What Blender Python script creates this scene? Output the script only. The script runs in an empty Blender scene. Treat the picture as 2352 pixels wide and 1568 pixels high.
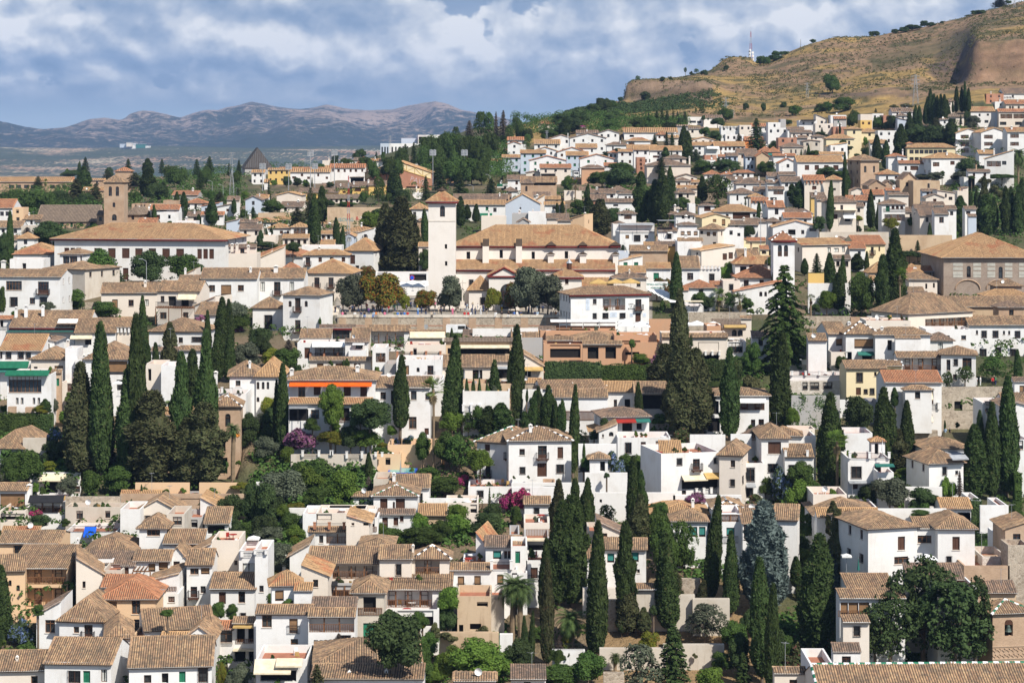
import bpy,math,random
from math import cos,sin,pi,hypot,sqrt
import numpy as np
NA=np.array
from mathutils import Vector,Matrix

# camera, light, exposure
F=4900.0
CX,YH=1176.0,340.0
C=bpy.context.scene.collection
scn=bpy.context.scene
rnd=random.Random(7);RU=rnd.uniform;RR=rnd.random
R=math.radians
cam_d=bpy.data.cameras.new('camera');cam=bpy.data.objects.new('camera',cam_d);C.objects.link(cam)
cam_d.sensor_width=36.0;cam_d.lens=36.0*F/2352.0
cam_d.shift_y=-(784.0-YH)/2352.0
cam.location=(0,0,0);cam.rotation_euler=(R(90),0,0)
cam_d.clip_start=1.0;cam_d.clip_end=60000
scn.camera=cam
SUN_AZ,SUN_EL=38.0,47.0
sun_dir=Vector((sin(R(SUN_AZ))*cos(R(SUN_EL)),-cos(R(SUN_AZ))*cos(R(SUN_EL)),sin(R(SUN_EL))))
sd=bpy.data.lights.new('sun','SUN');sd.energy=5.0;sd.angle=R(0.53);sd.color=(1.0,0.95,0.87)
so=bpy.data.objects.new('sun',sd);C.objects.link(so);so.location=(150,-150,300)
so.rotation_euler=sun_dir.to_track_quat('Z','Y').to_euler()
scn.view_settings.view_transform='Standard';scn.view_settings.look='None'
scn.view_settings.exposure=0.30;scn.view_settings.gamma=1.0
scn.cycles.max_bounces=6;scn.cycles.diffuse_bounces=2;scn.cycles.glossy_bounces=2
scn.cycles.transparent_max_bounces=4;scn.cycles.volume_bounces=0
scn.cycles.use_denoising=True
try:
 scn.cycles.denoiser='OPENIMAGEDENOISE'
except Exception:pass

class NT:
 def __init__(s,tree):s.t=tree;s.n=tree.nodes;s.l=tree.links
 def new(s,typ,**kw):
  n=s.n.new(typ)
  for k,v in kw.items():
   if k.startswith('i_'):
    key=k[2:];n.inputs[int(key)if key.isdigit()else key].default_value=v
   else:setattr(n,k,v)
  return n
 def link(s,a,b):s.l.new(a,b)
 def math(s,op,a,b=None,c=None,clamp=False):
  n=s.n.new('ShaderNodeMath');n.operation=op;n.use_clamp=clamp
  for i,v in enumerate((a,b,c)):
   if v is None:continue
   if isinstance(v,(int,float)):n.inputs[i].default_value=v
   else:s.l.new(v,n.inputs[i])
  return n.outputs[0]
 def mix(s,fac,a,b,blend='MIX'):
  n=s.n.new('ShaderNodeMix');n.data_type='RGBA';n.blend_type=blend
  for i,v in((0,fac),(6,a),(7,b)):
   if isinstance(v,(int,float)):n.inputs[i].default_value=v
   elif isinstance(v,tuple):n.inputs[i].default_value=(*v[:3],1)
   else:s.l.new(v,n.inputs[i])
  return n.outputs[2]
 def noise(s,vec,scale,detail=4,rough=0.55,dist=0.0,w=None):
  n=s.n.new('ShaderNodeTexNoise')
  if w is not None:n.noise_dimensions='4D';n.inputs['W'].default_value=w
  n.inputs['Scale'].default_value=scale;n.inputs['Detail'].default_value=detail
  n.inputs['Roughness'].default_value=rough;n.inputs['Distortion'].default_value=dist
  if vec is not None:s.l.new(vec,n.inputs['Vector'])
  return n.outputs[0]
 def ramp(s,fac,stops,interp='LINEAR'):
  n=s.n.new('ShaderNodeValToRGB');cr=n.color_ramp;cr.interpolation=interp
  while len(cr.elements)<len(stops):cr.elements.new(0.5)
  for e,(p,c)in zip(cr.elements,stops):
   e.position=p;e.color=(*c,1)if isinstance(c,tuple)else(c,c,c,1)
  s.l.new(fac,n.inputs[0]);return n.outputs[0]
 def mapr(s,v,a,b,c=0.0,d=1.0,smooth=False):
  n=s.n.new('ShaderNodeMapRange');n.clamp=True
  if smooth:n.interpolation_type='SMOOTHSTEP'
  s.l.new(v,n.inputs[0])
  for i,x in enumerate((a,b,c,d)):n.inputs[i+1].default_value=x
  return n.outputs[0]

# sky: real sky colour with cumulus
def build_world():
 w=bpy.data.worlds.new('World');scn.world=w;w.use_nodes=True
 t=NT(w.node_tree);t.n.clear()
 sky=t.new('ShaderNodeTexSky');sky.sky_type='NISHITA';sky.sun_disc=False
 sky.sun_elevation=R(SUN_EL);sky.sun_rotation=R(180-SUN_AZ);sky.altitude=700
 sky.air_density=1.0;sky.dust_density=0.6;sky.ozone_density=2.0
 geo=t.new('ShaderNodeTexCoord')
 sep=t.new('ShaderNodeSeparateXYZ');t.link(geo.outputs['Generated'],sep.inputs[0])
 x,y,z=sep.outputs
 hl=t.math('SQRT',t.math('ADD',t.math('MULTIPLY',x,x),t.math('MULTIPLY',y,y)))
 el=t.math('DIVIDE',z,hl)
 az=t.math('ARCTAN2',x,y)
 # elevation compressed so that clouds near the horizon are flat and thin
 ev=t.math('MULTIPLY',el,21.0)
 ev2=t.math('POWER',t.math('MAXIMUM',ev,0.0001),0.85)
 comb=t.new('ShaderNodeCombineXYZ')
 t.link(t.math('MULTIPLY',az,15.0),comb.inputs[0]);t.link(ev2,comb.inputs[1])
 v=comb.outputs[0]
 def cl(scale,dx,dy,det,rough,w,sy=1.0,ds=0.25):
  m=t.new('ShaderNodeMapping');m.inputs['Location'].default_value=(dx*scale,dy*scale*sy,0);m.inputs['Scale'].default_value=(scale,scale*sy,1)
  t.link(v,m.inputs[0]);return t.noise(m.outputs[0],1.0,det,rough,ds,w)
 W0=CLOUD_W
 def field(dx,dy):
  b=cl(0.95,dx,dy,2,0.5,W0+3,1.2,0.2);c=cl(2.7,dx,dy,6,0.5,W0+7,1.15,0.2)
  r_=t.math('ABSOLUTE',t.math('SUBTRACT',t.math('MULTIPLY',cl(1.9,dx,dy,4,0.5,W0+11,1.1,0.2),2.0),1.0))
  return t.math('SUBTRACT',t.math('ADD',t.math('MULTIPLY',b,0.82),t.math('MULTIPLY',c,0.36)),t.math('MULTIPLY',r_,0.30))
 d0=field(0,0);d1=field(0.05,0.09)
 # the banks of cloud of that afternoon: where, how wide and tall, how bright (degrees-like units of 1/4900 radian)
 wx=t.math('MULTIPLY',t.math('SUBTRACT',cl(2.2,3,1,3,0.5,W0+5),0.5),210.0);wy=t.math('MULTIPLY',t.math('SUBTRACT',cl(2.2,7,4,3,0.5,W0+5),0.5),90.0)
 ax=t.math('ADD',t.math('MULTIPLY',az,4900.0),wx);ey=t.math('ADD',t.math('MULTIPLY',el,4900.0),wy)
 tot=None
 for bx,by,rx,ry,k in BANKS:
  gx=t.math('POWER',t.math('ABSOLUTE',t.math('DIVIDE',t.math('SUBTRACT',ax,bx-1176.0),rx)),2.0);gy=t.math('POWER',t.math('ABSOLUTE',t.math('DIVIDE',t.math('SUBTRACT',ey,340.0-by),ry)),2.0)
  g_=t.math('MULTIPLY',t.math('EXPONENT',t.math('MULTIPLY',t.math('ADD',gx,gy),-1.0)),k)
  tot=g_ if tot is None else t.math('ADD',tot,g_)
 up=t.mapr(ev,0.3,0.75,0.15,1.0,True)
 lit=t.math('MULTIPLY',t.math('SUBTRACT',d0,d1),3.2)
 puff=t.math('MULTIPLY',t.mapr(d0,0.415,0.445,0,1,True),up)
 soft=t.math('ADD',t.math('MULTIPLY',t.math('SUBTRACT',cl(0.6,5,5,2,0.5,W0),0.5),0.5),t.math('ADD',t.math('MULTIPLY',tot,0.55),0.20))
 hard=t.math('ADD',t.math('ADD',t.math('MULTIPLY',tot,1.0),lit),0.56)
 B=t.math('ADD',t.math('MULTIPLY',puff,hard),t.math('MULTIPLY',t.math('SUBTRACT',1.0,puff),soft),clamp=True)
 cloud=t.ramp(B,[(0.0,(.185,.275,.42)),(0.3,(.265,.355,.50)),(0.6,(.43,.50,.61)),(0.85,(.70,.73,.77)),(1.0,(.90,.90,.90))])
 vs=t.new('ShaderNodeVectorMath');vs.operation='SCALE';t.link(cloud,vs.inputs[0]);vs.inputs[3].default_value=8.8;cloud=vs.outputs[0]
 st=t.mapr(cl(1.1,0,0,4,0.5,W0+1,4.5,0.2),0.46,0.66,0,1,True)
 base=t.mix(0.25,t.mix(t.mapr(ev,0,0.6),(2.4,3.9,5.7),(1.9,3.1,5.3)),sky.outputs[0])
 base=t.mix(t.math('MULTIPLY',st,0.35),base,(3.8,4.8,6.4))
 col=t.mix(t.mapr(t.math('ADD',ev,t.math('MULTIPLY',tot,0.5)),0.22,0.58,0.12,0.98,True),base,cloud)
 # unseen overhead, invented blue gaps darken the sky to lessen fill light
 over=t.math('MULTIPLY',t.mapr(el,0.09,0.30,0,1,True),t.mapr(cl(0.12,0,0,4,0.55,W0+2,1.0),0.44,0.60,1,0.35,True))
 col=t.mix(over,col,sky.outputs[0])
 bg=t.new('ShaderNodeBackground');bg.inputs[1].default_value=0.098
 t.link(col,bg.inputs[0])
 out=t.new('ShaderNodeOutputWorld');t.link(bg.outputs[0],out.inputs[0])
CLOUD_W=9.1
BANKS=[(30,20,90,50,.45),(60,85,70,35,.35),(190,40,110,40,.16),(430,70,90,40,.25),(330,130,160,40,.10),(600,90,110,32,.42),(760,110,120,45,.28),(940,60,60,40,.18),(1000,110,110,50,.30),(1090,60,60,40,.40),(1130,110,50,35,.35),(1230,40,50,50,.35),(1320,130,90,35,.28),
         (1440,50,70,35,.38),(1600,30,60,40,.45),(1660,80,80,40,.40),(1800,40,80,60,.38),(1900,30,120,40,.28),(2100,20,100,40,.35),(480,235,70,10,.22),(560,228,60,12,.20),(150,188,60,12,.15),(700,225,70,10,.18),
         (560,20,130,28,-.18),(380,90,60,25,-.15),(820,40,130,28,-.20),(520,100,40,18,-.25),(1270,90,90,22,-.20),(1400,105,80,20,-.15),(1740,70,40,35,-.12),(900,195,500,16,-.10),(200,140,150,25,-.12),(1560,120,80,20,-.1),(40,30,30,18,-.4)]
build_world()

# helpers
def tag(o,label=None,cat=None,group=None,kind=None):
 if label:o['label']=label
 if cat:o['category']=cat
 if group:o['group']=group
 if kind:o['kind']=kind
 return o
def empty(name,loc,rz=0.0):
 o=bpy.data.objects.new(name,None);C.objects.link(o);o.empty_display_size=0.5
 o.location=loc;o.rotation_euler=(0,0,rz);return o
def put(name,mesh,parent=None,loc=(0,0,0),rz=0.0,sc=(1,1,1)):
 o=bpy.data.objects.new(name,mesh);C.objects.link(o)
 if parent is not None:o.parent=parent
 o.location=loc;o.rotation_euler=(0,0,rz);o.scale=sc
 return o

class MB:
 def __init__(s):s.v=[];s.f=[];s.m=[];s.uv=[]
 def quad(s,a,b,c,d,m=0,uv=None):
  n=len(s.v);s.v+=[tuple(a),tuple(b),tuple(c),tuple(d)];s.f.append((n,n+1,n+2,n+3));s.m.append(m)
  s.uv+=uv if uv else[(0,0),(1,0),(1,1),(0,1)]
 def tri(s,a,b,c,m=0):
  n=len(s.v);s.v+=[tuple(a),tuple(b),tuple(c)];s.f.append((n,n+1,n+2));s.m.append(m);s.uv+=[(0,0),(1,0),(0.5,1)]
 def poly(s,pts,m=0):
  n=len(s.v);s.v+=[tuple(p)for p in pts];s.f.append(tuple(range(n,n+len(pts))));s.m.append(m);s.uv+=[(0,0)]*len(pts)
 def box(s,x0,y0,z0,x1,y1,z1,m=0):
  p=[(x0,y0,z0),(x1,y0,z0),(x1,y1,z0),(x0,y1,z0),(x0,y0,z1),(x1,y0,z1),(x1,y1,z1),(x0,y1,z1)]
  for q in((0,3,2,1),(4,5,6,7),(0,1,5,4),(1,2,6,5),(2,3,7,6),(3,0,4,7)):
   s.quad(*[p[i]for i in q],m=m)
 def prism(s,pts,z0,z1,m=0,cap=True):
  n=len(pts)
  for i in range(n):
   a,b=pts[i],pts[(i+1)%n]
   s.quad((a[0],a[1],z0),(b[0],b[1],z0),(b[0],b[1],z1),(a[0],a[1],z1),m)
  if cap:
   s.poly([(p[0],p[1],z1)for p in pts],m)
 def tube(s,a,b,ra,rb,k=6,m=0,caps=False):
  a,b=Vector(a),Vector(b);d=(b-a)
  if d.length<1e-6:return
  d.normalize();up=Vector((0,0,1))if abs(d.z)<0.9 else Vector((1,0,0))
  e1=d.cross(up).normalized();e2=d.cross(e1)
  ra_,rb_=[],[]
  for i in range(k):
   t=2*pi*i/k;w=e1*cos(t)+e2*sin(t)
   ra_.append(a+w*ra);rb_.append(b+w*rb)
  for i in range(k):
   j=(i+1)%k;s.quad(ra_[j],ra_[i],rb_[i],rb_[j],m)
  if caps:s.poly(rb_[::-1],m);s.poly(ra_,m)
 def cone(s,c,r,z0,z1,k=8,m=0):
  for i in range(k):
   a,b=2*pi*i/k,2*pi*(i+1)/k
   s.tri((c[0]+r*cos(a),c[1]+r*sin(a),z0),(c[0]+r*cos(b),c[1]+r*sin(b),z0),(c[0],c[1],z1),m)
 def arr(s,V,Fq,m=0,UV=None):
  n=len(s.v);s.v+=[tuple(p)for p in V.tolist()]
  s.f+=[tuple(q)for q in(Fq+n).tolist()];s.m+=[m]*len(Fq)
  s.uvv=True
 def mesh(s,name,mats,smooth=False,xf=None):
  me=bpy.data.meshes.new(name);me.from_pydata(s.v,[],s.f)
  for mt in mats:me.materials.append(mt)
  if len(mats)>1:me.polygons.foreach_set('material_index',s.m)
  if smooth:me.polygons.foreach_set('use_smooth',[True]*len(s.f))
  if xf:me.transform(xf)
  me.update();return me

def np_mesh(name,V,Fq,mats,midx=None,uv=None,smooth=False,col=None):
 me=bpy.data.meshes.new(name)
 nv,nf,k=len(V),len(Fq),Fq.shape[1]
 me.vertices.add(nv);me.vertices.foreach_set('co',V.astype(np.float32).ravel())
 me.loops.add(nf*k);me.loops.foreach_set('vertex_index',Fq.astype(np.int32).ravel())
 me.polygons.add(nf);me.polygons.foreach_set('loop_start',np.arange(0,nf*k,k,dtype=np.int32))
 me.polygons.foreach_set('loop_total',np.full(nf,k,dtype=np.int32))
 for m in mats:me.materials.append(m)
 if midx is not None:me.polygons.foreach_set('material_index',midx.astype(np.int32))
 if smooth:me.polygons.foreach_set('use_smooth',np.ones(nf,dtype=bool))
 if uv is not None:
  l=me.uv_layers.new(name='UVMap');l.data.foreach_set('uv',uv[Fq.ravel()].astype(np.float32).ravel())
 if col is not None:
  a=me.color_attributes.new('tint','FLOAT_COLOR','POINT')
  a.data.foreach_set('color',np.hstack([col,np.ones((nv,1))]).astype(np.float32).ravel())
 me.update(calc_edges=True);me.validate()
 return me

# numpy value noise
_rs=np.random.RandomState(11);_P=_rs.permutation(512);_P=np.concatenate([_P,_P,_P]);_V=_rs.rand(512)
def vnoise(x,y,z=None):
 if z is None:z=np.zeros_like(x)
 xi,yi,zi=np.floor(x).astype(int),np.floor(y).astype(int),np.floor(z).astype(int)
 xf,yf,zf=x-xi,y-yi,z-zi
 u,v,w=xf*xf*(3-2*xf),yf*yf*(3-2*yf),zf*zf*(3-2*zf)
 def h(a,b,c):return _V[_P[_P[_P[a&511]+(b&511)]+(c&511)]&511]
 def L(a,b,t):return a+(b-a)*t
 r=[L(L(h(xi,yi,zi+k),h(xi+1,yi,zi+k),u),L(h(xi,yi+1,zi+k),h(xi+1,yi+1,zi+k),u),v)for k in(0,1)]
 return L(r[0],r[1],w)*2-1
def fbm(x,y,z=None,o=5,g=0.5,l=2.03):
 s=0;a=1.0;t=0
 for i in range(o):
  s=s+a*vnoise(x+17.3*i,y+9.1*i,None if z is None else z+5.7*i);t+=a;a*=g;x=x*l;y=y*l
  if z is not None:z=z*l
 return s/t

# the lie of the land: picture row as a function of distance
FRONT=[(120,3000),(200,1900),(240,1651),(252,1566),(263,1500),(270,1426),(279,1351),(296,1258),(312,1176),(330,1109),(345,1010),(368,924),(392,834),(414,785)]
MIDA=[(440,735),(480,660)]
PLZ=[(434,768),(439.5,758),(440.5,724),(500,678)]
TAIL=[(1800,620),(2500,560),(4000,470),(5200,425),(6300,385),(7200,350),(7800,334),(8600,345),(9600,420)]
COLS={
 -400:MIDA+[(520,600),(560,560),(640,520),(760,470),(900,440),(1000,427),(1100,422),(1300,470)],
 0:MIDA+[(520,600),(560,560),(640,520),(760,470),(900,440),(1000,427),(1100,422),(1300,470)],
 600:MIDA+[(530,590),(600,530),(700,480),(820,432),(950,402),(1050,394),(1250,440)],
 770:MIDA+[(530,600),(600,530),(700,470),(820,425),(950,395),(1050,385),(1250,440)],
 778:PLZ+[(540,610),(600,530),(700,465),(820,420),(950,390),(1050,380),(1250,440)],
 1000:PLZ+[(540,615),(600,535),(720,450),(800,415),(900,375),(1000,338),(1060,322),(1250,400)],
 1100:PLZ+[(540,615),(600,535),(720,450),(800,400),(900,350),(1000,305),(1060,292),(1250,400)],
 1180:PLZ+[(540,615),(600,535),(720,450),(800,400),(900,345),(1000,300),(1060,290),(1250,400)],
 1320:PLZ+[(540,610),(600,535),(700,450),(800,390),(880,330),(960,285),(1060,256),(1100,252),(1300,400)],
 1400:PLZ+[(540,605),(600,530),(700,450),(800,370),(880,320),(960,280),(1060,255),(1140,238),(1200,236),(1400,400)],
 1431:MIDA+[(540,590),(600,525),(700,445),(800,370),(880,318),(960,278),(1060,255),(1140,236),(1200,235),(1400,400)],
 1441:MIDA+[(540,590),(600,525),(700,445),(800,370),(880,318),(960,278),(1060,255),(1138,234),(1146,196),(1200,192),(1300,230),(1420,400)],
 1452:MIDA+[(540,590),(600,525),(700,445),(800,370),(880,318),(960,278),(1060,255),(1138,232),(1148,188),(1240,185),(1320,220),(1420,400)],
 1600:MIDA+[(530,590),(600,522),(700,442),(800,362),(880,312),(960,276),(1060,240),(1110,214),(1118,188),(1200,180),(1310,170),(1340,170),(1440,300)],
 1632:MIDA+[(530,590),(600,522),(700,442),(800,362),(880,312),(960,278),(1060,240),(1110,210),(1118,192),(1200,180),(1310,164),(1340,163),(1440,300)],
 1666:MIDA+[(530,590),(600,522),(700,442),(800,362),(880,312),(960,280),(1060,243),(1150,207),(1250,165),(1310,132),(1340,130),(1440,300)],
 1724:MIDA+[(530,590),(600,522),(700,442),(800,362),(880,312),(960,282),(1060,245),(1150,205),(1250,165),(1310,133),(1340,131),(1440,300)],
 1734:MIDA+[(530,590),(600,522),(700,442),(800,362),(880,312),(960,282),(1060,245),(1150,205),(1250,165),(1310,148),(1340,147),(1440,300)],
 1764:MIDA+[(530,590),(600,522),(700,442),(800,362),(880,314),(960,284),(1060,247),(1150,205),(1240,165),(1310,142),(1340,140),(1450,300)],
 1859:MIDA+[(530,590),(600,522),(700,442),(800,360),(880,312),(960,282),(1060,240),(1150,190),(1240,140),(1310,104),(1340,102),(1450,300)],
 1919:MIDA+[(530,590),(600,522),(700,442),(800,358),(880,308),(960,278),(1060,235),(1150,182),(1240,130),(1310,87),(1340,85),(1450,300)],
 2014:MIDA+[(530,590),(600,522),(700,440),(800,355),(880,302),(940,270),(1000,238),(1020,228),(1024,214),(1080,196),(1150,165),(1240,120),(1310,86),(1340,84),(1450,300)],
 2051:MIDA+[(530,590),(600,522),(700,440),(800,352),(880,298),(940,262),(1000,235),(1020,226),(1024,211),(1080,192),(1150,158),(1240,112),(1310,77),(1340,75),(1450,300)],
 2120:MIDA+[(530,600),(600,530),(700,440),(790,350),(860,290),(940,240),(1000,222),(1030,206),(1060,196),(1100,170),(1180,128),(1240,100),(1310,66),(1340,64),(1450,300)],
 2150:MIDA+[(530,600),(600,530),(700,440),(790,350),(860,285),(940,232),(1000,212),(1050,196),(1090,190),(1120,160),(1190,128),(1240,95),(1310,58),(1340,56),(1450,300)],
 2215:MIDA+[(530,605),(600,535),(700,440),(780,350),(850,280),(930,225),(1000,205),(1050,196),(1100,192),(1130,150),(1160,110),(1210,80),(1310,44),(1340,42),(1450,300)],
 2236:MIDA+[(530,605),(600,535),(700,440),(780,350),(850,275),(930,220),(1000,202),(1026,192),(1048,140),(1062,96),(1120,80),(1310,36),(1340,34),(1450,300)],
 2352:MIDA+[(530,615),(600,545),(660,490),(720,425),(780,345),(840,262),(900,218),(1000,196),(1020,188),(1046,120),(1058,90),(1150,58),(1310,6),(1340,4),(1450,300)],
 2900:MIDA+[(530,615),(600,545),(660,490),(720,425),(780,345),(840,262),(900,205),(1000,180),(1046,110),(1150,40),(1310,-60),(1340,-62),(1450,300)],
}
_cx=sorted(COLS);_prof={}
def _colfun(xk):
 pts=FRONT+COLS[xk]+TAIL
 return NA([p[0]for p in pts],float),NA([p[1]for p in pts],float)
_cf={k:_colfun(k)for k in _cx}
def rowat(px,D):
 px=np.clip(px,_cx[0],_cx[-1]-1e-3);i=np.searchsorted(_cx,px,side='right')-1
 out=np.zeros(np.broadcast(px,D).shape);pxb=np.broadcast_to(px,out.shape);Db=np.broadcast_to(D,out.shape);ib=np.broadcast_to(i,out.shape)
 for k in np.unique(ib):
  m=ib==k;x0,x1=_cx[k],_cx[k+1];t=(pxb[m]-x0)/(x1-x0)
  # heights, not rows, are blended between neighbouring lines of sight
  a=np.interp(Db[m],*_cf[x0]);b=np.interp(Db[m],*_cf[x1]);out[m]=a*(1-t)+b*t
 return out
_DG=np.concatenate([np.arange(130,1460,1.0)])
_pc={}
def dist(px,py):
 k=int(round(px/2.0))
 if k not in _pc:_pc[k]=rowat(NA([k*2.0]),_DG)
 pr=_pc[k];idx=np.nonzero(pr<=py)[0]
 if len(idx)==0:return 1340.0
 j=idx[0]
 if j==0:return float(_DG[0])
 a,b=pr[j-1],pr[j]
 return float(_DG[j-1]+(a-py)/max(a-b,1e-6))
def pt(px,py,D):return Vector(((px-CX)/F*D,D,-(py-YH)/F*D))
def gz(X,Y):
 D=max(Y,130.0);px=CX+F*X/D
 return float(-(rowat(NA([px]),NA([D]))[0]-YH)/F*D)
# materials
MT={}
def mat(name,build):
 if name in MT:return MT[name]
 m=bpy.data.materials.new(name);m.use_nodes=True;t=NT(m.node_tree)
 for n in list(t.n):
  if n.type=='BSDF_PRINCIPLED':b=n
 b.inputs['Roughness'].default_value=0.9;b.inputs['Specular IOR Level'].default_value=0.2
 build(t,b);MT[name]=m;return m
def objpos(t):
 return t.new('ShaderNodeTexCoord').outputs['Object']
def wpos(t):
 return t.new('ShaderNodeNewGeometry').outputs['Position']
def bump(t,b,h,dist=0.02,strength=1.0):
 n=t.new('ShaderNodeBump');n.inputs['Strength'].default_value=strength;n.inputs['Distance'].default_value=dist
 t.link(h,n.inputs['Height']);t.link(n.outputs[0],b.inputs['Normal'])
def plain(name,c,rough=0.7,metal=0.0,var=0.0):
 def f(t,b):
  b.inputs['Roughness'].default_value=rough;b.inputs['Metallic'].default_value=metal
  n=t.noise(wpos(t),1.3,4,0.6)
  k=0.22+var
  col=t.mix(t.mapr(n,0.3,0.7),tuple(x*(1-k)for x in c),tuple(min(1,x*(1+k*0.6))for x in c))
  t.link(col,b.inputs['Base Color'])
 return mat(name,f)
def plaster(name,c,dirt=0.35,dcol=(0.42,0.34,0.25)):
 def f(t,b):
  p=wpos(t)
  n1=t.noise(p,0.35,5,0.65);n2=t.noise(p,2.6,4,0.6)
  mp=t.new('ShaderNodeMapping');mp.inputs['Scale'].default_value=(1.6,1.6,0.22);t.link(p,mp.inputs[0])
  st=t.noise(mp.outputs[0],1.1,5,0.7)
  oi=t.new('ShaderNodeObjectInfo').outputs['Random']
  a=t.mapr(n1,0.42,0.75,0,1,True);s2=t.mapr(st,0.52,0.78,0,1,True)
  col=t.mix(t.math('MULTIPLY',a,dirt*0.8),c,dcol)
  col=t.mix(t.math('MULTIPLY',s2,dirt*0.75),col,tuple(x*0.8 for x in dcol))
  col=t.mix(t.mapr(n2,0.3,0.8,0,0.16),col,tuple(x*0.8 for x in c))
  col=t.mix(t.math('MULTIPLY',oi,0.28),col,(c[0]*.86,c[1]*.80,c[2]*.71))
  t.link(col,b.inputs['Base Color']);bump(t,b,n2,0.03,0.5)
 return mat(name,f)
WALLS={
 'W':plaster('white_plaster',(0.78,0.77,0.75),0.38),'C':plaster('cream_plaster',(0.74,0.66,0.57),0.22),
 'Q':plaster('church_limewash',(0.78,0.72,0.65),0.2),'P':plaster('peach_plaster',(0.72,0.50,0.31),0.2),'Y':plaster('pale_yellow_plaster',(0.78,0.66,0.42),0.15),
 'y':plaster('strong_yellow_plaster',(0.70,0.47,0.16),0.2),'O':plaster('terracotta_plaster',(0.56,0.32,0.19),0.5),
 'G':plaster('grey_plaster',(0.42,0.41,0.40),0.4),'U':plaster('bluish_grey_wall',(0.50,0.56,0.64),0.1),
 'D':plaster('old_weathered_plaster',(0.58,0.52,0.44),0.7),'X':plaster('orange_red_plaster',(0.62,0.22,0.07),0.1),
}
def brickwall(name,c1,c2,mortar,stone=False):
 def f(t,b):
  p=wpos(t)
  cx=t.new('ShaderNodeSeparateXYZ');t.link(p,cx.inputs[0])
  cb=t.new('ShaderNodeCombineXYZ');t.link(t.math('ADD',cx.outputs[0],cx.outputs[1]),cb.inputs[0]);t.link(cx.outputs[2],cb.inputs[1])
  if stone:
   vo=t.new('ShaderNodeTexVoronoi');vo.inputs['Scale'].default_value=2.6;t.link(p,vo.inputs['Vector'])
   vd=t.new('ShaderNodeTexVoronoi');vd.feature='DISTANCE_TO_EDGE';vd.inputs['Scale'].default_value=2.6;t.link(p,vd.inputs['Vector'])
   sp=t.new('ShaderNodeSeparateColor');t.link(vo.outputs['Color'],sp.inputs[0])
   col=t.mix(sp.outputs[0],c1,c2);e=t.mapr(vd.outputs[0],0.02,0.10)
   col=t.mix(e,mortar,col);h=e
  else:
   br=t.new('ShaderNodeTexBrick');br.inputs['Scale'].default_value=1.0
   br.inputs['Brick Width'].default_value=0.30;br.inputs['Row Height'].default_value=0.09;br.inputs['Mortar Size'].default_value=0.014
   br.inputs['Color1'].default_value=(*c1,1);br.inputs['Color2'].default_value=(*c2,1);br.inputs['Mortar'].default_value=(*mortar,1)
   t.link(cb.outputs[0],br.inputs['Vector']);col=br.outputs['Color'];h=t.math('SUBTRACT',1.0,br.outputs['Fac'])
  n=t.noise(p,0.6,5,0.65)
  col=t.mix(t.mapr(n,0.35,0.75,0,0.45),col,tuple(x*0.6 for x in c1))
  n2=t.noise(p,0.25,3,0.5)
  col=t.mix(t.mapr(n2,0.5,0.75,0,0.4),col,tuple(min(1,x*1.25)for x in mortar))
  t.link(col,b.inputs['Base Color']);bump(t,b,h,0.03,0.7)
 return mat(name,f)
WALLS['B']=brickwall('tan_brick',(0.46,0.29,0.18),(0.58,0.38,0.24),(0.55,0.45,0.34))
WALLS['R']=brickwall('red_brick',(0.46,0.20,0.12),(0.56,0.27,0.17),(0.5,0.33,0.24))
WALLS['S']=brickwall('rubble_stone',(0.30,0.24,0.18),(0.52,0.43,0.33),(0.50,0.43,0.34),True)
WALLS['s']=brickwall('pale_rubble_stone',(0.55,0.48,0.40),(0.74,0.69,0.62),(0.60,0.52,0.43),True)
WALLS['E']=plaster('rammed_earth',(0.56,0.42,0.28),0.8,(0.35,0.22,0.13))
WALLS['b']=brickwall('grey_brown_brick',(0.30,0.22,0.17),(0.42,0.33,0.26),(0.45,0.38,0.31))

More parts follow.
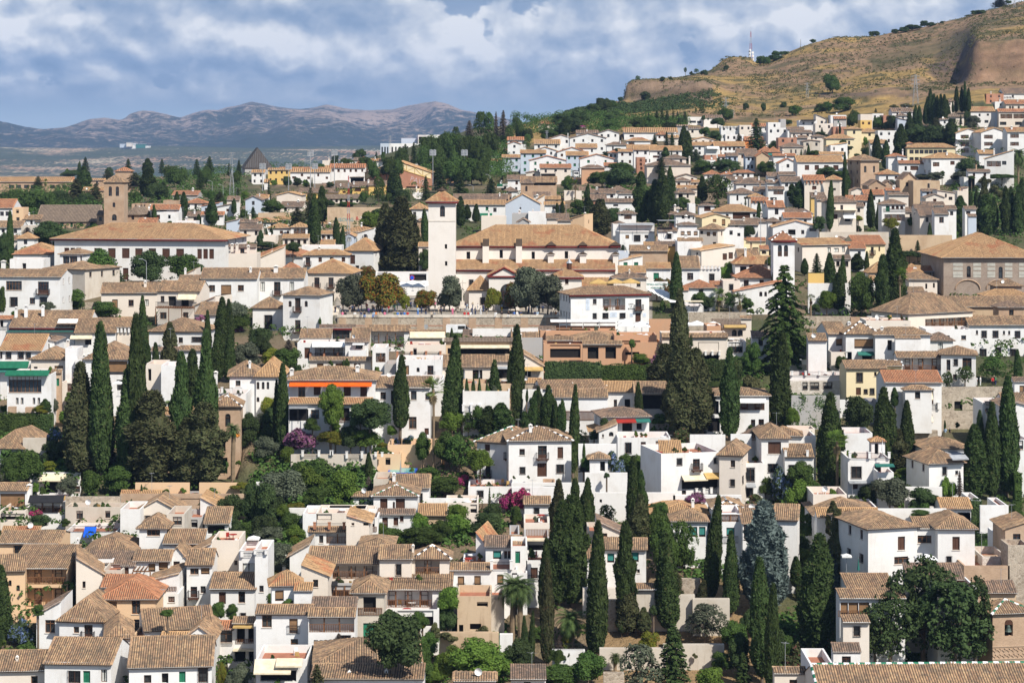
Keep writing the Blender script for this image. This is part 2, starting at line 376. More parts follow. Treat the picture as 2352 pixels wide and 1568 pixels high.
def tiles(name,stops,lichen=0.4,lcol=(0.10,0.085,0.065),patch=None):
 def f(t,b):
  uv=t.new('ShaderNodeUVMap');uv.uv_map='UVMap'
  fl=t.new('ShaderNodeVectorMath');fl.operation='FLOOR';t.link(uv.outputs[0],fl.inputs[0])
  oi=t.new('ShaderNodeObjectInfo').outputs['Random']
  ad=t.new('ShaderNodeVectorMath');ad.operation='ADD';t.link(fl.outputs[0],ad.inputs[0])
  co=t.new('ShaderNodeCombineXYZ');t.link(t.math('MULTIPLY',oi,777.0),co.inputs[0]);t.link(t.math('MULTIPLY',oi,333.0),co.inputs[1])
  t.link(co.outputs[0],ad.inputs[1])
  wn=t.new('ShaderNodeTexWhiteNoise');wn.noise_dimensions='2D';t.link(ad.outputs[0],wn.inputs['Vector'])
  col=t.ramp(wn.outputs[0],stops)
  wc=t.new('ShaderNodeTexWhiteNoise');wc.noise_dimensions='1D';sx=t.new('ShaderNodeSeparateXYZ');t.link(ad.outputs[0],sx.inputs[0]);t.link(sx.outputs[0],wc.inputs['W'])
  col=t.mix(0.45,col,t.mix(wc.outputs[0],stops[1][1],stops[-2][1]))
  p=wpos(t);n=t.noise(p,0.45,5,0.7);n2=t.noise(p,2.2,4,0.65)
  col=t.mix(t.mapr(t.math('ADD',n,t.math('MULTIPLY',t.math('SUBTRACT',n2,0.5),0.8)),0.42,0.66,0,lichen*1.35),col,lcol)
  if patch:
   n3=t.noise(p,0.22,4,0.6,0.3);col=t.mix(t.mapr(n3,0.56,0.66,0,0.7),col,patch)
  col=t.mix(t.math('MULTIPLY',oi,0.5),col,t.mix(0.35,col,(0.16,0.11,0.08)))
  # channels darkened for dirt and painted-in shade; course overlaps darkened as well
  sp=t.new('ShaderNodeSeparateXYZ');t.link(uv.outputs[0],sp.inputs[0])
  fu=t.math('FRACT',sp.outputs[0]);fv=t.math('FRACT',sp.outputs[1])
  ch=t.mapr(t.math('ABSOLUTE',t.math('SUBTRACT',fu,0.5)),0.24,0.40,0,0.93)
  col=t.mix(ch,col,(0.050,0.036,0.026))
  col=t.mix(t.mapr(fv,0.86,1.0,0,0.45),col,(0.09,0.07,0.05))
  t.link(col,b.inputs['Base Color'])
 return mat(name,f)
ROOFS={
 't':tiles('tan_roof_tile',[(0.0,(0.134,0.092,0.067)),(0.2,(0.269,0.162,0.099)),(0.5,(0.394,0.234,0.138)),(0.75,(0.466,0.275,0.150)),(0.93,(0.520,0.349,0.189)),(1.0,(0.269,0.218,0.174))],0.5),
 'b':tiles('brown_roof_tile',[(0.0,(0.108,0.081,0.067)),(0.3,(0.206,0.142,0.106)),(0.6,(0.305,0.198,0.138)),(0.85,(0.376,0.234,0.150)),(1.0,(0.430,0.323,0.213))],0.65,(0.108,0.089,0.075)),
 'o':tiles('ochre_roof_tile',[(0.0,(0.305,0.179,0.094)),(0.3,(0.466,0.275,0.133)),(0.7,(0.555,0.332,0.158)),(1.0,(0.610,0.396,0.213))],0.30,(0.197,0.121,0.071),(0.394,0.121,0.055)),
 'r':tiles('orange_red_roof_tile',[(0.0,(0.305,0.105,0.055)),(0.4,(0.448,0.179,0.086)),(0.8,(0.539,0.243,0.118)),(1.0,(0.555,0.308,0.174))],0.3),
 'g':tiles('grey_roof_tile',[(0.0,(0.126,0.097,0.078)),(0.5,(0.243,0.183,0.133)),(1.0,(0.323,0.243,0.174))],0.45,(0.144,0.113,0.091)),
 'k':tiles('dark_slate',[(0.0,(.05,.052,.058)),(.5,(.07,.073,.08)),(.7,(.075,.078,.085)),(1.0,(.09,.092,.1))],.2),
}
MO=plaster('white_mortar',(0.74,0.71,0.66),0.25)
M_DMORTAR=plaster('grey_mortar',(0.36,0.30,0.24),0.4)
M_WOOD=plain('dark_wood',(0.085,0.038,0.022),0.65)
M_MIDWOOD=plain('brown_wood',(0.20,0.095,0.045),0.6)
MR=plain('dark_red_cornice',(0.16,0.025,0.02),0.7)
M_BLIND=plain('woven_blind',(0.26,0.15,0.075),0.8)
M_GREEN=plain('green_paint',(0.02,0.16,0.085),0.5)
M_TEAL=plain('teal_blind',(0.04,0.22,0.19),0.6)
M_IRON=plain('black_iron',(0.03,0.03,0.032),0.5)
MG=plain('galvanised_metal',(0.42,0.43,0.44),0.45,0.3)
M_DARK=plain('dark_interior',(0.018,0.016,0.015),0.9)  # near-black colour stands for the shade inside voids; black doors share it
M_TERR=plain('terracotta_floor',(0.36,0.15,0.09),0.8)
M_BRICKP=plain('brick_pillar',(0.40,0.18,0.10),0.8)
MW=plain('white_canvas',(0.80,0.79,0.76),0.8)
M_CURT=plain('pale_curtain',(0.60,0.60,0.55),0.8)
M_TRUNK=plain('bark',(0.16,0.12,0.085),0.95)
M_PTRUNK=plain('palm_bark',(0.22,0.16,0.10),0.95)
M_BLACKSH=plain('black_shade_net',(0.02,0.02,0.022),0.8)
M_REDP=plain('red_paint',(0.40,0.03,0.03),0.6)
M_BLUEP=plain('blue_paint',(0.02,0.09,0.60),0.6)
M_BRONZE=plain('bronze',(0.10,0.13,0.11),0.5,0.5)
MC=plain('cream_stone',(0.62,0.55,0.46),0.85)
CLOTH={'o':plain('orange_awning',(0.85,0.12,0.01),0.8),'c':plain('cream_awning',(0.70,0.60,0.43),0.8),'w':MW,
         'g':plain('green_awning',(0.015,0.13,0.07),0.7),'y':plain('ochre_awning',(0.50,0.33,0.12),0.8),'r':plain('red_awning',(0.33,0.03,0.02),0.7),
         'b':plain('blue_tarp',(0.01,0.10,0.62),0.5),'a':plain('grey_awning',(0.34,0.35,0.36),0.8),'n':M_BLACKSH,'t':plain('teal_awning',(0.03,0.15,0.12),0.8)}
def _glass(t,b):
 b.inputs['Base Color'].default_value=(0.02,0.025,0.03,1);b.inputs['Roughness'].default_value=0.08
 b.inputs['Specular IOR Level'].default_value=0.6
 n=t.noise(wpos(t),0.8,2);col=t.mix(t.mapr(n,0.35,0.7),(0.010,0.011,0.013),(0.06,0.065,0.065));t.link(col,b.inputs['Base Color'])
M_GLASS=mat('window_glass',_glass)

def leafmat(name,c1,c2,c3=None,f3=0.0,rough=0.75):
 def f(t,b):
  p=wpos(t);oi=t.new('ShaderNodeObjectInfo').outputs['Random']
  wn=t.noise(p,1.1,4,0.65);wn2=t.noise(p,7.0,2,0.6)
  k=t.mapr(t.math('ADD',t.math('MULTIPLY',wn,0.6),t.math('MULTIPLY',wn2,0.4)),0.36,0.64)
  col=t.mix(k,c1,c2)
  if c3 is not None:
   wn3=t.noise(p,1.9,4,0.7,0.2);k3=t.mapr(wn3,0.62-0.26*f3,0.70-0.26*f3)
   k4=t.math('MULTIPLY',k3,t.mapr(t.noise(p,13.0,1),0.35,0.5))
   col=t.mix(k4,col,c3)
  hs=t.new('ShaderNodeHueSaturation');t.link(col,hs.inputs['Color'])
  t.link(t.math('ADD',0.485,t.math('MULTIPLY',oi,0.03)),hs.inputs['Hue'])
  t.link(t.math('ADD',0.72,t.math('MULTIPLY',oi,0.56)),hs.inputs['Value'])
  t.link(hs.outputs[0],b.inputs['Base Color']);b.inputs['Roughness'].default_value=rough
  b.inputs['Specular IOR Level'].default_value=0.15
  tr=t.new('ShaderNodeBsdfTranslucent');t.link(hs.outputs[0],tr.inputs[0])
  mx=t.new('ShaderNodeMixShader');mx.inputs[0].default_value=0.22
  out=[n for n in t.n if n.type=='OUTPUT_MATERIAL'][0]
  t.link(b.outputs[0],mx.inputs[1]);t.link(tr.outputs[0],mx.inputs[2]);t.link(mx.outputs[0],out.inputs[0])
 return mat(name,f)
LEAF={
 'cy':leafmat('cypress_foliage',(0.026,0.046,0.015),(0.076,0.115,0.030),(0.12,0.10,0.045),0.1),
 'cd':leafmat('old_cypress_foliage',(0.040,0.048,0.020),(0.112,0.118,0.048),(0.13,0.095,0.05),0.2),
 'pi':leafmat('pine_foliage',(0.030,0.055,0.015),(0.085,0.13,0.028)),
 'br':leafmat('broad_leaf',(0.030,0.058,0.014),(0.092,0.145,0.030)),
 'bl':leafmat('light_green_leaf',(0.050,0.095,0.015),(0.15,0.22,0.035)),
 'dk':leafmat('dark_broad_leaf',(0.024,0.042,0.015),(0.075,0.108,0.034)),
 'ol':leafmat('olive_leaf',(0.052,0.062,0.038),(0.135,0.15,0.095)),
 'au':leafmat('autumn_leaf',(0.060,0.080,0.012),(0.14,0.15,0.022),(0.26,0.055,0.014),0.52),
 'yg':leafmat('yellowing_leaf',(0.085,0.10,0.015),(0.22,0.23,0.028),(0.30,0.12,0.02),0.15),
 'sp':leafmat('blue_spruce_needle',(0.070,0.095,0.085),(0.19,0.24,0.22)),
 'pf':leafmat('fan_palm_leaf',(0.045,0.080,0.015),(0.16,0.22,0.035)),
 'pd':leafmat('date_palm_leaf',(0.035,0.060,0.018),(0.11,0.15,0.045)),
 'bg':leafmat('bougainvillea',(0.045,0.07,0.02),(0.11,0.14,0.04),(0.42,0.02,0.17),0.9),
 'bv':leafmat('violet_blossom_shrub',(0.06,0.075,0.03),(0.13,0.14,0.06),(0.34,0.11,0.25),0.9),
 'bu':leafmat('blue_flowering_shrub',(0.03,0.055,0.02),(0.09,0.13,0.045),(0.22,0.28,0.55),0.45),
 'ro':leafmat('oleander',(0.04,0.06,0.02),(0.11,0.13,0.05),(0.45,0.08,0.12),0.2),
 'sc':leafmat('scrub',(0.060,0.065,0.026),(0.15,0.145,0.060)),
 'dd':leafmat('dead_brown_conifer',(0.07,0.055,0.045),(0.16,0.13,0.10)),
 'dp':leafmat('dry_palm_frond',(0.14,0.10,0.055),(0.28,0.21,0.12)),
}

# ground and mountains
def ground_mat():
 def f(t,b):
  a=t.new('ShaderNodeVertexColor');a.layer_name='tint'
  p=wpos(t);n=t.noise(p,0.12,6,0.7);n2=t.noise(p,1.4,4,0.65)
  col=t.mix(t.mapr(n,0.35,0.7,0,0.45),a.outputs[0],t.mix(0.5,a.outputs[0],(0.09,0.065,0.035),'MULTIPLY'))
  col=t.mix(t.mapr(n2,0.3,0.7,0.0,0.5),col,t.mix(1.0,col,(0.55,0.55,0.5),'MULTIPLY'))
  # olive groves far out: rows of dark round crowns on pale soil, only where alpha-like green channel marks grove
  sp=t.new('ShaderNodeSeparateXYZ');t.link(p,sp.inputs[0])
  farm=t.mapr(sp.outputs[1],2300,3000)
  n5=t.noise(p,0.0016,3,0.6,0.5)
  mp=t.new('ShaderNodeMapping');mp.inputs['Scale'].default_value=(1/15.0,1/75.0,0);mp.inputs['Rotation'].default_value=(0,0,0.06);t.link(p,mp.inputs[0])
  vo=t.new('ShaderNodeTexVoronoi');vo.inputs['Scale'].default_value=1.0;vo.inputs['Randomness'].default_value=0.42;t.link(mp.outputs[0],vo.inputs['Vector'])
  dens=t.mapr(n5,0.34,0.58,0.30,0.82)
  crown=t.math('LESS_THAN',vo.outputs['Distance'],dens)
  n6=t.noise(p,0.0042,4,0.6,0.6)
  soil=t.mix(t.mapr(n6,0.42,0.62),(0.38,0.32,0.22),(0.37,0.22,0.14))
  soil=t.mix(t.mapr(n5,0.45,0.6),soil,(0.16,0.16,0.09))
  oliv=t.mix(t.mapr(t.noise(p,0.02,2),0.3,0.7),(0.022,0.034,0.016),(0.050,0.065,0.032))
  grove=t.mix(t.math('MULTIPLY',crown,0.92),soil,oliv)
  col=t.mix(farm,col,grove)
  t.link(col,b.inputs['Base Color']);bump(t,b,t.math('ADD',n2,t.math('MULTIPLY',t.noise(p,0.35,5,0.7),2.5)),0.5,0.8)
 return mat('ground',f)

def build_ground():
 px=np.concatenate([np.arange(-390,1180,12.0),np.arange(1180,2420,4.0),np.arange(2420,2900,16.0)])
 D=np.concatenate([np.arange(150,440,5.0),[437.5,439.5,440.5,441.5],np.arange(445,900,6.0),np.arange(900,1460,3.0),1460*np.power(9600/1460.,np.linspace(0,1,90))])
 D=np.unique(D)
 PX,DD=np.meshgrid(px,D)
 row=rowat(PX,DD)
 k=np.exp(-np.linspace(-2,2,17)**2);k/=k.sum();sm=np.stack([np.convolve(np.pad(q,8,'edge'),k,'valid')for q in row]);wgt=np.clip((PX-1500)/60,0,1)*np.clip((DD-960)/40,0,1)*(DD<1500)*(1-0.8*np.clip(1-np.abs(PX-1722)/22,0,1));row=row*(1-wgt)+sm*wgt
 # smooth the wedges between lines of sight a little, except at the built edge of the lookout
 X=(PX-CX)/F*DD;Z=-(row-YH)/F*DD;Y=DD.copy()
 hill=np.clip((DD-900)/60,0,1)*np.clip((1600-DD)/100,0,1)*np.clip((PX-1150)/120,0,1)
 rg=fbm(X/55,Y/55,Z/55,5);rf=fbm(X/9,Y/9,Z/9,4)
 ridge=1-np.abs(fbm(X/26,Y/60,Z/60,4))
 Z=Z+hill*(rg*1.6+rf*0.55)
 Y=Y+hill*(rf*3.6+(ridge-0.8)*9+fbm(X/3.5,Y/3.5,Z/3.5,3)*1.6)
 near=np.clip((900-DD)/50,0,1);Z=Z-near*0.15+near*np.abs(rf)*0.2
 farf=np.clip((DD-1500)/300,0,1)
 Z=Z+farf*(fbm(X/420,Y/700,None,4)*9+fbm(X/1500,Y/1800,None,3)*14)*np.clip((DD-2500)/3500,0,1)
 nr,nc=PX.shape
 gold=NA([0.40,0.265,0.095]);tan=NA([0.32,0.205,0.12]);shrub=NA([0.11,0.10,0.045]);soil=NA([0.24,0.175,0.11])
 green=NA([0.10,0.105,0.045]);cliff=NA([0.27,0.185,0.125]);scar=NA([0.115,0.085,0.070]);smooth_tan=NA([0.36,0.22,0.135])
 n1=fbm(X/40,Y/40,Z/18,5);n2=fbm(X/12+5,Y/12,Z/5,4)
 def mixc(c,m,k):return c*(1-k[...,None])+m*k[...,None]
 col=np.zeros(PX.shape+(3,))+soil
 col=mixc(col,green,np.clip(n1*3+0.5,0,1))
 plaza=((PX>770)&(PX<1500)&(DD>440)&(DD<502)).astype(float);col=mixc(col,NA([0.42,0.37,0.31]),plaza)
 col=mixc(col,NA([0.34,0.225,0.115])*(1+.3*n1[...,None]),np.clip((PX-1360)/15,0,1)*np.clip((1775-PX)/15,0,1)*(DD<284)*0.95)
 hc=np.zeros_like(col)+tan
 hc=mixc(hc,gold,np.clip(n1*4+0.35+(row-190)/110,0,1));hc=mixc(hc,shrub,np.clip(n2*3.5-0.35,0,0.85));hc=hc*(1+0.35*vnoise(X/2.2,Y/2.2,Z/1.2))[...,None]
 col=mixc(col,hc,np.clip((hill-0.02)*5,0,1))
 def box(x0,x1,y0,y1,s=6):
  return np.clip((PX-x0)/s,0,1)*np.clip((x1-PX)/s,0,1)*np.clip((row-y0)/s,0,1)*np.clip((y1-row)/s,0,1)*(DD>900)*(DD<1350)
 strat=0.85+0.3*vnoise(X*0+3,Y*0+1,Z/1.6)
 col=mixc(col,cliff[None,None]*strat[...,None],box(1430,1640,184,238))
 lx=2230-(row-90)*0.16;fx=2128+np.clip(150-row,0,200)*0.75
 sc=np.clip((PX-fx+n2*26)/16,0,1)*np.clip((lx+12-PX+n2*5)/6,0,1)*np.clip((row-66)/8,0,1)*np.clip((196-row)/6,0,1)*(DD>950)*(DD<1300)
 col=mixc(col,scar*(1+0.5*n2[...,None]),sc*np.clip(0.8+n2,0,1))
 Y+=sc*(np.abs(rf)*-9+3)
 col=mixc(col,smooth_tan*strat[...,None],box(2236,2900,94,192,8)*np.clip(0.9-n2*0.6,0,1))
 col=mixc(col,shrub*1.0,np.clip((40-np.abs(row-(130-(PX-2080)*0.25)))/40,0,1)*(PX>2000)*(DD>1150)*(DD<1360)*0.75)
 col=mixc(col,NA([0.10,0.105,0.045]),box(1300,1680,205,262,40)*np.clip(0.4+n2*2,0,0.8))
 for(x0,x1,y0,y1)in((1880,2100,212,226),(1790,1960,158,166)):
  col=mixc(col,cliff*0.8,box(x0,x1,y0,y1,3))
 i=np.arange(nr-1)[:,None]*nc+np.arange(nc-1)[None];i=i.ravel()
 Fq=np.stack([i,i+1,i+nc+1,i+nc],1)
 me=np_mesh('ground',np.stack([X,Y,Z],-1).reshape(-1,3),Fq,[ground_mat()],col=col.reshape(-1,3),smooth=True)
 o=put('ground',me);tag(o,kind='structure');

def build_mountains():
 S=[(-500,300),(-200,262),(0,277),(30,284),(60,293),(100,296),(150,292),(205,273),(240,270),(275,275),(285,272),(300,260),(325,254),(350,256),(385,264),(415,270),(440,262),(475,254),
         (500,254),(520,246),(550,240),(576,233),(605,238),(640,247),(690,252),(720,249),(750,242),(790,249),(850,253),(900,252),(940,242),(975,236),(1000,233),(1030,240),(1060,252),
         (1090,258),(1150,270),(1215,284),(1260,296),(1350,310),(1600,325),(2900,335)]
 sx,sy=zip(*S)
 def f(t,b):
  p=wpos(t);n=t.noise(p,0.022,6,0.8,0.2);n2=t.noise(p,0.0011,5,0.65,0.3)
  sp=t.new('ShaderNodeSeparateXYZ');t.link(p,sp.inputs[0])
  low=t.mapr(sp.outputs[2],20,240,0.10,-0.05)
  k=t.mapr(t.math('ADD',t.math('ADD',t.math('MULTIPLY',n,0.75),t.math('MULTIPLY',n2,0.50)),low),0.585,0.665)
  col=t.mix(k,(0.27,0.20,0.16),(0.014,0.024,0.018));t.link(col,b.inputs['Base Color'])
 m=mat('mountain_rock_and_scrub',f)
 def sheet(name,prof,D0,D1,relief,seed,base=352,back=1500):
  px=np.arange(-500,2900,6.0);D=np.concatenate([np.linspace(D0,D1,70),[D1+200,D1+600,D1+back]])
  PX,DD=np.meshgrid(px,D);crest=prof(PX)
  t=np.clip((DD-D0)/(D1-D0),0,1);X=(PX-CX)/F*DD
  hz=(YH-crest)/F*D1;h0=(YH-base)/F*D0
  spur=1-np.abs(fbm(X/900+seed,DD/1500,None,5))*1.9
  prof_=np.power(t,0.8)
  Z=h0+(hz-h0)*prof_+(spur-0.62)*relief*np.sin(np.pi*np.clip(t,0,1))+fbm(X/150,DD/150,None,4)*9*np.clip(t*3,0,1)
  # never rise above the crest line seen from the town
  lim=hz/D1*DD-2.0;Z=np.where(DD<D1,np.minimum(Z,lim),Z)
  Z=np.where(DD>D1,hz-(DD-D1)*0.25,Z)
  nr,nc=PX.shape;i=(np.arange(nr-1)[:,None]*nc+np.arange(nc-1)[None]).ravel()
  Fq=np.stack([i,i+1,i+nc+1,i+nc],1)
  o=put(name,np_mesh(name,np.stack([X,DD,Z],-1).reshape(-1,3),Fq,[m],smooth=True));tag(o,kind='structure')
 sheet('mountain_range',lambda x:np.interp(x,sx,sy),9300,12500,150,0)
 S2=[(-500,292),(-100,290),(0,301),(60,300),(110,303),(160,297),(205,282),(240,283),(290,290),(330,285),(370,278),(410,290),(460,300),(520,292),(570,282),(620,290),(670,262),(700,259),(740,258),(780,266),(820,285),
          (860,292),(920,280),(980,292),(1050,278),(1110,272),(1180,290),(1300,318),(2900,336)]
 a,b_=zip(*S2)
 sheet('foothill',lambda x:np.interp(x,a,b_),9000,10800,70,7.7,350,700)
# roofs
def slope(pa,O,u,v,n,L,vm,period,course,rows,amp,seed,eave=True):
 O,u,v,n=(NA(a,float)for a in(O,u,v,n))
 nc=max(2,int(round(L/period)));per=L/nc
 ph=NA([0.0,0.25,0.5,0.75]);hh=NA([0.0,0.72,1.0,0.72])*amp
 U=(np.arange(nc)[:,None]+ph[None]).ravel()*per;Hh=np.tile(hh,nc)
 U=np.append(U,L);Hh=np.append(Hh,0.0)
 VM=np.maximum(vm(U),0.0);top=VM.max()
 if top<0.05:return
 r=np.random.RandomState(seed&0xffff)
 V=np.linspace(0,top,rows+1)
 A,B=np.meshgrid(U,V);Bc=np.minimum(B,VM[None]);Hn=np.broadcast_to(Hh[None],A.shape)
 jit=r.randn(*A.shape)*0.018*(amp/0.09)+r.randn(rows+1,1)*0.012
 jit[:,:]+=np.repeat(r.randn(rows+1,nc+1)*0.02,4,1)[:,:A.shape[1]]*(amp/0.09)
 Hn=Hn+np.where(B>0,jit,jit*0.3)
 Hn=Hn+vnoise(A*.35+seed,Bc*.5)*.06+vnoise(A*1.3+seed,Bc*1.1)*.02
 P=O+A[...,None]*u+Bc[...,None]*v+Hn[...,None]*n
 m=A.shape[1]
 idx=(np.arange(rows)[:,None]*m+np.arange(m-1)[None])
 keep=(V[:-1,None]<np.maximum(VM[None,:-1],VM[None,1:])-1e-6);idx=idx[keep]
 Fq=np.stack([idx,idx+1,idx+m+1,idx+m],1)
 uv=np.stack([(A/per),Bc/course+0.0],-1).reshape(-1,2);uv[:,0]+=0.0
 pa.append((P.reshape(-1,3),Fq,uv,np.zeros(len(Fq),int)))
 if eave:
  base=O+U[:,None]*u-0.03*n-v*0.02;e0=P[0]
  Pq=np.concatenate([base,e0-v*0.015]);k=np.arange(m-1)
  Fe=np.stack([k,k+1,k+1+m,k+m],1)
  pa.append((Pq,Fe,np.zeros((len(Pq),2)),np.full(len(Fe),1)))
def parts_mesh(name,pa,mats):
 Vs,Fs,Us,Ms,n=[],[],[],[],0
 for P,Fq,uv,mi in pa:
  Vs.append(P);Fs.append(Fq+n);Us.append(uv);Ms.append(mi);n+=len(P)
 return np_mesh(name,np.concatenate(Vs),np.concatenate(Fs),mats,np.concatenate(Ms),np.concatenate(Us))
def boxparts(pa,x0,y0,z0,x1,y1,z1,m):
 p=NA([(x0,y0,z0),(x1,y0,z0),(x1,y1,z0),(x0,y1,z0),(x0,y0,z1),(x1,y0,z1),(x1,y1,z1),(x0,y1,z1)],float)
 f=NA([(0,3,2,1),(4,5,6,7),(0,1,5,4),(1,2,6,5),(2,3,7,6),(3,0,4,7)])
 pa.append((p,f,np.zeros((8,2)),np.full(6,m)))
def ridge_line(pa,a,b,r,m=0,seg=0.42):
 a,b=NA(a,float),NA(b,float);L=np.linalg.norm(b-a)
 if L<0.3:return
 d=(b-a)/L;s=np.cross(d,[0,0,1.0]);s/=max(np.linalg.norm(s),1e-6);up=np.cross(s,d)
 k=max(1,min(40,int(L/seg)));t=np.linspace(0,L,k+1)
 ang=NA([-1.35,-0.6,0.0,0.6,1.35])
 for i in range(k):
  r0,r1=r*1.12,r*0.92
  P=[]
  for tt,rr in((t[i],r0),(t[i+1],r1)):
   for q in ang:P.append(a+d*tt+(s*sin(q)+up*(cos(q)-0.55))*rr)
  P=NA(P);f=NA([(j,j+1,j+6,j+5)for j in range(4)])
  uv=np.tile([[i*7+3.5,50.5]],(10,1));pa.append((P,f,uv,np.full(4,m)))
_rm={}
def dashes(rt,a,b,r,dark):
 a,b=Vector(a),Vector(b);L=(b-a).length
 if L<0.5:return
 k=max(2,int(L/0.55));d=(b-a)/L
 key=dark
 if key not in _rm:
  res=[]
  for m in(MW,dark):
   mb=MB();n=5
   for i in range(n):
    q0,q1=-1.4+2.8*i/n,-1.4+2.8*(i+1)/n
    mb.quad((0,sin(q0),cos(q0)-0.5),(0,sin(q1),cos(q1)-0.5),(1,sin(q1)*.9,cos(q1)*.9-0.5),(1,sin(q0)*.9,cos(q0)*.9-0.5))
   res.append(mb.mesh('ridge_tile',[m]))
  _rm[key]=res
 e=(b-a).to_track_quat('X','Z').to_euler()
 for i in range(min(k,90)):
  o=put('ridge_tile',_rm[key][i%2],rt,a+d*(L*i/k));o.rotation_euler=e;o.scale=(L/k*1.02,r*1.25,r*1.25)
def add_roof(rt,ox,oy,w,dep,H,typ,p,ov,key,D,seed,dash=None,cornice=None,name='roof',lean=0.0):
 sc=F/D
 if sc>8.4:period,course,amp,rows=0.27,0.36,0.075,(5 if D<360 else 4)
 elif sc>5.8:period,course,amp,rows=0.42,0.5,0.10,2
 else:period,course,amp,rows=0.8,0.9,0.14,1
 if D<300:rows=7
 pa=[]
 c=1.0/sqrt(1+p*p);sn=p*c;k=sqrt(1+p*p)
 W,DD=w+2*ov,dep+2*ov;ze=H-p*ov
 X0,Y0=ox-ov,oy-ov;rl=[]
 if typ in('H','P'):
  run=min(W,DD)/2
  slope(pa,(X0,Y0,ze),(1,0,0),(0,c,sn),(0,-sn,c),W,lambda u:np.minimum(np.minimum(u,W-u),run)*k,period,course,rows,amp,seed)
  slope(pa,(X0,Y0+DD,ze),(0,-1,0),(c,0,sn),(-sn,0,c),DD,lambda u:np.minimum(np.minimum(u,DD-u),run)*k,period,course,rows,amp,seed+1)
  slope(pa,(X0+W,Y0,ze),(0,1,0),(-c,0,sn),(sn,0,c),DD,lambda u:np.minimum(np.minimum(u,DD-u),run)*k,period,course,rows,amp,seed+2)
  slope(pa,(X0+W,Y0+DD,ze),(-1,0,0),(0,-c,sn),(0,sn,c),W,lambda u:np.minimum(np.minimum(u,W-u),run)*k,period*2,course,1,amp,seed+3)
  zt=ze+p*run
  if W>=DD:a,b=(X0+run,Y0+run,zt),(X0+W-run,Y0+run,zt)
  else:a,b=(X0+run,Y0+run,zt),(X0+run,Y0+DD-run,zt)
  rl=[((X0,Y0,ze),a),((X0+W,Y0,ze),b if W>=DD else a),(a,b),((X0,Y0+DD,ze),a if W>=DD else b),((X0+W,Y0+DD,ze),b)]
 elif typ=='G':
  run=DD/2;zt=ze+p*run;g=0.12;W2=w+2*g;X2=ox-g
  slope(pa,(X2,Y0,ze),(1,0,0),(0,c,sn),(0,-sn,c),W2,lambda u:u*0+run*k,period,course,rows,amp,seed)
  slope(pa,(X2+W2,Y0+DD,ze),(-1,0,0),(0,-c,sn),(0,sn,c),W2,lambda u:u*0+run*k,period*2,course,1,amp,seed+3)
  rl=[((X2,Y0+run,zt),(X2+W2,Y0+run,zt)),((X2,Y0,ze),(X2,Y0+run,zt)),((X2+W2,Y0,ze),(X2+W2,Y0+run,zt))]
 elif typ=='F':
  run=W/2;zt=ze+p*run;g=0.15;Y2=oy-g;D2=dep+2*g
  slope(pa,(X0,Y2+D2,ze),(0,-1,0),(c,0,sn),(-sn,0,c),D2,lambda u:u*0+run*k,period,course,rows,amp,seed)
  slope(pa,(X0+W,Y2,ze),(0,1,0),(-c,0,sn),(sn,0,c),D2,lambda u:u*0+run*k,period,course,rows,amp,seed+1)
  rl=[((ox+w/2,Y2,zt),(ox+w/2,Y2+D2,zt)),((X0,Y2,ze),(ox+w/2,Y2,zt)),((X0+W,Y2,ze),(ox+w/2,Y2,zt))]
  for sx_,xa in((1,X0),(-1,X0+W)):
   a0=NA([(xa,Y2,ze-0.06),(ox+w/2,Y2,zt-0.06),(ox+w/2,Y2,zt+0.10),(xa,Y2,ze+0.10)],float)
   pa.append((a0,NA([(0,1,2,3)]),np.zeros((4,2)),NA([1])))
 elif typ=='S':
  LL=(dep+ov)*k
  slope(pa,(ox-0.1,Y0,ze),(1,0,0),(0,c,sn),(0,-sn,c),w+0.2,lambda u:u*0+LL,period,course,rows,amp,seed)
  rl=[((ox-0.1,oy+dep,H+p*dep),(ox+w+0.1,oy+dep,H+p*dep))]
 elif typ in('L','K'):
  g=0.12
  if typ=='L':slope(pa,(X0,oy+dep+g,ze),(0,-1,0),(c,0,sn),(-sn,0,c),dep+2*g,lambda u:u*0+(w+ov)*k,period,course,rows,amp,seed);xa,xb=X0,ox+w
  else:slope(pa,(X0+W,oy-g,ze),(0,1,0),(-c,0,sn),(sn,0,c),dep+2*g,lambda u:u*0+(w+ov)*k,period,course,rows,amp,seed);xa,xb=X0+W,ox
  zt=H+p*w
  rl=[((xa,oy-g,ze),(xb,oy-g,zt))]
  a0=NA([(xa,oy-g,ze-0.06),(xb,oy-g,zt-0.06),(xb,oy-g,zt+0.1),(xa,oy-g,ze+0.1)],float)
  pa.append((a0,NA([(0,1,2,3)]),np.zeros((4,2)),NA([1])))
 if sc>5.2:
  for a,b in rl:
   if not dash:ridge_line(pa,a,b,0.13 if sc>8 else 0.2,0,0.42 if sc>11 else 0.9)
 # eaves board closing the overhang from below
 if typ in('H','P','G','S')and ov>0.05:
  z1=ze-0.035;ct=.42 if cornice else .10;x0_,x1_=(X0,X0+W)if typ in 'HP' else(ox-0.1,ox+w+0.1)
  boxparts(pa,x0_+0.03,Y0+0.04,z1-ct,x1_-0.03,oy-0.003,z1,2)
  if typ in 'HP':
   boxparts(pa,X0+0.03,oy-0.003,z1-0.10,ox-0.003,Y0+DD-0.03,z1,2)
   boxparts(pa,ox+w+0.003,oy-0.003,z1-0.10,X0+W-0.03,Y0+DD-0.03,z1,2)
 mort=MO if(seed%3 or key=='b')and key!='g' else M_DMORTAR
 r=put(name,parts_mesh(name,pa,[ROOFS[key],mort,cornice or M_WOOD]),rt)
 if dash and rl:
  for a,b in rl[:3]:dashes(rt,a,b,0.17,dash)
 return r

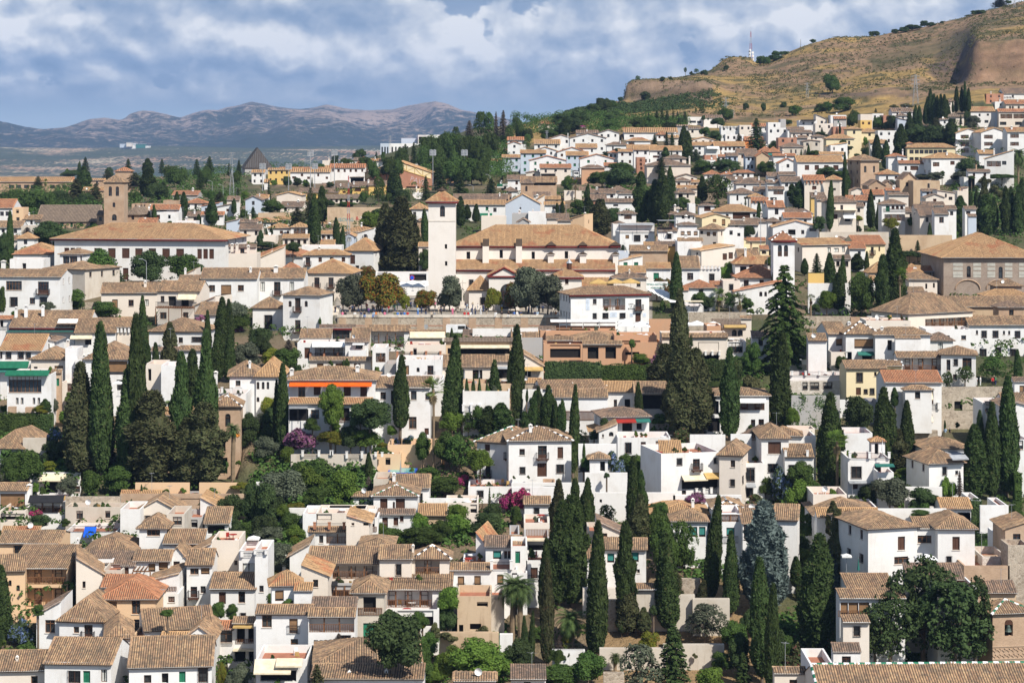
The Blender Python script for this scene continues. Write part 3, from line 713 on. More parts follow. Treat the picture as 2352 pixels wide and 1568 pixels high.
# openings
_wc={}
def cached(key,f):
 if key not in _wc:_wc[key]=f()
 return _wc[key]
def frame_mesh(kind,w,h):
 mb=MB();fr=M_WOOD;t=0.07
 def bar(x0,z0,x1,z1,y0=-0.05,y1=0.03,m=0):mb.box(x0,y0,z0,x1,y1,z1,m)
 mats=[M_WOOD,M_BLIND,M_GREEN,M_TEAL,MW,M_CURT,M_IRON,M_MIDWOOD,M_DARK]
 f={'g':2,'q':4}.get(kind,7 if kind=='m' else 0)
 bar(-w/2,0,-w/2+t,h,m=f);bar(w/2-t,0,w/2,h,m=f);bar(-w/2+t,h-t,w/2-t,h,m=f);bar(-w/2+t,0,w/2-t,t,m=f)
 if kind in('w','i','v','m','d','q'):
  n=max(1,int(round(w/0.65)))
  for i in range(1,n):x=-w/2+w*i/n;bar(x-0.035,t,x+0.035,h-t,m=f)
  if kind in('w','d','v','m')and h>0.9:bar(-w/2+t,h*0.68,w/2-t,h*0.68+0.05,m=f)
  if kind=='d':bar(-w/2+t,t,w/2-t,h*0.3,m=f)
 if kind in('s','b','g','e'):
  m={'s':0,'b':1,'g':2,'e':3}[kind];zb=h*(0.0 if kind in 'sg' else 0.22);n=max(4,min(14,int((h-zb)/0.14)))
  for i in range(n):
   z=zb+(h-zb-t)*i/n;dz=(h-zb-t)/n
   mb.quad((-w/2+t,-0.045,z),(w/2-t,-0.045,z),(w/2-t,-0.01,z+dz*0.96),(-w/2+t,-0.01,z+dz*0.96),m)
   mb.quad((-w/2+t,-0.01,z+dz*0.96),(w/2-t,-0.01,z+dz*0.96),(w/2-t,-0.045,z+dz),(-w/2+t,-0.045,z+dz),m)
  if kind in 'sg':bar(-0.03,t,0.03,h-t,-0.06,-0.05,m=m)
 if kind=='p':
  n=max(2,int(w/0.28))
  for i in range(n):
   x0=-w/2+t+(w-2*t)*i/n;x1=-w/2+t+(w-2*t)*(i+1)/n
   mb.box(x0+0.01,-0.03-0.01*(i%2),t,x1-0.01,0.02,h-t,0)
 if kind=='i':
  n=max(3,int(w/0.16))
  for i in range(n+1):
   x=-w/2-0.04+(w+0.08)*i/n;mb.box(x-0.014,-0.34,-0.05,x+0.014,-0.31,h+0.05,6)
  for z in(0.0,h*0.5,h):mb.box(-w/2-0.05,-0.345,z-0.015,w/2+0.05,-0.305,z+0.015,6)
 if kind=='u':
  mb.quad((-w/2+t,0.02,t),(-0.05,0.02,t),(-0.1,0.02,h-t),(-w/2+t,0.02,h-t),5)
  mb.quad((0.05,0.02,t),(w/2-t,0.02,t),(w/2-t,0.02,h-t),(0.1,0.02,h-t),5)
 return mb.mesh('window',mats)
def pane_mesh(w,h,deep=0.05,m=None):
 mb=MB();mb.quad((-w/2+0.03,deep,0.03),(w/2-0.03,deep,0.03),(w/2-0.03,deep,h-0.03),(-w/2+0.03,deep,h-0.03));return mb.mesh('pane',[m or M_GLASS])
def far_mesh(kind,w,h):
 mb=MB();m={'s':1,'b':1,'g':2,'e':3,'p':1,'m':1}.get(kind,0)
 mb.quad((-w/2,0.02,0),(w/2,0.02,0),(w/2,0.02,h),(-w/2,0.02,h),m)
 mb.box(-0.04,-0.02,0,0.04,0.015,h,4);mb.box(-w/2,-0.02,h-0.08,w/2,0.015,h,4)
 return mb.mesh('window',[M_GLASS,M_WOOD,M_GREEN,M_TEAL,M_WOOD])
def spandrel_mesh(w,h,wallmat):
 mb=MB();r=w/2;n=8
 for s in(-1,1):
  pr=(s*r,h-r)
  for i in range(n//2+1):
   a=pi/2*(i+1)/(n//2+1);q=(s*r*cos(a),h-r+r*sin(a))
   P=[(s*r,-0.2,pr[1]),(pr[0],-0.2,pr[1]),(q[0],-0.2,q[1]),(s*r,-0.2,q[1])]
   mb.poly(P if s<0 else P[::-1]);mb.quad((pr[0],-0.2,pr[1]),(q[0],-0.2,q[1]),(q[0],0.0,q[1]),(pr[0],0.0,pr[1]));pr=q
  mb.poly([(s*r,-0.2,h),(s*r,-0.2,pr[1]),(pr[0],-0.2,pr[1])])
 return mb.mesh('arch_head',[wallmat])
def railing_mesh(L,h=0.95,wood=False,brick=False,mat_=None):
 mb=MB();n=max(2,int(L/(0.16 if not wood else 0.2)));b=0.012 if not wood else 0.03
 for i in range(n+1):
  x=L*i/n;mb.box(x-b,-b,0,x+b,b,h,0)
 mb.box(-0.02,-0.03,h,L+0.02,0.03,h+0.05,0);mb.box(0,-0.02,0.05,L,0.02,0.09,0)
 return mb.mesh('railing',[mat_ or(M_MIDWOOD if wood else M_IRON)])
def balcony(rt,x,y,z,w,rz=0):
 k=round(w,1)
 def slab():
  mb=MB();mb.box(-k/2,-0.75,-0.12,k/2,-0.003,0,0)
  for s in(-1,1):mb.box(s*k*0.35-0.04,-0.5,-0.35,s*k*0.35+0.04,-0.003,-0.122,0)
  return mb.mesh('balcony',[M_WOOD])
 def rail():
  mb=MB();
  for(a,b_)in(((-k/2,-0.72),(k/2,-0.72)),((-k/2,-0.72),(-k/2,0)),((k/2,-0.72),(k/2,0))):
   L=math.dist(a,b_);n=max(2,int(L/0.14))
   for i in range(n+1):
    px_,py_=a[0]+(b_[0]-a[0])*i/n,a[1]+(b_[1]-a[1])*i/n;mb.box(px_-.012,py_-.012,0,px_+.012,py_+.012,0.95)
   mb.box(min(a[0],b_[0])-.02,min(a[1],b_[1])-.02,0.95,max(a[0],b_[0])+.02,max(a[1],b_[1])+.02,1.0)
  return mb.mesh('railing',[M_IRON])
 o=put('balcony',cached(('bal',k),slab),rt,(x,y,z),rz);put('railing',cached(('balr',k),rail),o)
def opening(rt,kind,x,z,w,h,D,wallmat,face='F',W=0,dep=0):
 rec=0.22
 if face=='F':loc,rz=(x+w/2,rec,z),0
 elif face=='L':loc,rz=(rec,x+w/2,z),-pi/2
 else:loc,rz=(W-rec,x+w/2,z),pi/2
 kw,kh=max(0.3,round(w,1)),max(0.3,round(h,1));S=(w/kw,1,h/kh);sc=F/D
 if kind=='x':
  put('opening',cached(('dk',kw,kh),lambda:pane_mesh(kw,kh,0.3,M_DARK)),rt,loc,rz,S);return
 if kind=='l':return
 name='door' if kind in('p',)or(kind=='d' and h>1.9)else 'window'
 if sc<8.6:
  o=put(name,cached(('far',kind,kw,kh),lambda:far_mesh(kind,kw,kh)),rt,loc,rz,S)
 else:
  kk='w' if kind=='v' else kind
  o=put(name,cached(('fr',kk,kw,kh),lambda:frame_mesh(kk,kw,kh)),rt,loc,rz,S)
  if kind!='p':put('pane',cached(('pn',kw,kh),lambda:pane_mesh(kw,kh)),o)
  if kind in('w','i','s','m')and sc>10:put('sill',cached(('sill',kw),lambda:(lambda mb:(mb.box(-kw/2-.06,-0.30,-0.07,kw/2+.06,-0.226,-0.003),mb.mesh('sill',[MC]))[1])(MB())),o)
 if kind=='v':put('arch_head',cached(('sp',kw,kh,wallmat.name),lambda:spandrel_mesh(kw,kh,wallmat)),rt,loc,rz,S)
 if kind=='d' and sc>7:
  if face=='F':balcony(rt,x+w/2,0,z,w+0.5)
def facade(mb,fn,w,z0,z1,ops,m=0,inner=1):
 ops=[o for o in ops if o[2]>o[0]+0.05 and o[3]>o[1]+0.05]
 xs=sorted({0.0,w,*[o[0]for o in ops],*[o[2]for o in ops]});zs=sorted({z0,z1,*[o[1]for o in ops],*[o[3]for o in ops]})
 for i in range(len(xs)-1):
  for j in range(len(zs)-1):
   cx_,cz=(xs[i]+xs[i+1])/2,(zs[j]+zs[j+1])/2
   if any(o[0]<cx_<o[2]and o[1]<cz<o[3]for o in ops):continue
   mb.quad(fn(xs[i],0,zs[j]),fn(xs[i+1],0,zs[j]),fn(xs[i+1],0,zs[j+1]),fn(xs[i],0,zs[j+1]),m)
 for a,b,c,d,dp,back in ops:
  mb.quad(fn(a,0,b),fn(a,dp,b),fn(a,dp,d),fn(a,0,d),m);mb.quad(fn(c,0,b),fn(c,0,d),fn(c,dp,d),fn(c,dp,b),m)
  mb.quad(fn(a,0,b),fn(c,0,b),fn(c,dp,b),fn(a,dp,b),m);mb.quad(fn(a,0,d),fn(a,dp,d),fn(c,dp,d),fn(c,0,d),m)
  if back:mb.quad(fn(a,dp,b),fn(c,dp,b),fn(c,dp,d),fn(a,dp,d),m)

TERR=[];THINGS=[]
def reg(o,px,py,cat,desc,label=None,group=None):
 THINGS.append([o,px,py,cat,desc,label]);o['category']=cat
 if group:o['group']=group
WN={'W':'white','C':'cream','P':'peach','Y':'pale yellow','y':'yellow','O':'terracotta','G':'grey','U':'bluish white','D':'weathered','X':'orange','B':'tan brick','R':'red brick','S':'stone','s':'pale stone','E':'earth-coloured','b':'brown brick'}
RN={'k':'slate','t':'tan','b':'brown','o':'ochre','r':'orange-red','g':'grey'}
TN={'H':'hipped','G':'gabled','F':'front-gabled','P':'pyramid','S':'lean-to','L':'sloping','K':'sloping','T':'flat'}
_seed=[100]
def stock(k,i):
 def f():
  mb=MB()
  if k=='c':
   c=(.22,.28,.2,.34)[i];h=(1.5,1.3,1.8,1.2)[i];mb.box(-c,-c,0,c,c,h,0);mb.box(-c*1.25,-c*1.25,h,c*1.25,c*1.25,h+.1,0);mb.box(-c*.7,-c*.7,h+.1,c*.7,c*.7,h+.35,1);mb.cone((0,0),c*1.5,h+.35,h+.7,4,2)
   return mb.mesh('chimney',[WALLS['WCBW'[i]],M_DARK,MO if i!=2 else ROOFS['t']])
  if k=='a':
   h=(2.6,3.4,2.0)[i];mb.tube((0,0,-1),(0,0,h),.03,.02,4);[mb.tube((-.5+.08*j,0,h-.1-j*.02),(.5-.08*j,0,h-.1-j*.02),.012,.012,3)for j in range(3)];mb.tube((0,-.6,h-.1),(0,.6,h-.1),.014,.014,3)
   return mb.mesh('antenna',[MG])
  mb.tube((0,0,-.6),(0,0,.3),.03,.03,4)
  P=[(0,0.12)]+[(.2,.08),(.42,-.06)]
  for q in range(10):
   A,B=2*pi*q/10,2*pi*(q+1)/10
   for(r0,y0),(r1,y1)in zip(P,P[1:]):mb.quad((r0*cos(A),y0-.1,.6+r0*sin(A)),(r0*cos(B),y0-.1,.6+r0*sin(B)),(r1*cos(B),y1-.1,.6+r1*sin(B)),(r1*cos(A),y1-.1,.6+r1*sin(A)))
  return mb.mesh('satellite_dish',[MW])
 return cached(('stock',k,i),f)
class Fr:
 def __init__(s,x0,x1,yb,D,rot):
  s.D,s.r=D,R(rot);s.u=(cos(s.r),sin(s.r))
  ax=x0 if rot>=0 else x1;A=pt(ax,yb,D);s.z=A.z
  s.O=(A.x,A.y);s.w=abs(s.t(x1 if rot>=0 else x0))
  if rot<0:s.O=(A.x-s.u[0]*s.w,A.y-s.u[1]*s.w)
  s.De=D
 def t(s,px,dy=0.0):
  ox,oy=s.O[0]-s.u[1]*dy,s.O[1]+s.u[0]*dy;k=(px-CX)/F
  return(k*oy-ox)/(s.u[0]-k*s.u[1])
 def Y(s,x,dy=0.0):return s.O[1]+x*s.u[1]+dy*s.u[0]
 def zz(s,py,x=0.0,dy=0.0):return-(py-YH)/F*s.Y(x,dy)-s.z

def block(rt,fr,w_px,yr,ye,typ,wall,roofk,opts,items,x_off=0.0,dy=0.0,zlow=-5.0):
 D=fr.D+dy;_seed[0]+=7;seed=_seed[0];plain_=not items
 wm=WALLS[wall];x0,x1=w_px;a=fr.t(x0,dy);b=fr.t(x1,dy);w=b-a
 ov=float(opts.get('ov',0.42 if typ in 'HPGSFLK' and w>2.5 else 0.25))
 if typ=='T':ov=0
 xa=a if fr.r>=0 else b
 e=-(ye-YH)/F*(fr.Y(xa,dy)-ov)-fr.z
 t_,s_=(ye-YH)/F,(yr-YH)/F
 p=float(opts.get('p',0.40));dep=opts.get('d')
 Dn=fr.Y(xa,dy)
 if typ in 'HG':
  if dep is None:
   run=(t_-s_)*Dn/(p+s_);dep=max(3.5,min(24,2*run))
   if typ=='H' and dep>w*1.15:
    dep=w*1.05
   if run*2>dep+.5 or run*2<3.5:
    rr=dep/2;p=max(0.22,min(0.8,(t_*Dn-s_*(Dn+rr))/rr))
  else:
   dep=float(dep);rr=min(dep,w if typ=='H' else dep)/2;p=max(0.2,min(1.1,(t_*Dn-s_*(Dn+rr))/rr))
 elif typ=='P':
  dep=float(dep)if dep else w;rr=min(w,dep)/2+ov;p=max(0.22,min(1.4,(t_*Dn-s_*(Dn+rr))/rr))
 elif typ in 'F':
  dep=float(dep or 9);p=max(0.15,min(1.2,(t_-s_)*Dn/(w/2+ov)))
 elif typ in 'LK':
  dep=float(dep or 7);p=max(0.12,min(1.2,(t_-s_)*Dn/(w+ov)))
 elif typ=='S':
  run=float(dep)if dep else max(1.0,min(12,(t_-s_)*Dn/(p+s_)))
  if dep:p=max(0.15,min(1.0,(t_*Dn-s_*(Dn+run))/run))
  dep=run
 else:dep=float(dep or 7)
 H=e+p*ov if typ!='T' else e
 ops={'F':[],'L':[],'R':[]};todo=[]
 top=H-0.12
 for it in items:
  k,v=it[0],it[1:]
  if k in 'wsgebipdmquvxl':
   X0,Y0,ww,hh=v;xl,xr=fr.t(X0,dy),fr.t(X0+ww,dy);zt,zb=fr.zz(Y0,xl,dy),fr.zz(Y0+hh,xl,dy)
   xl,xr,zt=max(xl,a+0.08),min(xr,b-0.08),min(zt,top)
   if xr-xl<0.25 or zt-zb<0.25:continue
   xl-=a;xr-=a
   if any(xl<o[2]+.04 and xr>o[0]-.04 and zb<o[3]+.04 and zt>o[1]-.04 for o in ops['F']):continue
   dp=0.26 if k not in 'l' else 1.6
   if k=='x':dp=0.6
   if k in 'i':dp=0.26
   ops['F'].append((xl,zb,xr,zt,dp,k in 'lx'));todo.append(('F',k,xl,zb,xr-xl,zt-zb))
 def auto(face,L,nx,nz,kinds,z0=0.6,side=False):
  fl=max(1,nz);fh=(H-0.2)/fl if opts.get('fh')is None else float(opts['fh'])
  for j in range(fl):
   for i in range(nx):
    kk=kinds[(i*3+j*5+seed)%len(kinds)]
    ww={'d':0.95,'p':1.0}.get(kk,0.85);hh={'d':1.95,'p':2.0}.get(kk,1.15)
    ww*=RU(0.85,1.15);hh*=RU(0.9,1.1)
    xc=L*(i+0.5)/nx+RU(-0.15,0.15);zt=H-0.55-j*fh if fl>1 else H-min(0.7,H*0.2)
    zb=zt-min(hh,fh*0.72);
    if zb<-0.2 and j>0:continue
    if xc-ww/2<0.15 or xc+ww/2>L-0.15 or zt-zb<0.3:continue
    if any(xc-ww/2<o[2]+.1 and xc+ww/2>o[0]-.1 and zb<o[3]+.1 and zt>o[1]-.1 for o in ops[face]):continue
    ops[face].append((xc-ww/2,zb,xc+ww/2,zt,0.26,False));todo.append((face,kk,xc-ww/2,zb,ww,zt-zb))
 plain_=plain_ and 'a' not in opts
 for key,face,L in(('a','F',w),('L','L',dep),('R','R',dep)):
  if key in opts:
   q=opts[key].split('x');auto(face,L,int(q[0]),int(q[1][0]),q[1][1:]or 'wsi')
  elif key=='a' and not items and typ!='T' and wall not in 'ESsG' and w>2.2 and H>1.8 and RR()<.85:auto('F',w,max(1,int(w/RU(2.4,3.6))),max(1,int(round(H/2.9))),rnd.choice(['wsi','wb','iw','sd','wuw','bw','wwg']))
  elif key=='a' and not items and typ=='T' and 'wall' not in opts.get('n','')and w>3 and H>2.4 and RR()<.7:auto('F',w,max(1,int(w/3.3)),max(1,int(round(H/2.9))),'wxi')
  elif key=='L' and fr.r>R(7)and dep>4 and RR()<0.8:auto('L',dep,max(1,int(dep/3.6)),max(1,int(H/2.9)),'wsi')
  elif key=='R' and(fr.r<R(-7)or False)and dep>4 and RR()<0.8:auto('R',dep,max(1,int(dep/3.6)),max(1,int(H/2.9)),'wsi')
 mb=MB()
 facade(mb,lambda x,y,z:(x,y,z),w,zlow,H,ops['F'])
 facade(mb,lambda x,y,z:(y,x,z),dep,zlow,H,ops['L']);facade(mb,lambda x,y,z:(w-y,x,z),dep,zlow,H,ops['R'])
 mb.quad((w,dep,zlow),(0,dep,zlow),(0,dep,H),(w,dep,H))
 zr=H+p*dep/2
 if typ=='G':
  mb.tri((0,dep,H),(0,0,H),(0,dep/2,zr));mb.tri((w,0,H),(w,dep,H),(w,dep/2,zr))
 if typ=='F':
  zr=H+p*w/2;mb.tri((0,0,H),(w,0,H),(w/2,0,zr));mb.tri((w,dep,H),(0,dep,H),(w/2,dep,zr))
 if typ=='S':
  zr=H+p*dep;mb.tri((0,dep,H),(0,0,H),(0,dep,zr));mb.tri((w,0,H),(w,dep,H),(w,dep,zr));mb.quad((w,dep,H),(0,dep,H),(0,dep,zr),(w,dep,zr))
 if typ in 'LK':
  zr=H+p*w;xq=w if typ=='L' else 0
  mb.tri((0,0,H),(w,0,H),(xq,0,zr));mb.tri((w,dep,H),(0,dep,H),(xq,dep,zr));mb.quad((xq,0,H),(xq,dep,H),(xq,dep,zr),(xq,0,zr))
 if typ=='T':
  hp=min(0.9,max(0.3,H*0.3));
  mb.quad((0.2,0.2,H-hp),(w-0.2,0.2,H-hp),(w-0.2,dep-0.2,H-hp),(0.2,dep-0.2,H-hp),1)
  for q in(((0.2,0.2),(w-0.2,0.2)),((w-0.2,0.2),(w-0.2,dep-0.2)),((w-0.2,dep-0.2),(0.2,dep-0.2)),((0.2,dep-0.2),(0.2,0.2))):
   mb.quad((*q[0],H-hp),(*q[0],H),(*q[1],H),(*q[1],H-hp))
  o4=[(0,0),(w,0),(w,dep),(0,dep)];i4=[(0.2,0.2),(w-0.2,0.2),(w-0.2,dep-0.2),(0.2,dep-0.2)]
  for i in range(4):j=(i+1)%4;mb.quad((*o4[i],H),(*o4[j],H),(*i4[j],H),(*i4[i],H))
 wo=put('wall',mb.mesh('wall',[wm,M_TERR]),rt,(a,dy,0))
 rf=None
 dash={'k':M_IRON,'g':M_GREEN}.get(opts.get('z'))if 'z' in opts else None
 if typ!='T':
  rf=add_roof(rt,a,dy,w,dep,H,typ,p,ov,roofk,D,seed,dash,MR if opts.get('cor')=='r' else None)
 for face,k,x,z,ww,hh in todo:
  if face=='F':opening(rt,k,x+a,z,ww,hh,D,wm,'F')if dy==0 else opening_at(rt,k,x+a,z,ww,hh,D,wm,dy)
  elif face=='L':opening_side(rt,k,x,z,ww,hh,D,wm,'L',a,dy,w)
  else:opening_side(rt,k,x,z,ww,hh,D,wm,'R',a,dy,w)
  if k=='l':
   n=max(2,int(round(ww/2.2))+1);mbp=MB()
   for i in range(1,n):mbp.box(x+a+ww*i/n-.08,dy+0.05,z,x+a+ww*i/n+.08,dy+0.21,z+hh)
   if n>1:put('post',mbp.mesh('post',[M_MIDWOOD]),rt)
   put('railing',cached(('rl',round(ww,1)),lambda:railing_mesh(round(ww,1),0.9,True)),rt,(x+a,dy+0.08,z))
   for i in range(n-1 if n>2 else 1):
    xd=x+a+ww*(i+0.5)/max(1,n-1)-.45
    put('door',cached(('gd',),lambda:frame_mesh('d',0.9,2.0)),rt,(xd+.45,dy+1.56,z),0,(1,1,min(1,hh*0.85/2.0)))
 if typ=='T' and D<450 and w>3.4 and dep>3 and dy==0 and 'n' not in opts:TERR.append((rt,w,dep,H-min(0.9,max(0.3,H*0.3)),x0,ye))
 if plain_ and not any(q in opts.get('n','')for q in('wall','ruin','church','fence','pillar','bank'))and dy==0 and w>3:
  if D>470 and RR()<.5:put('chimney',stock('c',rnd.randrange(4)),rf or rt,(a+w*RU(.2,.8),dep*.45,H-.2+(.3 if typ!='T' else-.6)),0,(1,1,RU(.8,1.3)))
  if RR()<.6:put('antenna',stock('a',rnd.randrange(3)),rt,(a+w*RU(.2,.8),dep*.5,H+.5),RU(0,3))
  if RR()<.22:put('satellite_dish',stock('d',0),rt,(a+w*RU(.15,.85),dep*.1+(0 if typ=='T' else .2),H+.1),RU(-.6,.6))
 for it in items:
  k,v=it[0],it[1:]
  if k=='c':
   X0,Y0,ww,hh=v;dd=dy+(min(dep,w)*0.28 if typ in 'HPG' else dep*0.35)
   xl,xr=fr.t(X0,dd),fr.t(X0+ww,dd);zt=fr.zz(Y0,xl,dd);zb=fr.zz(Y0+hh,xl,dd)-1.0;cw=max(0.35,xr-xl)
   m2=MB();c_=cw/2;m2.box(-c_*.8,-c_*.8,0,c_*.8,c_*.8,zt-zb-0.55,0);m2.box(-c_,-c_,zt-zb-0.55,c_,c_,zt-zb-0.47,0)
   for sx_ in(-1,1):
    for sy_ in(-1,1):m2.box(sx_*c_*.75-.05,sy_*c_*.75-.05,zt-zb-.47,sx_*c_*.75+.05,sy_*c_*.75+.05,zt-zb-.25,0)
   m2.box(-c_*.45,-c_*.45,zt-zb-.47,c_*.45,c_*.45,zt-zb-.25,1)
   q=[(-c_*1.1,-c_*1.1),(c_*1.1,-c_*1.1),(c_*1.1,c_*1.1),(-c_*1.1,c_*1.1)]
   for i in range(4):m2.tri((*q[i],zt-zb-.25),(*q[(i+1)%4],zt-zb-.25),(0,0,zt-zb),2)
   brick=opts.get('ch')=='b'
   put('chimney',m2.mesh('chimney',[WALLS['B']if brick else wm if wall in 'WCP' else WALLS['W'],M_DARK,ROOFS['t']if brick else MO]),rf or rt,((xl+xr)/2,dd,zb))
  elif k=='A':
   colr,X0,Y0,ww,hh=v;xl,xr=fr.t(X0,dy),fr.t(X0+ww,dy);zt=fr.zz(Y0,xl,dy);out=1.3;z2=fr.zz(Y0+hh,xl,dy-out)
   m2=MB();L=xr-xl;m2.quad((0,-0.02,zt),(0,-out,z2),(L,-out,z2),(L,-0.02,zt));m2.quad((0,-out,z2),(0,-out,z2-0.16),(L,-out,z2-0.16),(L,-out,z2))
   m2.tube((0.02,-0.02,zt-0.5),(0.02,-out,z2),.02,.02,4);m2.tube((L-.02,-0.02,zt-0.5),(L-.02,-out,z2),.02,.02,4)
   put('awning',m2.mesh('awning',[CLOTH[colr]]),rt,(xl,dy,0))
  elif k in 'rk':
   X0,Y0,ww,hh=v;xl,xr=fr.t(X0,dy),fr.t(X0+ww,dy);zb=fr.zz(Y0+hh,xl,dy);zt=fr.zz(Y0,xl,dy);L=max(0.5,round(xr-xl,1))
   put('railing',cached(('rr',k,L),lambda:railing_mesh(L,1.0,k=='k')),rt,(xl,dy-0.1,zb),0,(1,1,max(0.5,zt-zb)))
  elif k=='B':
   colr,X0,Y0,ww,hh,n=v;xl,xr=fr.t(X0,dy),fr.t(X0+ww,dy);zb=fr.zz(Y0+hh,xl,dy);zt=fr.zz(Y0,xl,dy)
   for i in range(n):
    xx=xl+(xr-xl)*i/(n-1)
    put('pillar',cached(('pil',colr),lambda:(lambda m2:(m2.box(-.18,-.18,0,.18,.18,1.0),m2.box(-.23,-.23,1.0,.23,.23,1.06),m2.mesh('pillar',[M_BRICKP if colr=='b' else WALLS['W']]))[2])(MB())),rt,(xx,dy-0.2,zb),0,(1,1,zt-zb))
   L=round(xr-xl,1);put('railing',cached(('rr','r',L),lambda:railing_mesh(L,1.0)),rt,(xl,dy-0.2,zb),0,(1,1,(zt-zb)*.85))
  elif k=='J':
   X0,Y0,ww,hh=v;out=2.5;xl,xr=fr.t(X0,dy-out),fr.t(X0+ww,dy-out);zt=fr.zz(Y0,xl,dy-out);zb=fr.zz(Y0+hh,xl,dy-out);m2=MB();L=xr-xl
   n=max(2,int(L/2.5)+1)
   for i in range(n):xx=L*i/(n-1);m2.box(xx-.07,-out-.07,zb-1,xx+.07,-out+.07,zt)
   m2.box(0,-out-.08,zt,L,-out+.08,zt+.16)
   for i in range(int(L/0.5)):m2.box(i*.5,-out-.2,zt+.17,i*.5+.09,0,zt+.3)
   put('pergola',m2.mesh('pergola',[M_MIDWOOD]),rt,(xl,dy,0))
  elif k=='V':
   colr,X0,Y0,ww,hh=v;xl,xr=fr.t(X0,dy-1.5),fr.t(X0+ww,dy-1.5);zt=fr.zz(Y0,xl,dy-1.5);m2=MB();m2.box(0,-1.5,zt,xr-xl,1.5,zt+.1);put('canopy',m2.mesh('canopy',[CLOTH[colr]]),rt,(xl,dy,0))
   m3=MB();[m3.box(q-.04,-1.45,zt-2.4,q+.04,-1.37,zt-0.003)for q in(.1,(xr-xl)/2,xr-xl-.1)];put('post',m3.mesh('post',[M_IRON]),rt,(xl,dy,0))
 return H,dep,w
def opening_at(rt,k,x,z,w,h,D,wm,dy):
 if k=='l':return
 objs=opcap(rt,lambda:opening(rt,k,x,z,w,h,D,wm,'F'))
 for o in objs:o.location.y+=dy
def opening_side(rt,k,x,z,w,h,D,wm,face,a,dy,W):
 k={'d':'w','l':'w'}.get(k,k)
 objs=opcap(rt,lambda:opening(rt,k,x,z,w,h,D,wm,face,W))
 for o in objs:o.location.x+=a;o.location.y+=dy
_cap=[None]
_put0=put
def put(name,mesh,parent=None,loc=(0,0,0),rz=0.0,sc=(1,1,1)):
 o=_put0(name,mesh,parent,loc,rz,sc)
 if _cap[0]is not None:_cap[0].append((o,parent))
 return o
def opcap(rt,f):
 _cap[0]=[];f();r=[o for o,p_ in _cap[0]if p_ is rt];_cap[0]=None;return r

def house(x0,x1,yr,ye,yb,typ,rot,wall,roofk,opts,items,label):
 ax=x0 if rot>=0 else x1
 D=float(opts['D'])if 'D' in opts else dist(ax,yb)
 fr=Fr(x0,x1,yb,D,rot)
 name=opts.get('n','house');rt=empty(name,(fr.O[0],fr.O[1],fr.z),fr.r)
 H,dep,w=block(rt,fr,(x0,x1),yr,ye,typ,wall,roofk,opts,items)
 nst=max(1,min(5,int(round(H/3.0))))
 nn=['one','two','three','four','five'][nst-1]
 rdesc=f'{TN[typ]} {RN[roofk]} tile roof' if typ!='T' else 'flat roof terrace'
 desc=f'{WN[wall]} {nn}-storey house, {rdesc}'
 if D>700:desc=f'{WN[wall]} house, {rdesc}'
 reg(rt,(x0+x1)/2,(ye+min(yb,ye+40))/2,{'garden_wall':'wall','retaining_wall':'wall','monastery':'large building','convent':'church hall'}.get(name,name.replace('_',' ')),desc,label)
 fr.rt=rt;return fr
# vegetation prototypes
def leaf_quads(P,N,size,r,asp=1.6,jn=0.55,fold=0.0,up=0.0):
 n=len(P);N=N+r.randn(n,3)*jn;N[:,2]+=up;N/=np.linalg.norm(N,axis=1,keepdims=True)+1e-9
 T=r.randn(n,3);T-=(T*N).sum(1,keepdims=True)*N;T/=np.linalg.norm(T,axis=1,keepdims=True)+1e-9
 B=np.cross(N,T);s=size*(0.6+0.8*r.rand(n,1))
 a=P-T*s*0.5;b=P+B*s*0.5/asp*1.2;c=P+T*s*0.5;d=P-B*s*0.5/asp*1.2
 V=np.stack([a,b,c,d],1).reshape(-1,3);Fq=np.arange(4*n).reshape(-1,4);return V,Fq
def spindle(h,rad,prof,seed,nu=22,nv=34,lump=0.12,k=0.86):
 th=np.linspace(0,2*np.pi,nu,endpoint=False);t=np.linspace(0,1,nv)
 T,A=np.meshgrid(t,th,indexing='ij');rr=prof(T)*rad*k*(1+lump*1.6*vnoise(np.cos(A)*1.7+seed,np.sin(A)*1.7,T*h*0.55))
 V=np.stack([np.cos(A)*rr,np.sin(A)*rr,T*h],-1).reshape(-1,3)
 i=(np.arange(nv-1)[:,None]*nu+np.arange(nu)[None]);j=(np.arange(nv-1)[:,None]*nu+(np.arange(nu)[None]+1)%nu)
 Fq=np.stack([i.ravel(),j.ravel(),(j+nu).ravel(),(i+nu).ravel()],1);return V,Fq
def join(*vf):
 Vs,Fs,n=[],[],0
 for V,Fq in vf:Vs.append(V);Fs.append(Fq+n);n+=len(V)
 return np.concatenate(Vs),np.concatenate(Fs)
PROTO={}
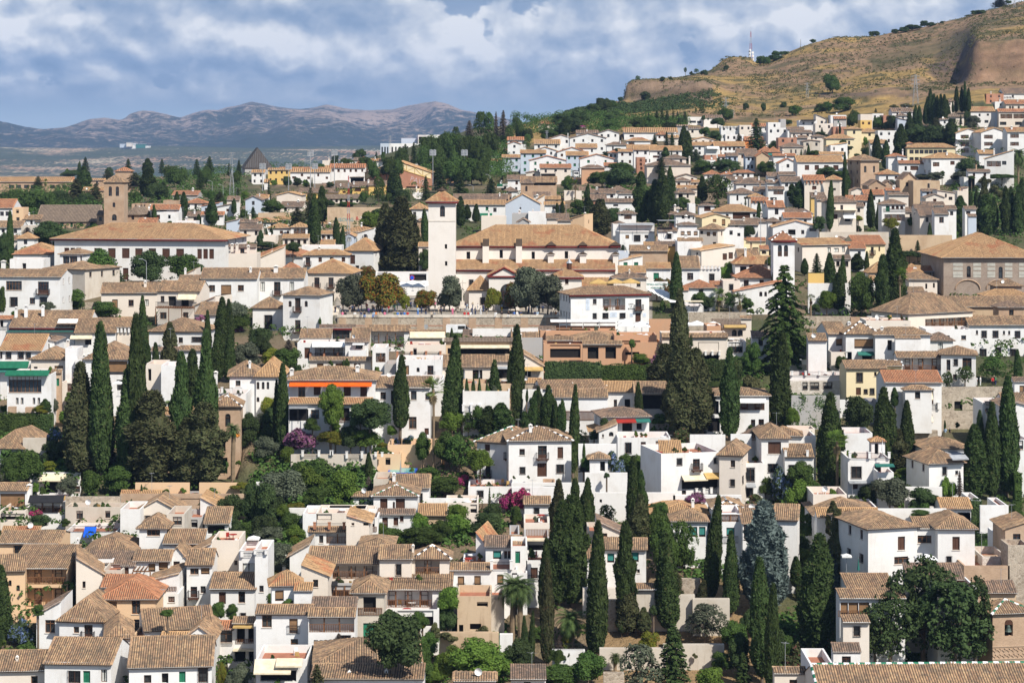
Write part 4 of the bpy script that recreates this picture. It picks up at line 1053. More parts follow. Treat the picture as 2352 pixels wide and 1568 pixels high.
def cyp_crown(seed,h=14.0,rad=1.45,loose=0.0,n=5200):
 r=np.random.RandomState(seed);tips=r.rand()*0.15
 prof=lambda t:np.power(np.clip(np.sin(np.pi*np.power(np.clip(t,0,1),0.62+tips)*0.985+0.03),0,1),0.62-0.08*loose)*(1-0.25*t)
 t=np.power(r.rand(n),0.92);a=r.rand(n)*2*np.pi;z=t*h
 lump=1+(0.13+0.16*loose)*vnoise(np.cos(a)*2.4+seed,np.sin(a)*2.4,z*(0.42+0.2*loose))+0.17*vnoise(np.cos(a)*4.5+seed,np.sin(a)*4.5,z*0.9)+0.08*vnoise(np.cos(a)*9+seed,np.sin(a)*9,z*2.2)+(0.10+.22*loose)*vnoise(a*0+seed*1.7,a*0,z*0.5)
 rr=prof(t)*rad*lump+0.03
 P=np.stack([np.cos(a)*rr,np.sin(a)*rr,z],1)+r.randn(n,3)*0.05
 N=np.stack([np.cos(a),np.sin(a),0.25+0*a],1)
 # upright flame shaped sprays
 s=(0.34+0.14*loose)*(0.7+0.6*r.rand(n,1));N2=N+r.randn(n,3)*0.6;N2/=np.linalg.norm(N2,axis=1,keepdims=True)
 up=NA([0,0,1.0])+0.45*N+r.randn(n,3)*(0.22+.3*loose);up-=(up*N2).sum(1,keepdims=True)*N2;up/=np.linalg.norm(up,axis=1,keepdims=True)
 B=np.cross(N2,up);a_=P-up*s*0.6;b_=P+B*s*0.42;c_=P+up*s*1.0+N*0.05;d_=P-B*s*0.42
 V=np.stack([a_,b_,c_,d_],1).reshape(-1,3);Fq=np.arange(4*n).reshape(-1,4)
 core=spindle(h,rad,prof,seed,lump=0.14+.15*loose,k=0.90-0.05*loose)
 return join((V,Fq),core)
def blob_crown(seed,rad=3.2,hh=2.7,nb=16,n=6500,leaf=0.34,gap=0.0,flat=1.0,core=0.74):
 r=np.random.RandomState(seed);cs,rs=[],[]
 for i in range(nb):
  a=r.rand()*2*np.pi;q=sqrt(r.rand())*0.78;zz=(r.rand()**0.8)*2-0.85
  q*=sqrt(max(0.12,1-(zz*0.8)**2));cs.append((cos(a)*q*rad,sin(a)*q*rad,zz*hh*0.72*flat));rs.append(rad*(0.26+0.20*r.rand()))
 cs=NA(cs);rs=NA(rs);w=rs**2;w/=w.sum();k=r.choice(nb,n,p=w)
 d=r.randn(n,3);d/=np.linalg.norm(d,axis=1,keepdims=True);d[:,2]=np.where(d[:,2]<-0.5,-d[:,2],d[:,2])
 rr=rs[k]*(0.86+0.28*r.rand(n))*(1+0.18*vnoise(d[:,0]*3+k,d[:,1]*3,d[:,2]*3))
 P=cs[k]+d*rr[:,None]
 # drop leaves buried in other blobs
 inside=np.zeros(n,bool)
 for i in range(nb):inside|=(np.linalg.norm(P-cs[i],axis=1)<rs[i]*0.80)&(k!=i)
 P,d=P[~inside],d[~inside]
 if gap:keep=vnoise(P[:,0]*.8+seed,P[:,1]*.8,P[:,2]*.8)>-1+gap;P,d=P[keep],d[keep]
 V,Fq=leaf_quads(P,d,leaf,r,1.5,0.6,up=0.35)
 pa=[(V,Fq)]
 if core:
  for i in range(nb):
   th=np.linspace(0,2*np.pi,9)[:-1];ph=np.linspace(-1.4,1.4,6)
   Pp,Tt=np.meshgrid(ph,th,indexing='ij');q=rs[i]*core*(1+0.2*vnoise(Tt*2+i,Pp*2))
   Vc=np.stack([np.cos(Pp)*np.cos(Tt)*q,np.cos(Pp)*np.sin(Tt)*q,np.sin(Pp)*q],-1).reshape(-1,3)+cs[i]
   ii=(np.arange(5)[:,None]*8+np.arange(8)[None]);jj=(np.arange(5)[:,None]*8+(np.arange(8)[None]+1)%8)
   pa.append((Vc,np.stack([ii.ravel(),jj.ravel(),(jj+8).ravel(),(ii+8).ravel()],1)))
 V,Fq=join(*pa);V[:,2]-=V[:,2].min();return(V,Fq),(cs,rs)
def conifer_crown(seed,h=14.0,rad=3.2,n_wh=26,droop=0.25,leaf=0.38,per=8):
 r=np.random.RandomState(seed);pa=[]
 Ps,Ns=[],[]
 for i in range(n_wh):
  t=(i+r.rand()*0.6)/n_wh;z=h*(0.04+0.96*t);L=rad*(1-t)**0.66*(0.78+0.4*r.rand())+0.15
  for j in range(per):
   a=2*np.pi*(j+r.rand())/per+i*0.7;l=L*(0.7+0.5*r.rand());m=int(10+l*26)
   s=np.sqrt(r.rand(m));wdt=0.30*l*(1-s)+0.16
   x=s*l;y=(r.rand(m)-0.5)*2*wdt;zz=z+0.10*l*np.sin(s*3)-droop*s*s*l+r.randn(m)*0.07
   Ps.append(np.stack([np.cos(a)*x-np.sin(a)*y,np.sin(a)*x+np.cos(a)*y,zz],1));Ns.append(np.tile([cos(a)*0.5,sin(a)*0.5,1.0],(m,1)))
 P=np.concatenate(Ps);N=np.concatenate(Ns)
 return join(leaf_quads(P,N,leaf,r,1.9,0.5),spindle(h*0.97,rad*0.36,lambda t:(1-t)**0.8+0.03,seed,12,16,0.2))
def palm_fan(seed,n=34,L=1.7):
 r=np.random.RandomState(seed);V,Fq=[],[];D,DF=[],[]
 for i in range(n+16):
  dead=i>=n;el=(r.rand()*1.9-0.55)if not dead else-1.35+0.25*r.rand();a=r.rand()*2*np.pi
  d=NA([cos(a)*cos(el),sin(a)*cos(el),sin(el)]);st=0.75*L*(0.6 if dead else 1)
  c=d*st+NA([0,0,-0.12 if dead else 0]);s=np.cross(d,[0,0,1]);s/=np.linalg.norm(s)+1e-6;u=np.cross(s,d)
  tgt,tf=(D,DF)if dead else(V,Fq);nf=9
  for j in range(nf):
   b0=(j-nf/2+0.1)/nf*3.6;b1=(j-nf/2+0.75)/nf*3.6;bm=(b0+b1)/2;l=L*0.62*(0.75+0.25*cos(bm))
   f=lambda b,q:c+(d*cos(b)+s*sin(b))*q-NA([0,0,0.22*q*q/L])
   k=len(tgt);tgt+=[c,f(b0,l*0.6),f(bm,l),f(b1,l*0.6)];tf.append((k,k+1,k+2,k+3))
  k=len(tgt);w=s*0.025;tgt+=[w*1,c+w,c-w,-w];tf.append((k,k+1,k+2,k+3))
 return(NA(V),NA(Fq)),(NA(D),NA(DF))
def palm_date(seed,n=64,L=3.6):
 r=np.random.RandomState(seed);V,Fq=[],[]
 for i in range(n):
  el=-0.7+2.1*(i/n)+0.2*r.rand();a=i*2.399+r.rand()*0.4;l=L*(0.8+0.3*r.rand());S=11;pts=[]
  p=np.zeros(3);e=el
  for k in range(S+1):
   pts.append(p.copy());d=NA([cos(a)*cos(e),sin(a)*cos(e),sin(e)]);p=p+d*l/S;e-=0.145+0.02*r.rand()
  s=NA([-sin(a),cos(a),0])
  for k in range(1,S):
   q=pts[k];d=pts[k+1]-q;d/=np.linalg.norm(d);up=np.cross(s,d)*-1
   w=0.55*sin(pi*min(1,(k+1.0)/S))**0.6+0.1
   for sg in(-1,1):
    for f in(0.0,0.5):
     b=q+d*l/S*f;tip=b+s*sg*w+d*0.28-NA([0,0,0.20*w+0.05]);kx=len(V);V+=[b,b+d*0.13,tip+d*0.03,tip];Fq.append((kx,kx+1,kx+2,kx+3))
  for k in range(S):
   kx=len(V);w=s*0.03;V+=[pts[k]+w,pts[k+1]+w*.7,pts[k+1]-w*.7,pts[k]-w];Fq.append((kx,kx+1,kx+2,kx+3))
 return NA(V),NA(Fq)
def trunk_mesh(h,r0,limbs=(),mat_=None,wob=0.15,seed=0):
 mb=MB();q=random.Random(seed);p=Vector((0,0,-1.2));n=5;top=h
 for i in range(n):
  nx=Vector((q.uniform(-wob,wob)*(i>0),q.uniform(-wob,wob)*(i>0),-1.2+(top+1.2)*(i+1)/n));ra=r0*(1-0.55*i/n);rb=r0*(1-0.55*(i+1)/n)
  mb.tube(p,nx,ra,rb,7);p=nx
 for c,rr in limbs:
  st=Vector((0,0,h*q.uniform(0.55,0.95)));c=Vector(c);m_=(st+c)/2+Vector((0,0,-0.15*(c-st).length));mb.tube(st,m_,r0*.45,r0*.28,5);mb.tube(m_,c,r0*.28,r0*.10,5)
 return mb.mesh('trunk',[mat_ or M_TRUNK],smooth=True)
def build_protos():
 def add(kind,vf,trunk,h,rad,crown_z,extra=None):
  PROTO.setdefault(kind,[]).append(dict(vf=vf,trunk=trunk,h=h,rad=rad,cz=crown_z,extra=extra,m={}))
 for s in range(2):
  (v1,f1),(v2,f2)=cyp_crown(s+11,n=3600),cyp_crown(s+15,n=3600);v1=v1*[.8,.8,1]+[.32,0,0];v2=v2*[.72,.72,.86-.1*s]-[.38,.1,0]
  add('cy',join((v1,f1),(v2,f2)),trunk_mesh(3.0,0.22,seed=s),14.6,1.45,0.6)
 for s in range(5):add('cy',cyp_crown(s+1,n=5600),trunk_mesh(3.0,0.22,seed=s),14.6,1.45,0.6)
 for s in range(4):add('cd',cyp_crown(s+21,rad=2.0,loose=1.0,n=7000),trunk_mesh(3.5,0.30,seed=s),15.0,2.1,1.0)
 for s in range(4):
  (vf,(cs,rs))=blob_crown(s+41,nb=18,n=8200,leaf=0.30);lo=cs[:,2].min()
  add('br',vf,trunk_mesh(2.6,0.20,[(c+NA([0,0,4.0]),0)for c in cs[:7]],seed=s),6.6,3.2,1.5)
 for s in range(2):
  (vf,(cs,rs))=blob_crown(s+61,rad=3.4,hh=2.9,nb=30,n=9000,leaf=0.32,gap=0.72,core=0.25)
  add('ga',vf,trunk_mesh(3.4,0.26,[(c+NA([0,0,4.0]),0)for c in cs[:12]],seed=s),7.2,3.5,1.3)
 for s in range(3):
  (vf,(cs,rs))=blob_crown(s+71,rad=3.0,hh=1.9,nb=14,n=6000,leaf=0.26,flat=0.8)
  add('pi',vf,trunk_mesh(3.6,0.22,[(c+NA([0,0,4.4]),0)for c in cs[:6]],seed=s),7.0,3.1,2.6)
 for s in range(3):
  (vf,(cs,rs))=blob_crown(s+81,rad=1.2,hh=0.95,nb=9,n=2200,leaf=0.2);add('sh',vf,None,1.9,1.3,-0.15)
 for s in range(2):add('co',conifer_crown(s+91),trunk_mesh(8,0.25,seed=s),14.4,3.2,0.7)
 for s in range(2):add('cn',conifer_crown(s+95,rad=2.3,droop=0.1,n_wh=34,leaf=0.3),trunk_mesh(8,0.22,seed=s),14.4,2.3,0.5)
 for s in range(2):
  live,dead=palm_fan(s+101);add('pf',live,'palm',1.0,2.0,0,dead)
 for s in range(2):add('pd',palm_date(s+111),'palm',1.0,3.0,0)
def crown_mesh(pr,leaf):
 if leaf not in pr['m']:
  V,Fq=pr['vf'];pr['m'][leaf]=np_mesh('crown',V,Fq,[LEAF[leaf]])
 return pr['m'][leaf]
# kind: shape, foliage material, name, category, description
TK={
 'cy':('cy','cy','cypress_tree','slender dark green cypress'),'cd':('cd','cd','cypress_tree','broad old cypress with loose olive-brown foliage'),
 'ce':('cd','cy','cypress_tree','thick uneven dark cypress'),'br':('br','br','broadleaf_tree','round green broadleaf tree'),'bl':('br','bl','broadleaf_tree','bright green broadleaf tree'),
 'dk':('br','dk','broadleaf_tree','dark green broadleaf tree'),'ga':('ga','br','broadleaf_tree','open-crowned green tree'),'ol':('ga','ol','olive_tree','grey-green olive tree'),'od':('br','ol','olive_tree','dense grey-green olive tree'),
 'au':('br','au','autumn_tree','tree with red and green autumn leaves'),'yg':('br','yg','autumn_tree','small tree with yellowing leaves'),
 'gd':('ga','dk','ash_tree','large dark open-crowned tree'),'pi':('pi','pi','pine_tree','rounded green pine'),'co':('co','cd','cedar_tree','spreading dark conifer'),'cn':('cn','cy','fir_tree','pointed dark green conifer'),'sp':('cd','sp','spruce_tree','blue-grey spruce'),
 'cb':('co','pi','cedar_tree','tall layered cedar'),'dd':('cn','dd','dead_conifer','bare brown dying conifer'),'pf':('pf','pf','fan_palm','fan palm on a thin trunk'),'pd':('pd','pd','date_palm','date palm with arching fronds'),
 'sh':('sh','br','shrub','green garden shrub'),'sl':('sh','bl','shrub','light green shrub'),'sd':('sh','dk','shrub','dark green shrub'),'so':('sh','ol','shrub','grey-green shrub'),'sc':('sh','sc','shrub','dry brownish scrub bush'),'sy':('sh','yg','shrub','yellow-green shrub'),
 'bg':('sh','bg','bougainvillea','magenta flowering bougainvillea'),'bv':('sh','bv','bougainvillea','faded violet flowering bush'),'bu':('sh','bu','flowering_shrub','blue flowering plumbago bush'),'ro':('sh','ro','oleander','oleander with pink flowers'),
}
HB=[]
def push(x,yt,yb,w,D,sh=''):
 d=D;half=min(2.5,w*.25/F*D)if sh!='sh' else-.6
 lim=.80 if yb-yt>24 else .94
 for x0,x1,yr,ye,hb,hd in HB:
  if x0-2<x<x1+2 and yr<yt+.33*(yb-yt)and hb>yt+4 and D*lim<hd and hd-1.2-half<d:d=hd-1.2-half
 return d
def tree(kind,x,yt,yb,wpx,label=None,D=None,tk=None,group=None):
 shape,leaf,name,desc=TK[kind]
 D=D or push(x,yt,yb,wpx,dist(x,yb),shape);b=pt(x,yb,D);h=(yb-yt)/F*D;w=wpx/F*D
 L=PROTO[shape];pr=L[rnd.randrange(len(L))];rz=RU(0,6.28)
 rt=empty(name,b,rz)
 if shape in('cy','cd'):rt.rotation_euler=(rnd.gauss(0,.022),rnd.gauss(0,.022),rz)
 if shape=='pf' or shape=='pd':
  r=w/2/pr['rad'];th=max(0.4,h-(r*(1.5 if shape=='pf' else 1.9)))
  mb=MB();k=9;p=Vector((0,0,-0.8));r0=0.20 if shape=='pf' else 0.36
  r0=min(r0,th*0.12+0.08)
  for i in range(k):q=Vector((sin(i*.5)*.06,cos(i*.4)*.05-.05,-0.8+(th+0.8)*(i+1)/k));mb.tube(p,q,r0*(1.15 if i==0 else 1.04),r0*0.96,8);p=q
  put('trunk',mb.mesh('trunk',[M_PTRUNK]),rt)
  put('crown',crown_mesh(pr,leaf),rt,(0,0,th),0,(r,r,r))
  if pr['extra']is not None:
   if 'xm' not in pr:pr['xm']=np_mesh('dead_fronds',*pr['extra'],[LEAF['dp']])
   put('dead_fronds',pr['xm'],rt,(0,0,th),0,(r*.8,r*.8,r*1.3))
  if shape=='pd' and h>5:
   mb=MB();[mb.tube((0,0,0),(cos(a)*1.0,sin(a)*1.0,-1.0-.2*(a%1)),.05,.22,5)for a in(3.6,4.4,5.2,5.9)]
   put('fruit_cluster',mb.mesh('fruit_cluster',[plain('orange_dates',(0.55,0.20,0.03),0.7)]),rt,(0,0,th))
 else:
  tk=tk if tk is not None else{'cy':0.05,'cd':0.05,'br':0.10,'ga':0.14,'pi':0.10,'sh':0.0,'co':0.04,'cn':0.03}[shape]
  V=pr['vf'][0]
  if 'ext' not in pr:pr['ext']=(V[:,2].max(),np.percentile(np.hypot(V[:,0],V[:,1]),99.0))
  ch=h*(1-tk);sz=ch/pr['ext'][0]*1.02;sr=w/2/pr['ext'][1]*{'br':1.16,'ga':1.16,'pi':1.14,'cy':1.10,'cd':1.14,'co':1.25,'cn':1.15}.get(shape,1.12)
  put('crown',crown_mesh(pr,leaf),rt,(0,0,h-ch),0,(sr,sr,sz))
  if pr['trunk']is not None:
   tz=(h*tk+ch*0.45)/4.2 if shape in('br','ga','pi')else h*0.5/6
   put('trunk',pr['trunk'],rt,(0,0,0),0,(sr if shape in('br','ga','pi')else max(0.6,min(1.5,h/14)),)*2+(tz,))
 gap=b.z-gz(b.x,b.y)
 if gap>1.0 and shape not in('pf','pd','sh'):
  mb=MB();q=max(.12,min(.3,h*.02));mb.tube((0,0,-gap-.5),(0,0,h*.3),q*1.2,q,6);put('trunk',mb.mesh('trunk',[M_TRUNK]),rt)
 g=group or{'cypress_tree':'cypress trees among the houses'}.get(name)
 reg(rt,x,(yt+yb)/2,name.replace('_',' '),desc,label,g)
 return rt
